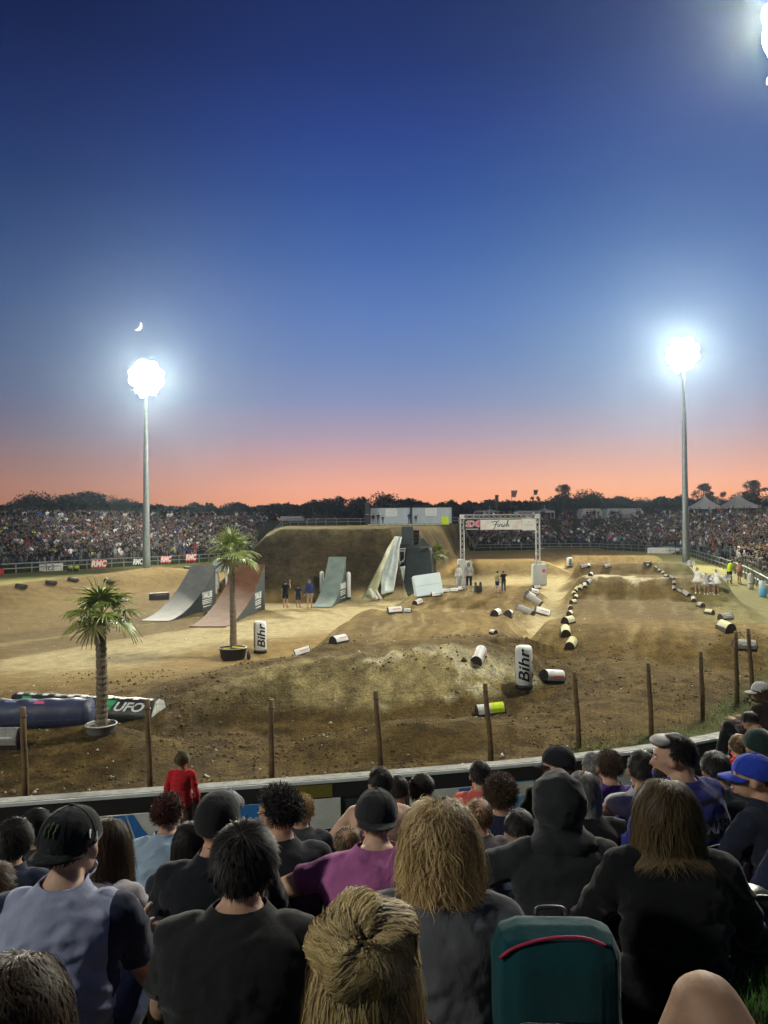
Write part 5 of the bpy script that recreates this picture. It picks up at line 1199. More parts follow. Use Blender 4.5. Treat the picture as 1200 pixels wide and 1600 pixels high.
def joints(pose, lean=0.06, twist=0, hy=0, hp=0, w=1.0, arms='knees', over=None, slope=.12):
    J = {}
    if pose == 'sit':
        J['pel'] = Vector((0, 0, .11)); J['lum'] = Vector((0, -.035, .27)); J['che'] = Vector((0, -.02 + lean * .6, .44)); J['nb'] = Vector((0, .0 + lean * 1.1, .606)); J['hd'] = Vector((0, .045 + lean * 1.35, .722))
        for s, n in ((-1, 'L'), (1, 'R')):
            J['hip' + n] = Vector((.09 * s, .02, .10)); J['kn' + n] = Vector((.17 * s, .42, .29)); J['an' + n] = Vector((.13 * s, .60, -slope - .04)); J['ft' + n] = Vector((.14 * s, .75, -slope - .09))
    else:
        J['pel'] = Vector((0, 0, .92)); J['lum'] = Vector((0, -.01, 1.08)); J['che'] = Vector((0, lean * .4, 1.26)); J['nb'] = Vector((0, lean, 1.455)); J['hd'] = Vector((0, .03 + lean * 1.3, 1.60))
        for s, n in ((-1, 'L'), (1, 'R')):
            J['hip' + n] = Vector((.09 * s, 0, .90)); J['kn' + n] = Vector((.11 * s, .03, .49)); J['an' + n] = Vector((.12 * s, -.02, .08)); J['ft' + n] = Vector((.135 * s, .11, .035))
    up = (J['nb'] - J['che']).normalized(); tw = Matrix.Rotation(twist, 3, 'Z')
    for s, n in ((-1, 'L'), (1, 'R')):
        sh = J['nb'] + tw @ Vector((.166 * s * w, -.005, -.058)); J['sh' + n] = sh
        if pose == 'sit':
            if arms == 'knees': J['el' + n] = sh + Vector((.070 * s, .10, -.25)); J['wr' + n] = J['kn' + n] + Vector((-.05 * s, -.06, .065))
            elif arms == 'prop': J['el' + n] = sh + Vector((.08 * s, -.10, -.25)); J['wr' + n] = sh + Vector((.12 * s, -.20, -.46))
            elif arms == 'hug': J['el' + n] = sh + Vector((.10 * s, .16, -.20)); J['wr' + n] = Vector((.05 * s, .44, .34))
            else: J['el' + n] = sh + Vector((.06 * s, .04, -.27)); J['wr' + n] = sh + Vector((.0 * s, .25, -.33))
        else:
            J['el' + n] = sh + Vector((.07 * s, -.02, -.28)); J['wr' + n] = sh + Vector((.09 * s, .06, -.53))
    if over: 
        for k, v in over.items(): J[k] = Vector(v)
    J['tw'] = tw; return J
def head_M(J, hy, hp, hr=0): return Matrix.Translation(J['hd']) @ Matrix.Rotation(R(hy), 4, 'Z') @ Matrix.Rotation(R(-hp), 4, 'X') @ Matrix.Rotation(R(hr), 4, 'Y')
def hand_bm(bm, wr, el, side, rt=1.0, curl=.6):
    d = (wr - el).normalized(); a = Vector((side, 0, 0)); a = (a - d * a.dot(d)); a = a.normalized() if a.length > .1 else Vector((0, 1, 0)); nrm = d.cross(a).normalized()
    if nrm.z > 0: nrm = -nrm
    pc = wr + d * .045; M = Matrix((a, d, nrm)).transposed().to_4x4(); M.translation = pc
    ell(bm, (0, 0, 0), (.040 * rt, .050 * rt, .016 * rt), M)
    for k, (off, L) in enumerate(((-.030, .062), (-.010, .074), (.011, .070), (.030, .056))):
        p = wr + d * .078 + a * off; g = d.copy(); pts = [p - d * .02]
        for s in range(4): pts.append(p.copy()); p = p + g * L * rt / 3; g = (g + nrm * curl * .45).normalized()
        tube(bm, pts, [.0095, .0095, .0088, .0080, .0065], 8)
    p = wr + d * .025 - a * .03; g = (d - a * .9).normalized(); pts = [p]
    for s in range(3): p = p + g * .026; pts.append(p.copy()); g = (g + d * .3 + nrm * .25).normalized()
    tube(bm, pts, [.013, .0115, .0105, .008], 8)
def build_person(name, J, hm, spec, vox=.012):
    """returns Empty with body, top, trousers ...; spec: skin, top, sleeve(0..2), pants, short, bulk, female"""
    bk = spec.get('bulk', 1.0); fm = spec.get('f', 0); tw = J['tw']; bm = bmesh.new(); child = spec.get('child', 0)
    X = Vector((1, 0, 0)); Xs = tw @ X
    sp = [J['pel'], J['lum'], J['che'], J['nb']]
    def fr(i, f):
        p = sp[i].lerp(sp[i + 1], f); t = (sp[i + 1] - sp[i]).normalized(); fx = X.lerp(Xs, min(1, (i + f) / 2.2)).normalized(); return p, fx, t.cross(fx).normalized() * -1
    W = [(0, -.35, .150 + .02 * fm, .125), (0, 0, .178 + .015 * fm, .140), (0, .6, .165, .130), (1, 0, .148 - .012 * fm, .118), (1, .6, .160 - .01 * fm, .122), (2, 0, .172 - .012 * fm, .125), (2, .40, .188 - .015 * fm, .118), (2, .66, .180 - .015 * fm, .100), (2, .84, .135 - .01 * fm, .082), (2, 1.0, .088, .068), (2, 1.18, .060, .056)]
    rings = []
    for i, f, a, b in W:
        p, u, v = fr(i, f); sw = spec.get('w', 1.0); rings.append((p, u, -v, a * (bk if i < 2 else (bk + sw) / 2) * (sw if i == 2 else 1), b * bk))
    loft(bm, rings)
    limb = 1.0 + (bk - 1) * .6
    def seg(pts, rr): 
        tube(bm, pts, rr, 12)
        for p, r in zip(pts, rr): ell(bm, p, (r, r, r))
    for n in 'LR':
        seg([J['sh' + n] - (J['sh' + n] - J['nb']) * .25, J['sh' + n], J['sh' + n].lerp(J['el' + n], .35), J['el' + n]], [.052 * limb, .055 * limb, .051 * limb, .041 * limb])
        seg([J['el' + n], J['el' + n].lerp(J['wr' + n], .3), J['wr' + n]], [.041 * limb, .043 * limb, .027 * limb])
        seg([J['hip' + n], J['hip' + n].lerp(J['kn' + n], .3), J['kn' + n]], [.095 * limb, .085 * limb, .060 * limb])
        seg([J['kn' + n], J['kn' + n].lerp(J['an' + n], .3), J['an' + n]], [.058 * limb, .058 * limb, .038 * limb])
        seg([J['an' + n] + Vector((0, -.02, -.02)), J['ft' + n]], [.040, .035])
    hk = (child if child > 1 else 1.10) if child else 1.0
    HMs = hm @ Matrix.Diagonal((hk, hk, hk, 1))
    nbase = hm @ Vector((0, -.025, -.07)); tube(bm, [J['nb'] - Vector((0, 0, .03)), J['nb'].lerp(nbase, .5), nbase], [.066 * limb, .056 * limb, .053 * limb], 14)
    ell(bm, (0, -.012, .022), (.075, .094, .088), HMs, 3); ell(bm, (0, .030, -.050), (.053, .058, .058), HMs, 3); ell(bm, (0, .045, .0), (.058, .045, .06), HMs, 3)
    tube(bm, [HMs @ Vector((0, .082, .012)), HMs @ Vector((0, .101, -.014)), HMs @ Vector((0, .108, -.026)), HMs @ Vector((0, .09, -.034))], [.008, .011, .014, .009], 8)
    ell(bm, (0, .088, -.058), (.024, .010, .008), HMs); ell(bm, (0, .078, -.088), (.02, .016, .014), HMs); ell(bm, (0, .084, .032), (.05, .012, .010), HMs)
    for s in (-1, 1): ell(bm, (.076 * s, -.010, -.010), (.011, .020, .031), HMs @ Matrix.Rotation(R(12 * s), 4, 'Z'))
    me = bpy.data.meshes.new('raw'); bm.to_mesh(me); bm.free(); ob = bpy.data.objects.new('raw', me); COL.objects.link(ob)
    rm = ob.modifiers.new('r', 'REMESH'); rm.mode = 'VOXEL'; rm.voxel_size = vox; rm.use_smooth_shade = True
    sm = ob.modifiers.new('s', 'SMOOTH'); sm.factor = .5; sm.iterations = max(2, int(.05 / vox))
    bpy.context.view_layer.update(); me2 = bpy.data.meshes.new_from_object(ob.evaluated_get(bpy.context.evaluated_depsgraph_get())); bpy.data.objects.remove(ob); bpy.data.meshes.remove(me)
    # --- cut lines for cuffs, collar, hems
    bm = bmesh.new(); bm.from_mesh(me2)
    sl = spec.get('sleeve', .55); cuts = []; tt = (J['nb'] - J['che']).normalized(); tt.x *= .3; ncen = J['nb'] + tt * .034; cuts.append((ncen, (tt + Vector((0, -.35, 0))).normalized()))
    shn = spec.get('short', 1.0)
    if vox < .016:
        for n in 'LR':
            a, b = ('sh' + n, 'el' + n) if sl <= 1 else ('el' + n, 'wr' + n); f = sl if sl <= 1 else sl - 1; p = J[a].lerp(J[b], f); cuts.append((p, (J[b] - J[a]).normalized()))
            if shn < 2: a, b = ('hip' + n, 'kn' + n) if shn <= 1 else ('kn' + n, 'an' + n); f = shn if shn <= 1 else shn - 1; cuts.append((J[a].lerp(J[b], f), (J[b] - J[a]).normalized()))
        for p, nrm in cuts[1:]:
            g = [f for f in bm.faces if (f.calc_center_median() - p).length < .14]
            es = {e for f in g for e in f.edges}; vs = {v for f in g for v in f.verts}
            bmesh.ops.bisect_plane(bm, geom=list(g) + list(es) + list(vs), plane_co=p, plane_no=nrm, dist=1e-4)
        p, nrm = cuts[0]; g = [f for f in bm.faces if (f.calc_center_median() - p).length < .105]; es = {e for f in g for e in f.edges}; vs = {v for f in g for v in f.verts}
        bmesh.ops.bisect_plane(bm, geom=list(g) + list(es) + list(vs), plane_co=p, plane_no=nrm, dist=1e-4)
    for xx in ((-spec['cutx'], spec['cutx']) if 'cutx' in spec else ()):
        bmesh.ops.bisect_plane(bm, geom=bm.verts[:] + bm.edges[:] + bm.faces[:], plane_co=(xx, 0, 0), plane_no=(1, 0, 0), dist=1e-4)
    bm.normal_update(); bm.to_mesh(me2)
    fc = np.array([f.calc_center_median() for f in bm.faces]); bm.free()
    S = [('t', 'pel', 'lum', .15), ('t', 'lum', 'che', .14), ('t', 'che', 'nb', .13), ('head', 'hd', 'hd', .10)]
    for n in 'LR': S += [('ua', 'sh' + n, 'el' + n, .055), ('fa', 'el' + n, 'wr' + n, .042), ('th', 'hip' + n, 'kn' + n, .085), ('sh', 'kn' + n, 'an' + n, .055), ('ft', 'an' + n, 'ft' + n, .04)]
    D = []; T = []
    for lb, a, b, r in S:
        A = np.array(J[a]); Bv = np.array(J[b]); d = Bv - A; l2 = max(d @ d, 1e-9); t = np.clip(((fc - A) @ d) / l2, 0, 1); D.append(np.linalg.norm(fc - A - t[:, None] * d, axis=1) / r); T.append(t)
    D = np.array(D); T = np.array(T); bi = D.argmin(0); lab = np.array([s[0] for s in S])[bi]; lab = np.where((lab == 'head') & ((fc - np.array(ncen)) @ np.array(cuts[0][1]) <= 0), 't', lab); tt_ = T[bi, np.arange(len(fc))]
    above = (fc - np.array(cuts[0][0])) @ np.array(cuts[0][1]) > 0; cen = np.linalg.norm(fc - np.array(cuts[0][0]), axis=1) < .4
    headr = (above & (np.linalg.norm(fc[:, :2] - np.array(ncen)[:2], axis=1) < .105)) | ((lab == 'head') & above)
    # sleeves
    isup = ((lab == 't') | (lab == 'ua') & (tt_ < (sl if sl <= 1 else 9))) | ((lab == 'fa') & (tt_ < sl - 1)); isup &= ~headr
    pelv = ((fc - np.array(J['pel'] + Vector((0, 0, .03))))[:, 2] < 0) & (lab == 't')
    low = ((lab == 'th') & (tt_ < (shn if shn <= 1 else 9))) | ((lab == 'sh') & (tt_ < (shn - 1))) | pelv
    isup &= ~((lab == 't') & ((fc - np.array(J['pel']))[:, 2] < -.02))
    if spec.get('top') is None: isup[:] = False
    t = empty(name, (0, 0, 0))
    sk = M_skin(spec.get('skin', SK)); shoe = spec.get('shoe', (.05, .05, .05))
    me2.materials.clear(); me2.materials.append(sk); me2.materials.append(SHOE(shoe)); me2.polygons.foreach_set('material_index', np.where(lab == 'ft', 1, 0).astype(np.int32)); me2.polygons.foreach_set('use_smooth', np.ones(len(fc), bool))
    body = bpy.data.objects.new('body', me2); link(body, t)
    # hands
    if spec.get('hands', 1):
        bmh = bmesh.new(); bmh.from_mesh(me2)
        for n, s in (('L', 1), ('R', -1)): hand_bm(bmh, J['wr' + n], J['el' + n], s, .9 if fm else 1, spec.get('curl', .6))
        for f in bmh.faces: f.smooth = True
        bmh.to_mesh(me2); bmh.free()
    def garment(nm, mask, off, m, amp, seed, edge=None):
        b2 = bmesh.new(); b2.from_mesh(me2); b2.faces.ensure_lookup_table(); nn = len(mask)
        bmesh.ops.delete(b2, geom=[f for i, f in enumerate(b2.faces) if i >= nn or not mask[i]], context='FACES')
        if not len(b2.verts): b2.free(); return None
        b2.normal_update(); 
        if 'cutx' in spec and nm != 'trousers':
            for f in b2.faces: f.material_index = 1 if abs(f.calc_center_median().x) > spec['cutx'] and f.calc_center_median().z > J['pel'].z + .1 else 0
        else:
            for f in b2.faces: f.material_index = 0
        co = np.array([v.co for v in b2.verts]); no = np.array([v.normal for v in b2.verts])
        x, y, z = co.T; fold = np.abs(fbm(x * 8 + z * 5 + seed, z * 11 - x * 4 + y * 5, 4, seed)) * -2.6 + .9 + .5 * fbm(x * 20 + y * 9, z * 18, 3, seed + 3)
        lowf = sst(.25, -.2, (z - J['che'].z) / .4) * .6 + .4
        sag = np.maximum(off + amp * fold * lowf, .0045)
        # cloth bridges the hollow of the spine
        co = co + no * sag[:, None]
        for v, c in zip(b2.verts, co): v.co = c
        bmesh.ops.smooth_vert(b2, verts=b2.verts, factor=.4, use_axis_x=True, use_axis_y=True, use_axis_z=True)
        mg = from_bm(nm, b2, m, t, True); md = mg.modifiers.new('thickness', 'SOLIDIFY'); md.thickness = .004; md.offset = -1; return mg
    sd = spec.get('seed', 1)
    if spec.get('top') is not None: garment(spec.get('topname', 't_shirt'), isup, .010 if vox < .016 else .012, M_cloth('top_cloth', spec['top'], spec.get('csc', 1)), spec.get('amp', .014) * 1.3, sd)
    if spec.get('pants') is not None: garment('shorts' if shn <= 1 else 'trousers', low & ~isup, .009, M_cloth('trouser_cloth', spec['pants']), .008, sd + 7)
    if spec.get('sleeve2') is not None: pass
    return t
SHM = {}
def SHOE(c):
    if c not in SHM: SHM[c] = mat('shoe', c, .6, .3)
    return SHM[c]
def ribbons(name, P, Wd, width, col, key, parent, prof=None):
    """P (n strands, k points, 3), Wd side directions"""
    n, k, _ = P.shape; t = np.linspace(0, 1, k); w = width * (np.interp(t, [0, .1, .7, 1], [.7, 1, .9, .15]) if prof is None else prof)
    A = P - Wd * w[None, :, None]; B = P + Wd * w[None, :, None]; V = np.stack([A, B], 2).reshape(-1, 3)
    b = (np.arange(n) * k * 2)[:, None] + (np.arange(k - 1) * 2)[None]; F = np.stack([b, b + 1, b + 3, b + 2], -1).reshape(-1, 4)
    me = np_mesh(name, V, F); set_col(me, np.repeat(col.reshape(-1, 3), 2, 0)); return mesh_obj(name, me, M_hairm(key, (.1, .1, .1)), parent)
def hair(parent, hm, J, key, style='short', n=1500, L=.05, width=.0022, seed=1, k_=1.0, fr_=0.0, zend=None):
    seed = abs(int(seed)) % 9973
    rng = np.random.default_rng(seed); d = rng.normal(0, 1, (n * 3, 3)); d /= np.linalg.norm(d, axis=1)[:, None]
    # scalp: exclude the face and below the hairline
    lim = np.where(d[:, 1] > .15, .42 + .35 * (d[:, 1]), np.where(d[:, 1] > -.25, .02, -.42))
    d = d[d[:, 2] > lim][:n]; n = len(d); cen = np.array([0, -.012, .022]); rad = np.array([.077, .096, .090]) * k_
    P = cen + d * rad * 1.0; nrm = d / rad; nrm /= np.linalg.norm(nrm, axis=1)[:, None]
    zl = -L * .62 + np.abs(rng.normal(0, .045, (n, 1))) - .02 + .03 * fbm(d[:, 0] * 7, d[:, 1] * 7, 3, seed + 1)[:, None]; steps = 7 if style in ('short', 'curly', 'bun') else 15
    Ls = np.full((n, 1), L)
    if style == 'long': Ls = np.clip((P[:, 2:3] + L * .62) * 1.12 + .015, .05, 9) * (1 - .10 * (d[:, 1:2] > .3))
    st = Ls / steps * rng.uniform(.80, 1.08, (n, 1)); Rm = np.array(hm.to_3x3()); tr = np.array(hm.translation)
    dl = np.linalg.inv(Rm) @ np.array([0, 0, -1.0]); down = np.repeat(dl[None], n, 0)
    # comb field: away from a crown whorl at the back of the head
    crown = np.array([.012, -.55, .83]); crown /= np.linalg.norm(crown)
    comb = d - crown * (d @ crown)[:, None]; comb = comb - nrm * (comb * nrm).sum(1)[:, None]; comb /= np.linalg.norm(comb, axis=1)[:, None] + 1e-6
    clump = fbm(d[:, 0] * 5 + d[:, 1] * 3 + seed, d[:, 2] * 5 + d[:, 1] * 4, 3, seed)[:, None]; side = np.cross(nrm, comb)
    D = nrm * .5 + comb * 1.0 + side * clump * .9 + rng.normal(0, .12 + fr_, (n, 3))
    if style == 'curly': D = nrm * .9 + rng.normal(0, .75, (n, 3))
    if style == 'long':
        px0 = d[:, 0] - .06; tg = np.stack([np.tanh(px0 * 14) * .9, -.32 + 0 * px0, -.75 + 0 * px0], 1); tg -= nrm * (tg * nrm).sum(1)[:, None]; tg /= np.linalg.norm(tg, axis=1)[:, None] + 1e-6
        D = nrm * (.10 + fr_ * 4) + tg + np.cross(nrm, tg) * clump * .45 + rng.normal(0, .07, (n, 3)); side = np.cross(nrm, tg)
    if style == 'bun': D = -comb * 0 + (np.array([0, -.9, .35]) - d) * .8 + nrm * .3 + rng.normal(0, .08, (n, 3))
    D /= np.linalg.norm(D, axis=1)[:, None]; pts = [P.copy()]; ds = [D.copy()]
    body = [(np.array(J['nb']), np.array([.075, .072, .16])), (np.array(J['che']) + np.array([0, 0, .0]), np.array([.205, .152, .20])), (np.array(J['lum']), np.array([.175, .155, .22]))]
    inv = np.linalg.inv(Rm)
    for s in range(steps):
        g = {'short': .10, 'curly': .03, 'long': .16 if s < 2 else .42, 'bun': .04}[style]
        D = D * (1 - g) + down * g + rng.normal(0, .05 + .10 * (style == 'curly') * 3 + fr_ * .5, (n, 3))
        if style == 'long': D += side * ((.20 + fr_ * 3) * np.sin(s * .75 + clump * 13 + rng.uniform(-.6, .6, (n, 1))))
        D /= np.linalg.norm(D, axis=1)[:, None]; P = P + D * st * ((P[:, 2:3] > zl) if style == 'long' else 1)
        q = (P - cen) / (rad * (1.05 + .05 * (style == 'long'))); m = np.linalg.norm(q, axis=1); f = m < 1; P[f] = cen + q[f] / m[f][:, None] * rad * (1.05 + .05 * (style == 'long'))
        if style == 'long':
            Wp = P @ Rm.T + tr
            for c, r in body:
                q = (Wp - c) / r; m = np.linalg.norm(q, axis=1); f = m < 1
                if f.any():
                    qq = q[f].copy(); mm = np.linalg.norm(qq, axis=1); Wp[f] = c + qq / mm[:, None] * r
            P = (Wp - tr) @ inv.T
        pts.append(P.copy()); ds.append(D.copy())
    Pk = np.stack(pts, 1); Dk = np.stack(ds, 1); out = Pk - cen; out /= np.linalg.norm(out, axis=2)[..., None] + 1e-9
    Wd = np.cross(Dk, out); Wd /= np.linalg.norm(Wd, axis=2)[..., None] + 1e-9
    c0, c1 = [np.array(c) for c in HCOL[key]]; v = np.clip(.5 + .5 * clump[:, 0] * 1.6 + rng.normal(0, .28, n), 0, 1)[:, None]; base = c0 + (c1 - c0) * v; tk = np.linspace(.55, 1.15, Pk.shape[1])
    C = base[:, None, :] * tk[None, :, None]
    Pw = Pk @ Rm.T + tr; Ww = Wd @ Rm.T
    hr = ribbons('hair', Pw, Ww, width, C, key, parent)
    # scalp cap under the strands
    bm = bmesh.new(); bmesh.ops.create_icosphere(bm, subdivisions=4, radius=1)
    dele = [v for v in bm.verts if v.co.z < (.40 + .35 * v.co.y if v.co.y > .15 else (.0 if v.co.y > -.25 else -.45))]
    bmesh.ops.delete(bm, geom=dele, context='VERTS'); kk = 1.04 if style != 'curly' else 1.08
    for v in bm.verts: v.co = hm @ Vector((v.co.x * rad[0] * kk, -.012 + v.co.y * rad[1] * kk, .022 + v.co.z * rad[2] * kk))
    me = bpy.data.meshes.new('scalp'); bm.to_mesh(me); bm.free(); set_col(me, np.repeat(c0[None] * .8, len(me.vertices), 0)); mesh_obj('scalp', me, M_hairm(key, (.1, .1, .1)), hr); return hr
def cap(parent, hm, col, back=False, brimc=None, flat=True, beanie=False):
    bm = bmesh.new(); bmesh.ops.create_uvsphere(bm, u_segments=32, v_segments=18, radius=1)
    zc = -.12 if beanie else .0
    bmesh.ops.bisect_plane(bm, geom=bm.verts[:] + bm.edges[:] + bm.faces[:], plane_co=(0, 0, zc), plane_no=(0, -.12, 1), clear_inner=True)
    for v in bm.verts:
        z = v.co.z; k = 1.0 if beanie else 1 + .03 * math.cos(6 * math.atan2(v.co.y, v.co.x)) * 0
        v.co = Vector((v.co.x * .089 * k, -.008 + v.co.y * .109 * k, .018 + (z ** .85 if z > 0 else z) * (.108 if not beanie else .115)))
    me_ = from_bm('cap' if not beanie else 'beanie', bm, M_cloth('cap_cloth', col, 2), parent, True); me_.matrix_local = hm; md = me_.modifiers.new('t', 'SOLIDIFY'); md.thickness = .004
    if not beanie:
        bm = bmesh.new(); rows = []
        for i in range(7):
            f = i / 6; row = []
            for j in range(13):
                a = R(-68 + 136 * j / 12); x = math.sin(a) * (.084 + .004 * f); y = math.cos(a) * .106 - .008 + f * .068 * max(0, math.cos(a)) ** .7; z = .018 - .018 * f - (.020 * (math.sin(a)) ** 2 if not flat else .006 * math.sin(a) ** 2)
                row.append(bm.verts.new((x, y, z)))
            rows.append(row)
        for a, b in zip(rows, rows[1:]):
            for k in range(12): bm.faces.new((a[k], a[k + 1], b[k + 1], b[k]))
        br = from_bm('brim', bm, M_cloth('brim_cloth', brimc or col, 2), me_, True); md = br.modifiers.new('t', 'SOLIDIFY'); md.thickness = .005
        if back: br.matrix_local = Matrix.Rotation(math.pi, 4, 'Z')
        bm = bmesh.new(); ell(bm, (0, -.008, .127), (.008, .008, .005)); from_bm('button', bm, M_cloth('cap_cloth', col, 2), me_, True)
        bm = bmesh.new()
        for k in range(6):
            a = k * math.pi / 3; tube(bm, [(.0895 * math.cos(a) * math.cos(e), -.008 + .1095 * math.sin(a) * math.cos(e), .018 + .1085 * math.sin(e) ** .85) for e in np.linspace(.02, 1.5, 9)], .0012, 4)
        from_bm('seam', bm, M_cloth('cap_cloth', tuple(c * .6 for c in col), 2), me_)
    return me_
def face(parent, hm):
    for s in (-1, 1):
        bm = bmesh.new(); ell(bm, (.030 * s, .083, .008), (.012, .007, .007), hm); e = from_bm('eye', bm, mat('eye_white', (.55, .55, .53), .2), parent, True)
        bm = bmesh.new(); ell(bm, (.030 * s, .0885, .008), (.005, .003, .005), hm); from_bm('iris', bm, mat('iris', (.03, .02, .015), .15), e, True)
        bm = bmesh.new(); tube(bm, [hm @ Vector(((.016 + .011 * k) * s, .088 - .003 * k, .024 + .003 * math.sin(k))) for k in range(4)], [.002, .003, .003, .0015], 5); from_bm('eyebrow', bm, mat('eyebrow', (.03, .02, .014), .8), parent, True)
    bm = bmesh.new(); ell(bm, (0, .0965, -.058), (.020, .004, .004), hm); from_bm('mouth', bm, mat('lips', (.26, .09, .08), .5), parent, True)

PRINT = []
def seated(px, py, Y, label, top=(.03, .03, .035), sleeve=.55, pants=(.05, .06, .10), short=1.95, hk='brown', hs='short', L=.045, hn=1500, hw=.0026, yaw=0, hy=0, hp=0, hr=0, lean=.06, arms='knees', over=None, s=1.0, vox=None, capc=None, **k):
    J = joints('sit', lean, R(k.pop('twist', 0)), w=k.get('w', 1.0), arms=arms, over=over)
    hm = head_M(J, hy, hp, hr); spec = dict(top=top, sleeve=sleeve, pants=pants, short=short, seed=int(px * 7 + py) % 97, **k)
    t = build_person('person', J, hm, spec, vox or (.0085 if Y < 3.4 else .012))
    if hs: hair(t, hm, J, hk, hs, int(hn * (2.3 if hs == 'long' and Y < 3.4 else 1.6)), L, hw * (.46 if hs == 'long' and Y < 3.4 else .62), int(px), k.get('hkk', 1.0), k.get('fr', 0))
    if capc: cap(t, hm, **capc)
    if abs(hy + yaw) > 50: face(t, hm)
    hd = Matrix.Rotation(R(yaw), 3, 'Z') @ (J['hd'] * s); w = AT(px, py, Y); loc = Vector((w.x - hd.x, Y - hd.y, w.z - hd.z)); gz = GZ(loc.x, loc.y)
    PRINT.append((px, round(loc.z - gz, 2), label[:30])); t.location = loc; t.rotation_euler = (0, 0, R(yaw)); t.scale = (s, s, s)
    tag(t, label, 'person', k.get('group', 'spectators seated on the near bank')); return t, J, hm
# ------------------------------------------------------------ near spectators (head centre in the photo, distance)
BLK = (.007, .008, .010); NAVY = (.014, .02, .045)
# 1 man, cap backwards, lavender shirt with navy raglan sleeves
t, J, hm = seated(112, 1322, 2.55, 'man in a pale lavender T-shirt with navy sleeves and a black cap', top=(.30, .33, .47), sleeve=.62, pants=(.06, .08, .16), short=.8, hk='black', L=.02, hn=500, yaw=0, hy=-14, hp=4, arms='knees', s=1.06, w=1.0, bulk=1.02, topname='t_shirt', capc=dict(col=(.012, .014, .016), back=True), skin=SK2, amp=.014, cutx=.158)
navy = M_cloth('navy_sleeve_cloth', (.018, .024, .05)); me = [c for c in t.children if c.name.startswith('t_shirt')][0].data; me.materials.append(navy)
cp = [c for c in t.children if c.name.startswith('cap')][0]
bm = bmesh.new()
for k, dx in enumerate((-.016, 0, .016)):
    pts = [Vector((dx + .002 * math.sin(z * 300 + k), 0, z)) for z in np.linspace(.098 - .004 * abs(k - 1), .058, 6)]
    out = []
    for p_ in pts:
        e = math.asin(min(.99, ((p_.z - .018) / .108) ** (1 / .85))); out.append((p_.x, -.008 - .1115 * math.cos(e) * math.cos(p_.x / .089), p_.z))
    tube(bm, out, [.003, .005, .004, .005, .003, .001], 5)
from_bm('claw_emblem', bm, mat('dull_olive_print', (.05, .07, .03), .7), cp)
bm = bmesh.new(); bmesh.ops.create_circle(bm, cap_ends=True, radius=.013, segments=20, matrix=Matrix.Translation((.086, -.03, .055)) @ Matrix.Rotation(R(90), 4, 'Y') @ Matrix.Rotation(R(-25), 4, 'X')); ro = from_bm('round_patch', bm, M_WHITE, cp); md = ro.modifiers.new('t', 'SOLIDIFY'); md.thickness = .003
bm = bmesh.new(); tube(bm, [(.088, -.012 + .002 * i, .034 - .006 * i + .002 * i * i) for i in range(6)], [.002, .005, .007, .006, .004, .002], 6); from_bm('white_tab', bm, M_WHITE, cp)
# 2 man charcoal tee
seated(382, 1352, 2.35, 'broad man in a charcoal T-shirt with dark hair, sitting in front of the lens', top=(.014, .0145, .016), sleeve=.7, pants=BLK, hk='black', L=.055, hn=3400, hw=.0022, yaw=-2, hy=3, hp=10, lean=.09, s=1.05, w=1.07, bulk=1.06, arms='knees', amp=.012, skin=SK)
# 3 woman with a big blond bun, nearest
t, J, hm = seated(572, 1512, 1.55, 'woman with a large messy blond bun and loose hair, nearest the camera', top=(.06, .065, .07), sleeve=1.9, f=1, hk='lblond', hs='long', L=.42, hn=5200, hw=.0018, yaw=0, hp=6, lean=.04, w=.93, topname='jumper', skin=SK2, s=.98, hkk=.92)
rng = np.random.default_rng(5); n = 7500; th = rng.uniform(0, 2 * np.pi, n); ph = np.arccos(rng.uniform(-.35, 1, n)); rb = rng.uniform(.86, 1.03, n); K = 12; P = []
bc = np.array(hm @ Vector((.0, -.072, .074))); ax = [np.array([1, 0, 0]), np.array([0, -.82, .57]), None]; ax[2] = np.cross(ax[0], ax[1])
cl = fbm(th * 2.2, ph * 2, 3, 3)
for i in range(K):
    f = i / (K - 1); pp = .12 + (ph - .05) * (.2 + f * .95); aa = th + .9 * f + cl * .9 + .10 * np.sin(f * 6 + cl * 20); r = (.107 * rb) * (1 - .10 * (pp < .5) * (.5 - pp) * 3) * (1 + .07 * np.sin(aa * 5 + pp * 3) + .05 * cl)
    P.append(bc[None] + (np.sin(pp) * np.cos(aa) * r * 1.02)[:, None] * ax[0] + (np.cos(pp) * r * .62)[:, None] * ax[1] + (np.sin(pp) * np.sin(aa) * r * .92)[:, None] * ax[2])
P = np.stack(P, 1) + rng.normal(0, .0012, (n, K, 3)); Dk = np.gradient(P, axis=1); out = P - bc; Wd = np.cross(Dk, out); Wd /= np.linalg.norm(Wd, axis=2)[..., None]
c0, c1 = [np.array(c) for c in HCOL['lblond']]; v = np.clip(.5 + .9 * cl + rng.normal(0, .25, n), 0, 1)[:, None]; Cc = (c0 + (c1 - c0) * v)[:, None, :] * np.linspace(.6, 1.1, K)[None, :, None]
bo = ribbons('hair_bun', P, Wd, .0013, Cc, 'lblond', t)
bm = bmesh.new(); Mx = Matrix((tuple(ax[0]), tuple(ax[1]), tuple(ax[2]))).transposed().to_4x4(); Mx.translation = Vector(bc); ell(bm, (0, 0, 0), (.090, .054, .080), Mx, 4); me = bpy.data.meshes.new('bun_core'); bm.to_mesh(me); bm.free(); set_col(me, np.repeat(c0[None] * .6, len(me.vertices), 0)); mesh_obj('bun_core', me, M_hairm('lblond', (0, 0, 0)), bo)
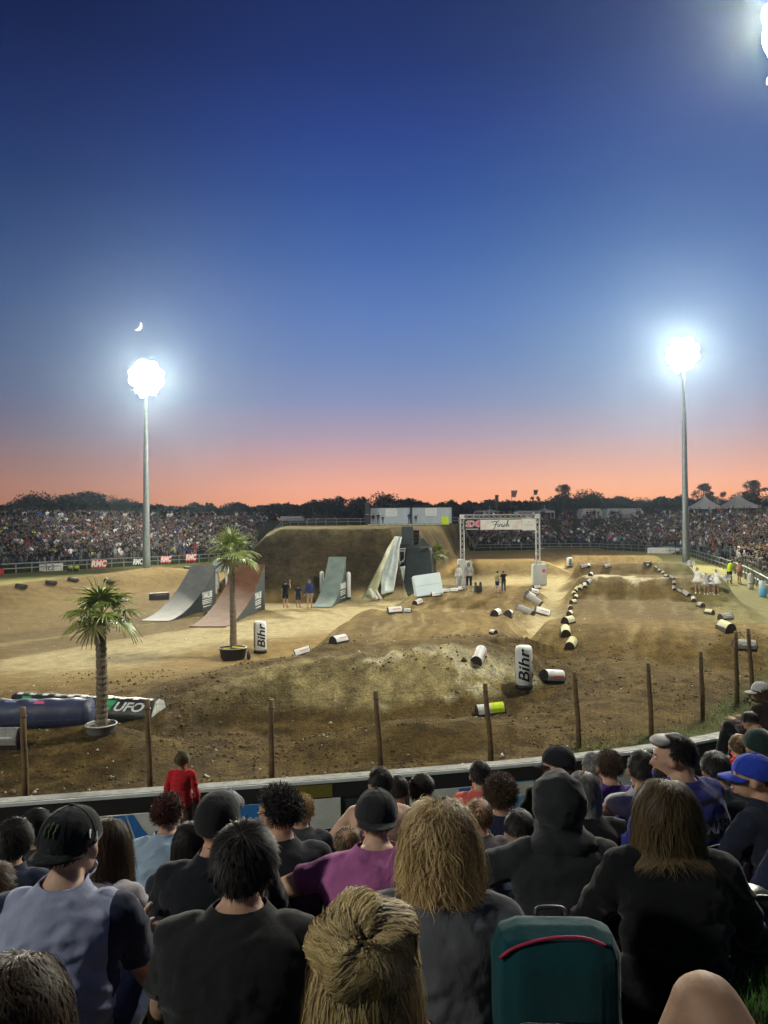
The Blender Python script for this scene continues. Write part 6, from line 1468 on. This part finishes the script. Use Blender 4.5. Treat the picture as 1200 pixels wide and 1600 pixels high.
# 4 woman with blond bob, grey jumper
seated(686, 1322, 2.2, 'woman with thick shoulder length blond hair and a grey jumper', top=(.085, .09, .10), sleeve=1.9, f=1, hk='blond', hs='long', L=.20, hn=5600, hw=.0022, yaw=-4, hy=6, hp=2, lean=.04, w=1.02, bulk=1.05, topname='jumper', hkk=1.16, csc=1.3, amp=.010, fr=.09)
# 5 man pink T-shirt
seated(588, 1280, 3.35, 'man in a pink T-shirt and dark cap, left elbow out', top=(.36, .11, .28), sleeve=.5, pants=BLK, hk='black', L=.02, hn=400, yaw=0, hy=4, hp=6, lean=.10, s=1.05, w=1.1, bulk=1.05, capc=dict(col=(.022, .022, .025), back=True), over=dict(elL=(-.42, .20, .42), wrL=(-.30, .42, .38)), amp=.016, skin=SK2)
# 6 hooded
t, J, hm = seated(872, 1262, 3.2, 'person in a dark grey hoodie with the hood up', top=(.017, .019, .022), sleeve=1.95, pants=(.05, .06, .1), hk='black', hs=None, yaw=0, hy=0, hp=2, lean=.03, s=1.04, w=1.0, bulk=1.08, topname='hoodie', over=dict(elL=(-.44, .16, .40), wrL=(-.34, .40, .40)), amp=.016)
bm = bmesh.new(); ell(bm, (0, -.02, .03), (.112, .130, .128), hm, 4); ell(bm, (0, -.055, .085), (.07, .075, .075), hm, 3); ell(bm, (0, .0, -.09), (.105, .105, .08), hm, 3); ell(bm, tuple(J['nb'] + Vector((0, -.01, .0))), (.150, .105, .07), None, 3)
me = bpy.data.meshes.new('h'); bm.to_mesh(me); bm.free(); ob = bpy.data.objects.new('h', me); COL.objects.link(ob); rm = ob.modifiers.new('r', 'REMESH'); rm.mode = 'VOXEL'; rm.voxel_size = .009; sm = ob.modifiers.new('s', 'SMOOTH'); sm.factor = .6; sm.iterations = 12
bpy.context.view_layer.update(); m2 = bpy.data.meshes.new_from_object(ob.evaluated_get(bpy.context.evaluated_depsgraph_get())); bpy.data.objects.remove(ob)
co = np.array([v.co for v in m2.vertices]); no = np.array([v.normal for v in m2.vertices]); fo = -np.abs(fbm(co[:, 0] * 9 + co[:, 2] * 5, co[:, 2] * 12 + co[:, 1] * 6, 3, 5)); co += no * (fo * .018)[:, None]; m2.vertices.foreach_set('co', co.astype(np.float32).ravel())
bmh = bmesh.new(); bmh.from_mesh(m2); fm_ = hm.inverted(); dl = [v for v in bmh.verts if (fm_ @ v.co).y > .062 and abs((fm_ @ v.co).x) < .075 and -.09 < (fm_ @ v.co).z < .09]; bmesh.ops.delete(bmh, geom=dl, context='VERTS'); bmh.to_mesh(m2); bmh.free()
m2.materials.clear(); ho = mesh_obj('hood', m2, M_cloth('hood_cloth', (.018, .020, .023)), t); md = ho.modifiers.new('t', 'SOLIDIFY'); md.thickness = .006
# 7 girl with long hair, black coat
seated(1040, 1272, 2.75, 'woman with long light brown hair over a black coat', top=(.0045, .005, .0065), sleeve=1.95, f=1, pants=BLK, hk='dblond', hs='long', L=.33, hn=5200, hw=.0022, yaw=-6, hy=5, hp=3, lean=.04, w=1.02, bulk=1.12, topname='coat', hkk=1.06, fr=.03, over=dict(elR=(.30, .10, .30), elL=(-.29, .10, .30)))
# 8..: rows in front, left to right
seated(22, 1316, 3.9, 'boy in a dark navy top at the left edge, behind the capped man', top=NAVY, sleeve=.9, hk='black', hy=20, lean=.08)
seated(-14, 1398, 2.9, 'person in a grey shirt cut off by the left edge', top=(.16, .16, .17), sleeve=.7, hk='brown', yaw=-8)
seated(58, 1294, 4.6, 'man with short dark hair and a dark shirt with a pale collar', top=(.05, .05, .055), sleeve=.9, hk='black', L=.03, hy=-18, s=1.0)
seated(166, 1322, 3.3, 'woman with long brown hair over a pale top, right of the capped man', top=(.38, .36, .40), sleeve=.5, f=1, hk='brown', hs='long', L=.36, hn=2600, hw=.0024, yaw=-10, hy=14, hp=14, lean=.12, w=.92)
seated(264, 1272, 4.75, 'boy in a light blue T-shirt with dark auburn hair', top=(.30, .40, .52), sleeve=.6, hk='auburn', hs='curly', L=.04, hn=1600, yaw=4, hy=-12, lean=.10, s=1.03, amp=.016, w=.95)
seated(341, 1288, 3.15, 'person in a black jacket and black beanie', top=(.009, .011, .016), sleeve=1.95, hk='black', hs=None, capc=dict(col=(.014, .014, .016), beanie=True), yaw=6, hy=-8, lean=.10, s=1.03, topname='jacket', bulk=1.08)
seated(300, 1318, 3.7, 'dark haired girl leaning toward the person in the black beanie', top=(.02, .025, .04), f=1, hk='black', hs='long', L=.20, hn=1400, hw=.003, yaw=10, hy=-24, s=.9)
seated(434, 1272, 3.75, 'man in a black T-shirt with his face turned left', top=(.012, .014, .02), sleeve=.7, hk='black', hs='curly', L=.05, hn=1800, yaw=8, hy=52, hp=4, lean=.10, s=1.05, w=1.1, bulk=1.06)
seated(471, 1268, 4.9, 'child with curly blond hair before the pale board', top=(.05, .05, .06), hk='blond', hs='curly', L=.045, hn=1500, hw=.003, s=.86, child=1)
seated(593, 1224, 5.4, 'shirtless man with black hair, arm bent, before the wall', top=None, hk='black', L=.025, hn=900, yaw=0, hy=25, lean=.14, s=1.0, w=1.06, skin=SK2, over=dict(elL=(-.40, .05, .32), wrL=(-.26, .30, .36)))
seated(622, 1236, 5.75, 'man with cropped dark hair in a black shirt right of the shirtless man', top=(.02, .02, .022), hk='black', L=.012, hn=900, hy=-8)
seated(659, 1234, 5.9, 'dark haired person with a white collar leaning right', top=(.5, .5, .52), sleeve=.4, hk='black', L=.05, hn=1100, hy=-30, hr=8)
seated(543, 1318, 4.3, 'child with brown hair peeping past the pink shirt', top=(.16, .14, .13), hk='dblond', L=.035, hn=900, s=.82, child=1)
seated(750, 1212, 6.0, 'boy with dark hair in a salmon red T-shirt', top=(.55, .12, .09), sleeve=.6, hk='black', L=.03, hn=900, hy=6)
seated(782, 1244, 4.8, 'woman with brown hair pinned up and a navy top', top=NAVY, f=1, hk='brown', hs='curly', L=.05, hn=2200, hw=.0026, hy=-6, hkk=1.1)
seated(747, 1276, 4.1, 'fair haired child between the bob and the pinned up hair', top=(.10, .09, .10), hk='dblond', L=.03, hn=900, s=.82, child=1, hy=20)
seated(812, 1300, 3.9, 'person in a royal blue jacket half hidden by the hood', top=(.03, .08, .42), sleeve=1.9, hk='black', L=.03, yaw=-10, hp=30, lean=.20, topname='jacket', s=.92)
seated(872, 1196, 4.9, 'person in a wide black cap in front of the hooded one', top=BLK, hk='black', L=.02, hn=400, capc=dict(col=(.014, .014, .018)), hy=60, hp=6)
seated(912, 1240, 4.1, 'fair grey haired woman just right of the hood', top=BLK, sleeve=1.9, f=1, hk='grey', hs='long', L=.18, hn=2200, hw=.0026, hy=-22, hp=6, topname='jacket')
seated(926, 1198, 6.2, 'grey haired man before the pale board', top=(.04, .04, .045), hk='grey', L=.03, hn=900, hy=6)
seated(951, 1200, 5.3, 'woman in a purple T-shirt with pinned up brown hair', top=(.10, .05, .26), sleeve=.8, f=1, hk='brown', hs='curly', L=.035, hn=1400, hy=4, w=.95)
seated(1003, 1204, 4.35, 'man with cropped black hair in a pale grey sleeveless top', top=(.36, .36, .42), sleeve=.06, hk='black', L=.014, hn=1200, hy=-4, skin=SK3, w=1.05, topname='vest', over=dict(elL=(-.34, .14, .34)))
t, J, hm = seated(1052, 1184, 4.0, 'bearded man in a blue lettered riding jersey, face in profile', top=(.022, .030, .20), sleeve=1.9, pants=(.05, .04, .04), hk='black', L=.03, hn=1500, yaw=24, hy=48, hp=4, lean=.05, s=1.06, w=1.06, bulk=1.06, topname='jersey', skin=SK)
j = [c for c in t.children if c.name.startswith('jersey')][0]
from mathutils.bvhtree import BVHTree
bvh = BVHTree.FromPolygons([v.co for v in j.data.vertices], [tuple(p_.vertices) for p_ in j.data.polygons])
def on_back(x, z, off=.003):
    h = bvh.ray_cast(Vector((x, -1, z)), Vector((0, 1, 0)))[0]
    return Vector((x, (h.y if h else -.15) - off, z))
zc = J['che'].z + .02
me = text_mesh('YAMAHA', .062, 0, .002, 0, sx=1.2); bmx = bmesh.new(); bmx.from_mesh(me); bmesh.ops.triangulate(bmx, faces=bmx.faces); bmesh.ops.subdivide_edges(bmx, edges=[e for e in bmx.edges if e.calc_length() > .015], cuts=2)
for v in bmx.verts: v.co = on_back(v.co.x + .02, zc + v.co.y)
from_bm('lettering', bmx, mat('grey_print', (.22, .23, .30), .7), j)
bm = bmesh.new(); tube(bm, [on_back(x, J['che'].z - .05) for x in np.linspace(-.14, .14, 15)], .0035, 5); from_bm('white_stripe', bm, M_WHITE, j)
bm = bmesh.new()
for z0b, z1b in ((-.025, .062), (.115, .13)):
    g_ = [[bm.verts.new(on_back(x, J['che'].z + z, .0012)) for x in np.linspace(-.15, .15, 19)] for z in np.linspace(z0b, z1b, 7)]
    for a, b in zip(g_, g_[1:]):
        for q_ in range(18): bm.faces.new((a[q_], a[q_ + 1], b[q_ + 1], b[q_]))
    from_bm('dark_band', bm, M_BLACK, j, True); bm = bmesh.new()
bm.free()
bm = bmesh.new(); ell(bm, (0, .055, -.075), (.052, .050, .040), hm, 3); be = from_bm('beard', bm, mat('beard', (.02, .016, .013), .9, noise=(60, .4)), t, True)
bm = bmesh.new(); ell(bm, (0, .045, .085), (.080, .06, .026), hm, 3); from_bm('goggle_band', bm, mat('grey_band', (.22, .22, .21), .6), t, True)
seated(1118, 1204, 4.9, 'person in a dark green hoodie beside the blue jersey', top=(.012, .022, .024), sleeve=1.9, hk='black', L=.04, topname='hoodie', hp=14, lean=.12)
seated(1154, 1166, 6.3, 'child in a bright red shirt against the black board', top=(.60, .03, .04), sleeve=.7, hk='dblond', L=.03, s=.85, child=1, hy=-10)
seated(1184, 1168, 5.3, 'person in a dark green beanie right of the child in red', top=BLK, hk='black', hs=None, capc=dict(col=(.012, .028, .024), beanie=True), hy=10)
seated(1176, 1216, 3.9, 'man in a royal blue cap looking left, arm on his knee', top=(.013, .017, .032), sleeve=1.9, pants=(.10, .16, .26), hk='black', L=.02, yaw=38, hy=38, hp=-2, lean=.05, capc=dict(col=(.02, .05, .38)), topname='jumper', curl=1.0, over=dict(elL=(-.26, .16, .34), wrL=(-.17, .42, .40)))
seated(1236, 1262, 3.5, 'person in dark clothes cut by the right edge, bare knee raised', top=NAVY, sleeve=1.9, pants=(.2, .28, .4), short=.6, hk='black', yaw=30, arms='knees')
seated(1188, 1082, 8.8, 'woman in a black and red jacket and pale cap, seated high at the right edge', top=(.03, .015, .018), sleeve=1.9, f=1, hk='brown', hs='long', L=.16, hn=1200, hw=.004, yaw=30, hy=40, topname='jacket', capc=dict(col=(.5, .5, .48)), pants=BLK)
seated(1172, 1128, 7.9, 'person in a pale yellow top bending beside the black and red jacket', top=(.42, .42, .28), sleeve=1.3, hk='black', yaw=40, lean=.26, hp=40, s=.85, pants=BLK)
seated(20, 1608, 1.35, 'person with curly dark hair in the bottom left corner', top=(.08, .08, .09), hk='brown', hs='long', L=.17, hn=4600, hw=.0024, hkk=1.06, fr=.06)
# child in red standing at the wall
J = joints('stand', .02, 0); hm = head_M(J, -4, 8); t = build_person('person', J, hm, dict(top=(.50, .02, .03), sleeve=1.9, pants=(.07, .03, .03), short=1.95, child=1.38, seed=3, topname='sweatshirt'), .012); hair(t, hm, J, 'dblond', 'short', 1200, .035, .003, 4, 1.38)
Yc = 9.3; w = AT(283, 1190, Yc); s = .74; t.scale = (s, s, s); t.location = (w.x, Yc, w.z - J['hd'].z * s); tag(t, 'small child in a red sweatshirt standing at the wall', 'person', 'spectators at the wall'); PRINT.append((283, round(t.location.z - GZ(w.x, Yc), 2), 'red child'))
# raised bare knee at the lower right, its owner just outside the frame
J = joints('sit', -.02, 0, arms='prop', over=dict(knL=(-.15, .47, .52), anL=(-.28, .60, .02), ftL=(-.30, .74, -.03))); hm = head_M(J, 0, 0)
t = build_person('person', J, hm, dict(top=(.12, .12, .14), sleeve=.6, pants=(.08, .09, .12), short=.45, skin=(.27, .165, .11), seed=9, bulk=1.1), .0085); hair(t, hm, J, 'brown', 'short', 500, .04, .003, 4)
w = AT(1104, 1560, 1.35); kz = Matrix.Rotation(R(12), 3, 'Z') @ J['knL']; t.rotation_euler = (0, 0, R(12)); t.location = (w.x - kz.x, 1.35 - kz.y, w.z - kz.z - .02); tag(t, 'bare raised knee of a person sitting just outside the lower right corner', 'person', 'spectators seated on the near bank'); PRINT.append((1110, round(t.location.z - GZ(t.location.x, t.location.y), 2), 'knee'))
for p_ in PRINT: print('SEAT', p_)

# teal backpack
g = AT(866, 1440, 2.0); bp_ = empty('backpack', (g.x, 2.0, g.z - .52), R(-3), 'teal fabric backpack with a magenta zip line along its top', 'backpack')
bm = bmesh.new(); box(bm, (0, 0, .26), (.315, .17, .52), bevel=.065); bmesh.ops.subdivide_edges(bm, edges=bm.edges, cuts=5, use_grid_fill=True)
for v in bm.verts:
    n_ = float(fbm(v.co.x * 9 + v.co.y * 7, v.co.z * 6, 3, 61)); f = 1 + .05 * n_; v.co.x *= f * (1 + .05 * math.sin(v.co.z * 5)); v.co.y *= f
from_bm('bag_body', bm, M_cloth('teal_fabric', (.003, .040, .050), 1), bp_, True)
bm = bmesh.new(); pts = [(-.148, -.07, .462), (-.11, -.072, .490), (-.03, -.068, .512), (.06, -.066, .515), (.115, -.068, .497)]; tube(bm, [Vector(p_) for p_ in catmull(pts, False, 4)], .0045, 6); from_bm('zip_line', bm, mat('magenta_zip', (.30, .02, .06), .6), bp_, True)
bm = bmesh.new(); tube(bm, [Vector(p_) for p_ in catmull([(-.04, .05, .51), (-.03, .06, .525), (.03, .06, .525), (.04, .05, .51)], False, 5)], .006, 6); from_bm('grab_handle', bm, M_BLACK, bp_, True)
bm = bmesh.new(); box(bm, (0, -.10, .20), (.24, .04, .24), bevel=.03); from_bm('front_pocket', bm, M_cloth('teal_fabric', (.003, .036, .045), 1), bp_, True)
# dark bag beside the blue capped man's feet, pale bag
g = AT(1176, 1405, 2.9); bm = bmesh.new(); ell(bm, (0, 0, .12), (.17, .12, .13), None, 4)
for v in bm.verts: v.co *= 1 + .10 * float(fbm(v.co.x * 12 + v.co.y * 8, v.co.z * 12, 3, 8))
b_ = from_bm('shoulder_bag', bm, mat('black_shiny_fabric', (.015, .016, .018), .35, .5, bump=(14, .5, .02)), None, True); b_.location = (g.x, 2.9, GZ(g.x, 2.9)); tag(b_, 'black shoulder bag lying on the bank near the right edge', 'bag')
bm = bmesh.new(); tube(bm, [Vector(p_) for p_ in catmull([(-.13, -.06, .2), (-.05, -.12, .27), (.08, -.11, .25), (.14, -.02, .18)], False, 5)], .010, 6); from_bm('strap', bm, M_BLACK, b_, True)

# trodden grass on the near bank: blades
rng = np.random.default_rng(21); n = 110000; Y = .7 + 10.8 * rng.random(n) ** 1.5; X = rng.uniform(-1, 1, n) * (.55 * Y + .5); ii = (bdist(X, Y) > .3) & (fbm(X * 1.6, Y * 1.6, 3, 66) + rng.uniform(-.3, .5, n) > -.12); X, Y = X[ii], Y[ii]; n = len(X); Z = HT(X, Y)
a = rng.uniform(0, 6.28, n); h = rng.uniform(.02, .075, n); b = rng.uniform(-.03, .03, (n, 2)); w_ = .003
V = np.stack([np.stack([X - np.cos(a) * w_, Y - np.sin(a) * w_, Z - .005], 1), np.stack([X + np.cos(a) * w_, Y + np.sin(a) * w_, Z - .005], 1), np.stack([X + b[:, 0], Y + b[:, 1], Z + h], 1)], 1).reshape(-1, 3)
go = mesh_obj('grass', np_mesh('grass', V, np.arange(n * 3).reshape(-1, 3)), mat('grass_blade', (.06, .16, .03), .6, .3), None, False); tag(go, kind='stuff')
n = 45000; X = rng.uniform(-7.5, 13, n); Y = rng.uniform(11, 27, n); d = bdist(X, Y); ii = (d < -.15) & (d > -3.5) & ((X > 2.5) | (rng.random(n) < .10)) & (fbm(X * .9, Y * .9, 3, 67) + .10 * np.clip(X - 4, -3, 5) > -.05); X, Y = X[ii], Y[ii]; n = len(X); Z = HT(X, Y)
a = rng.uniform(0, 6.28, n); h = rng.uniform(.05, .16, n); b = rng.uniform(-.06, .06, (n, 2)); w_ = .006
V = np.stack([np.stack([X - np.cos(a) * w_, Y - np.sin(a) * w_, Z - .01], 1), np.stack([X + np.cos(a) * w_, Y + np.sin(a) * w_, Z - .01], 1), np.stack([X + b[:, 0], Y + b[:, 1], Z + h], 1)], 1).reshape(-1, 3)
go = mesh_obj('grass_verge', np_mesh('grass_verge', V, np.arange(n * 3).reshape(-1, 3)), mat('verge_blade', (.12, .19, .04), .7, .2), None, False); tag(go, kind='stuff')
# ------------------------------------------------------------ people on the field
def stander(px, py, hpx, label, yaw=0, top=BLK, sleeve=.6, pants=BLK, short=.75, hk='black', over=None, group='people on the field', extra=None, lean=.03, hy=0, hp=0, f=0, hs='short', L=.04, **k):
    g = G(px, py); s = max(.6, min(1.12, (AT(px, py - hpx, g.y).z - g.z) / 1.72)); J = joints('stand', lean, 0, over=over); hm = head_M(J, hy, hp)
    t = build_person('person', J, hm, dict(top=top, sleeve=sleeve, pants=pants, short=short, f=f, seed=int(px) % 50, **k), .018)
    hair(t, hm, J, hk, hs, 260, L, .006, int(px)); 
    t.location = g; t.rotation_euler = (0, 0, R(yaw)); t.scale = (s, s, s); tag(t, label, 'person', group); return t, J, hm
stander(446, 950, 43, 'man in black T-shirt and shorts raising a camera, left of the three by the ramps', over=dict(wrR=(.20, .34, 1.62), elR=(.27, .14, 1.24)), yaw=-10)
stander(466, 950, 36, 'boy in a navy shirt standing between the two men by the ramps', top=NAVY, pants=(.03, .035, .08))
t, J, hm = stander(484, 951, 46, 'man in a navy jacket and khaki shorts, right of the three by the ramps', top=(.02, .035, .12), sleeve=1.9, pants=(.28, .24, .17), hk='grey', yaw=25)
stander(777, 927, 35, 'man in an olive T-shirt and navy shorts below the finish banner', top=(.26, .27, .13), pants=(.02, .03, .13), yaw=-50, skin=SK2)
stander(787, 927, 35, 'man in a black T-shirt stretching one arm out below the finish banner', top=BLK, pants=(.05, .06, .09), short=1.9, over=dict(elR=(.35, .12, 1.36), wrR=(.55, .20, 1.40)), yaw=10)
stander(717, 921, 39, 'person all in white leaning on the left leg pads of the arch', top=(.62, .62, .60), sleeve=1.9, pants=(.55, .55, .54), short=1.9, yaw=140)
stander(733, 923, 44, 'person in a white shirt and black skirt right of the left leg pads', top=(.30, .30, .30), sleeve=1.2, pants=BLK, short=1.4, yaw=170, f=1, hs='long', L=.2)
stander(735, 906, 34, 'woman in a bright yellow vest behind the left arch leg', top=(.55, .62, .10), sleeve=.4, pants=BLK, short=1.9, yaw=200, f=1)
bm = bmesh.new(); box(bm, (0, 0, .22), (.42, .34, .36), bevel=.03)
g = G(747, 926); cr_ = empty('equipment_crate', g, .2, 'small dark crate on the dirt left of the two men', 'crate'); from_bm('case', bm, M_BLACK, cr_)
for s in (-1, 1): bm = bmesh.new(); box(bm, (.15 * s, 0, .50), (.08, .2, .22), bevel=.02); from_bm('bottle_box', bm, M_DARKV, cr_)
# dancers in white with pompoms
WH = (.85, .85, .84)
M_POM = mat('white_pompom', (.88, .88, .88), .7, .2)
def pom(loc, r, label):
    rng = random.Random(int(loc.x * 100)); bm = bmesh.new()
    for i in range(220):
        d = Vector((rng.gauss(0, 1), rng.gauss(0, 1), rng.gauss(0, 1))).normalized(); u = d.orthogonal().normalized() * .014; p = d * r * rng.uniform(.7, 1.1) + Vector((0, 0, -r * .1))
        bm.faces.new([bm.verts.new(-u * .6), bm.verts.new(u * .6), bm.verts.new(p + u), bm.verts.new(p - u)])
    o = from_bm('pompom', bm, M_POM); o.location = loc; tag(o, label, 'pompom', 'white pompoms of the dancers')
for i, (px, py, h, yaw, ov, lb, pl) in enumerate([
    (1090, 928, 42, 150, dict(elR=(.26, .05, 1.62), wrR=(.34, .10, 1.90), elL=(-.42, .05, 1.22), wrL=(-.62, .10, 1.10)), 'dancer in white raising one pompom high, left of the dancers', ('pompom held highest, above the left dancer', 'pompom held low at the outer side of the left dancer')),
    (1103, 931, 36, 175, dict(knL=(-.2, .18, .55), knR=(.2, .18, .55), elL=(-.32, .10, 1.15), wrL=(-.22, .32, 1.05)), 'shorter dancer in white between the two outer dancers', ('pompom before the shorter middle dancer',)),
    (1111, 929, 32, 190, None, 'dancer in white half hidden behind the right one', ()),
    (1119, 932, 43, 160, dict(elL=(-.42, .10, 1.20), wrL=(-.62, .22, 1.22)), 'dancer in white holding a pompom out to the side, right of the dancers', ('pompom held out at the far right of the dancers', 'pompom at the hip of the right dancer'))]):
    t, J, hm = stander(px, py, h, lb, yaw=yaw, top=WH, sleeve=1.3, pants=(.8, .8, .79), short=.45, over=ov, hk='blond', group='dancers in white beside the start straight', f=1, shoe=(.8, .8, .8), skin=SK2, topname='dress')
    bm = bmesh.new(); lathe(bm, [(.15, .30), (.20, .12), (.34, -.12), (.33, -.13), (.18, .12)], 20, c=(0, 0, .92), close=False)
    for v in bm.verts: a = math.atan2(v.co.y, v.co.x); f = 1 + .08 * math.sin(a * 9); v.co.x *= f; v.co.y *= f
    from_bm('skirt', bm, mat('white_skirt', WH, .8, .15), t, True)
    Mw = Matrix.Translation(t.location) @ Matrix.Rotation(t.rotation_euler.z, 4, 'Z') @ Matrix.Diagonal((t.scale.x,) * 3 + (1,))
    for nn, l in zip(('wrR', 'wrL') if i == 0 else ('wrL', 'wrR'), pl): pom(Mw @ (J[nn] + (J[nn] - J['el' + nn[2]]).normalized() * .08), .24, l)
stander(1140, 913, 38, 'marshal in a fluorescent vest and black trousers leaning forward near the railing', top=(.72, .95, .02), sleeve=.5, pants=BLK, short=1.9, yaw=-60, lean=.22, topname='vest')
stander(1155, 912, 36, 'person in a pink shirt beside the marshal at the railing', top=(.50, .22, .20), pants=(.2, .1, .08), yaw=-80)
for px, l in ((111, 'left of the two marshals in yellow vests sitting on the far grass'), (121, 'right of the two marshals in yellow vests sitting on the far grass')):
    g = G(px, 893); J = joints('sit', .1); hm = head_M(J, 0, 20); t = build_person('person', J, hm, dict(top=(.62, .85, .05), sleeve=.5, pants=BLK, short=1.9, seed=3, topname='vest'), .018); hair(t, hm, J, 'black', 'short', 200, .04, .006, 2); t.location = g; t.rotation_euler = (0, 0, R(180)); tag(t, l, 'person', 'marshals on the far grass')
g = G(1192, 932); dr = empty('upright_drum', g, 0, 'pale blue and white cylindrical drum by the right railing', 'drum'); bm = bmesh.new(); lathe(bm, [(.42, 0), (.45, .03), (.45, 1.0), (.42, 1.02)], 22); from_bm('lower_band', bm, mat('sky_blue_vinyl', (.10, .42, .75), .5), dr, True); bm = bmesh.new(); lathe(bm, [(.44, 1.02), (.455, 1.04), (.44, 1.98), (.02, 2.0)], 22); from_bm('upper_band', bm, mat('pale_blue_vinyl', (.55, .72, .80), .5), dr, True); dr.scale = (.5, .5, .52)
g = G(1173, 920); dr = empty('wrapped_bundle', g, 0, 'upright white bundle leaning on the right railing', 'bundle'); bm = bmesh.new(); lathe(bm, [(.25, 0), (.34, .1), (.30, .6), (.36, 1.2), (.30, 1.7), (.1, 1.8)], 16); 
for v in bm.verts: v.co.x *= 1 + .1 * math.sin(v.co.z * 6)
from_bm('sheet', bm, M_WHITE2, dr, True); bm = bmesh.new(); lathe(bm, [(.325, .55), (.335, .6), (.325, .65)], 16, close=False); from_bm('strap', bm, M_RED, dr); dr.scale = (.6, .6, .62)
# small figures before the containers
for k, (px, lb) in enumerate(((583, 'first small figure from the left before the containers'), (591, 'second small figure before the left container'), (598, 'third small figure, shorter, before the left container'), (640, 'figure standing at the gap between the containers'), (650, 'figure just right of the gap between the containers'))):
    Y = YC - 2.6; x = AT(px, 815, Y).x; o = bpy.data.objects.new('spectator', IM[7 + k % 5]); COL.objects.link(o); o.location = (x, Y, GZ(x, Y)); s = (1, 1.05, .85, 1.1, .9)[k]; o.scale = (s, s, s); o.color = (*TC[(1, 3, 2, 7, 2)[k]], 1); tag(o, lb, 'spectator', 'figures before the containers')
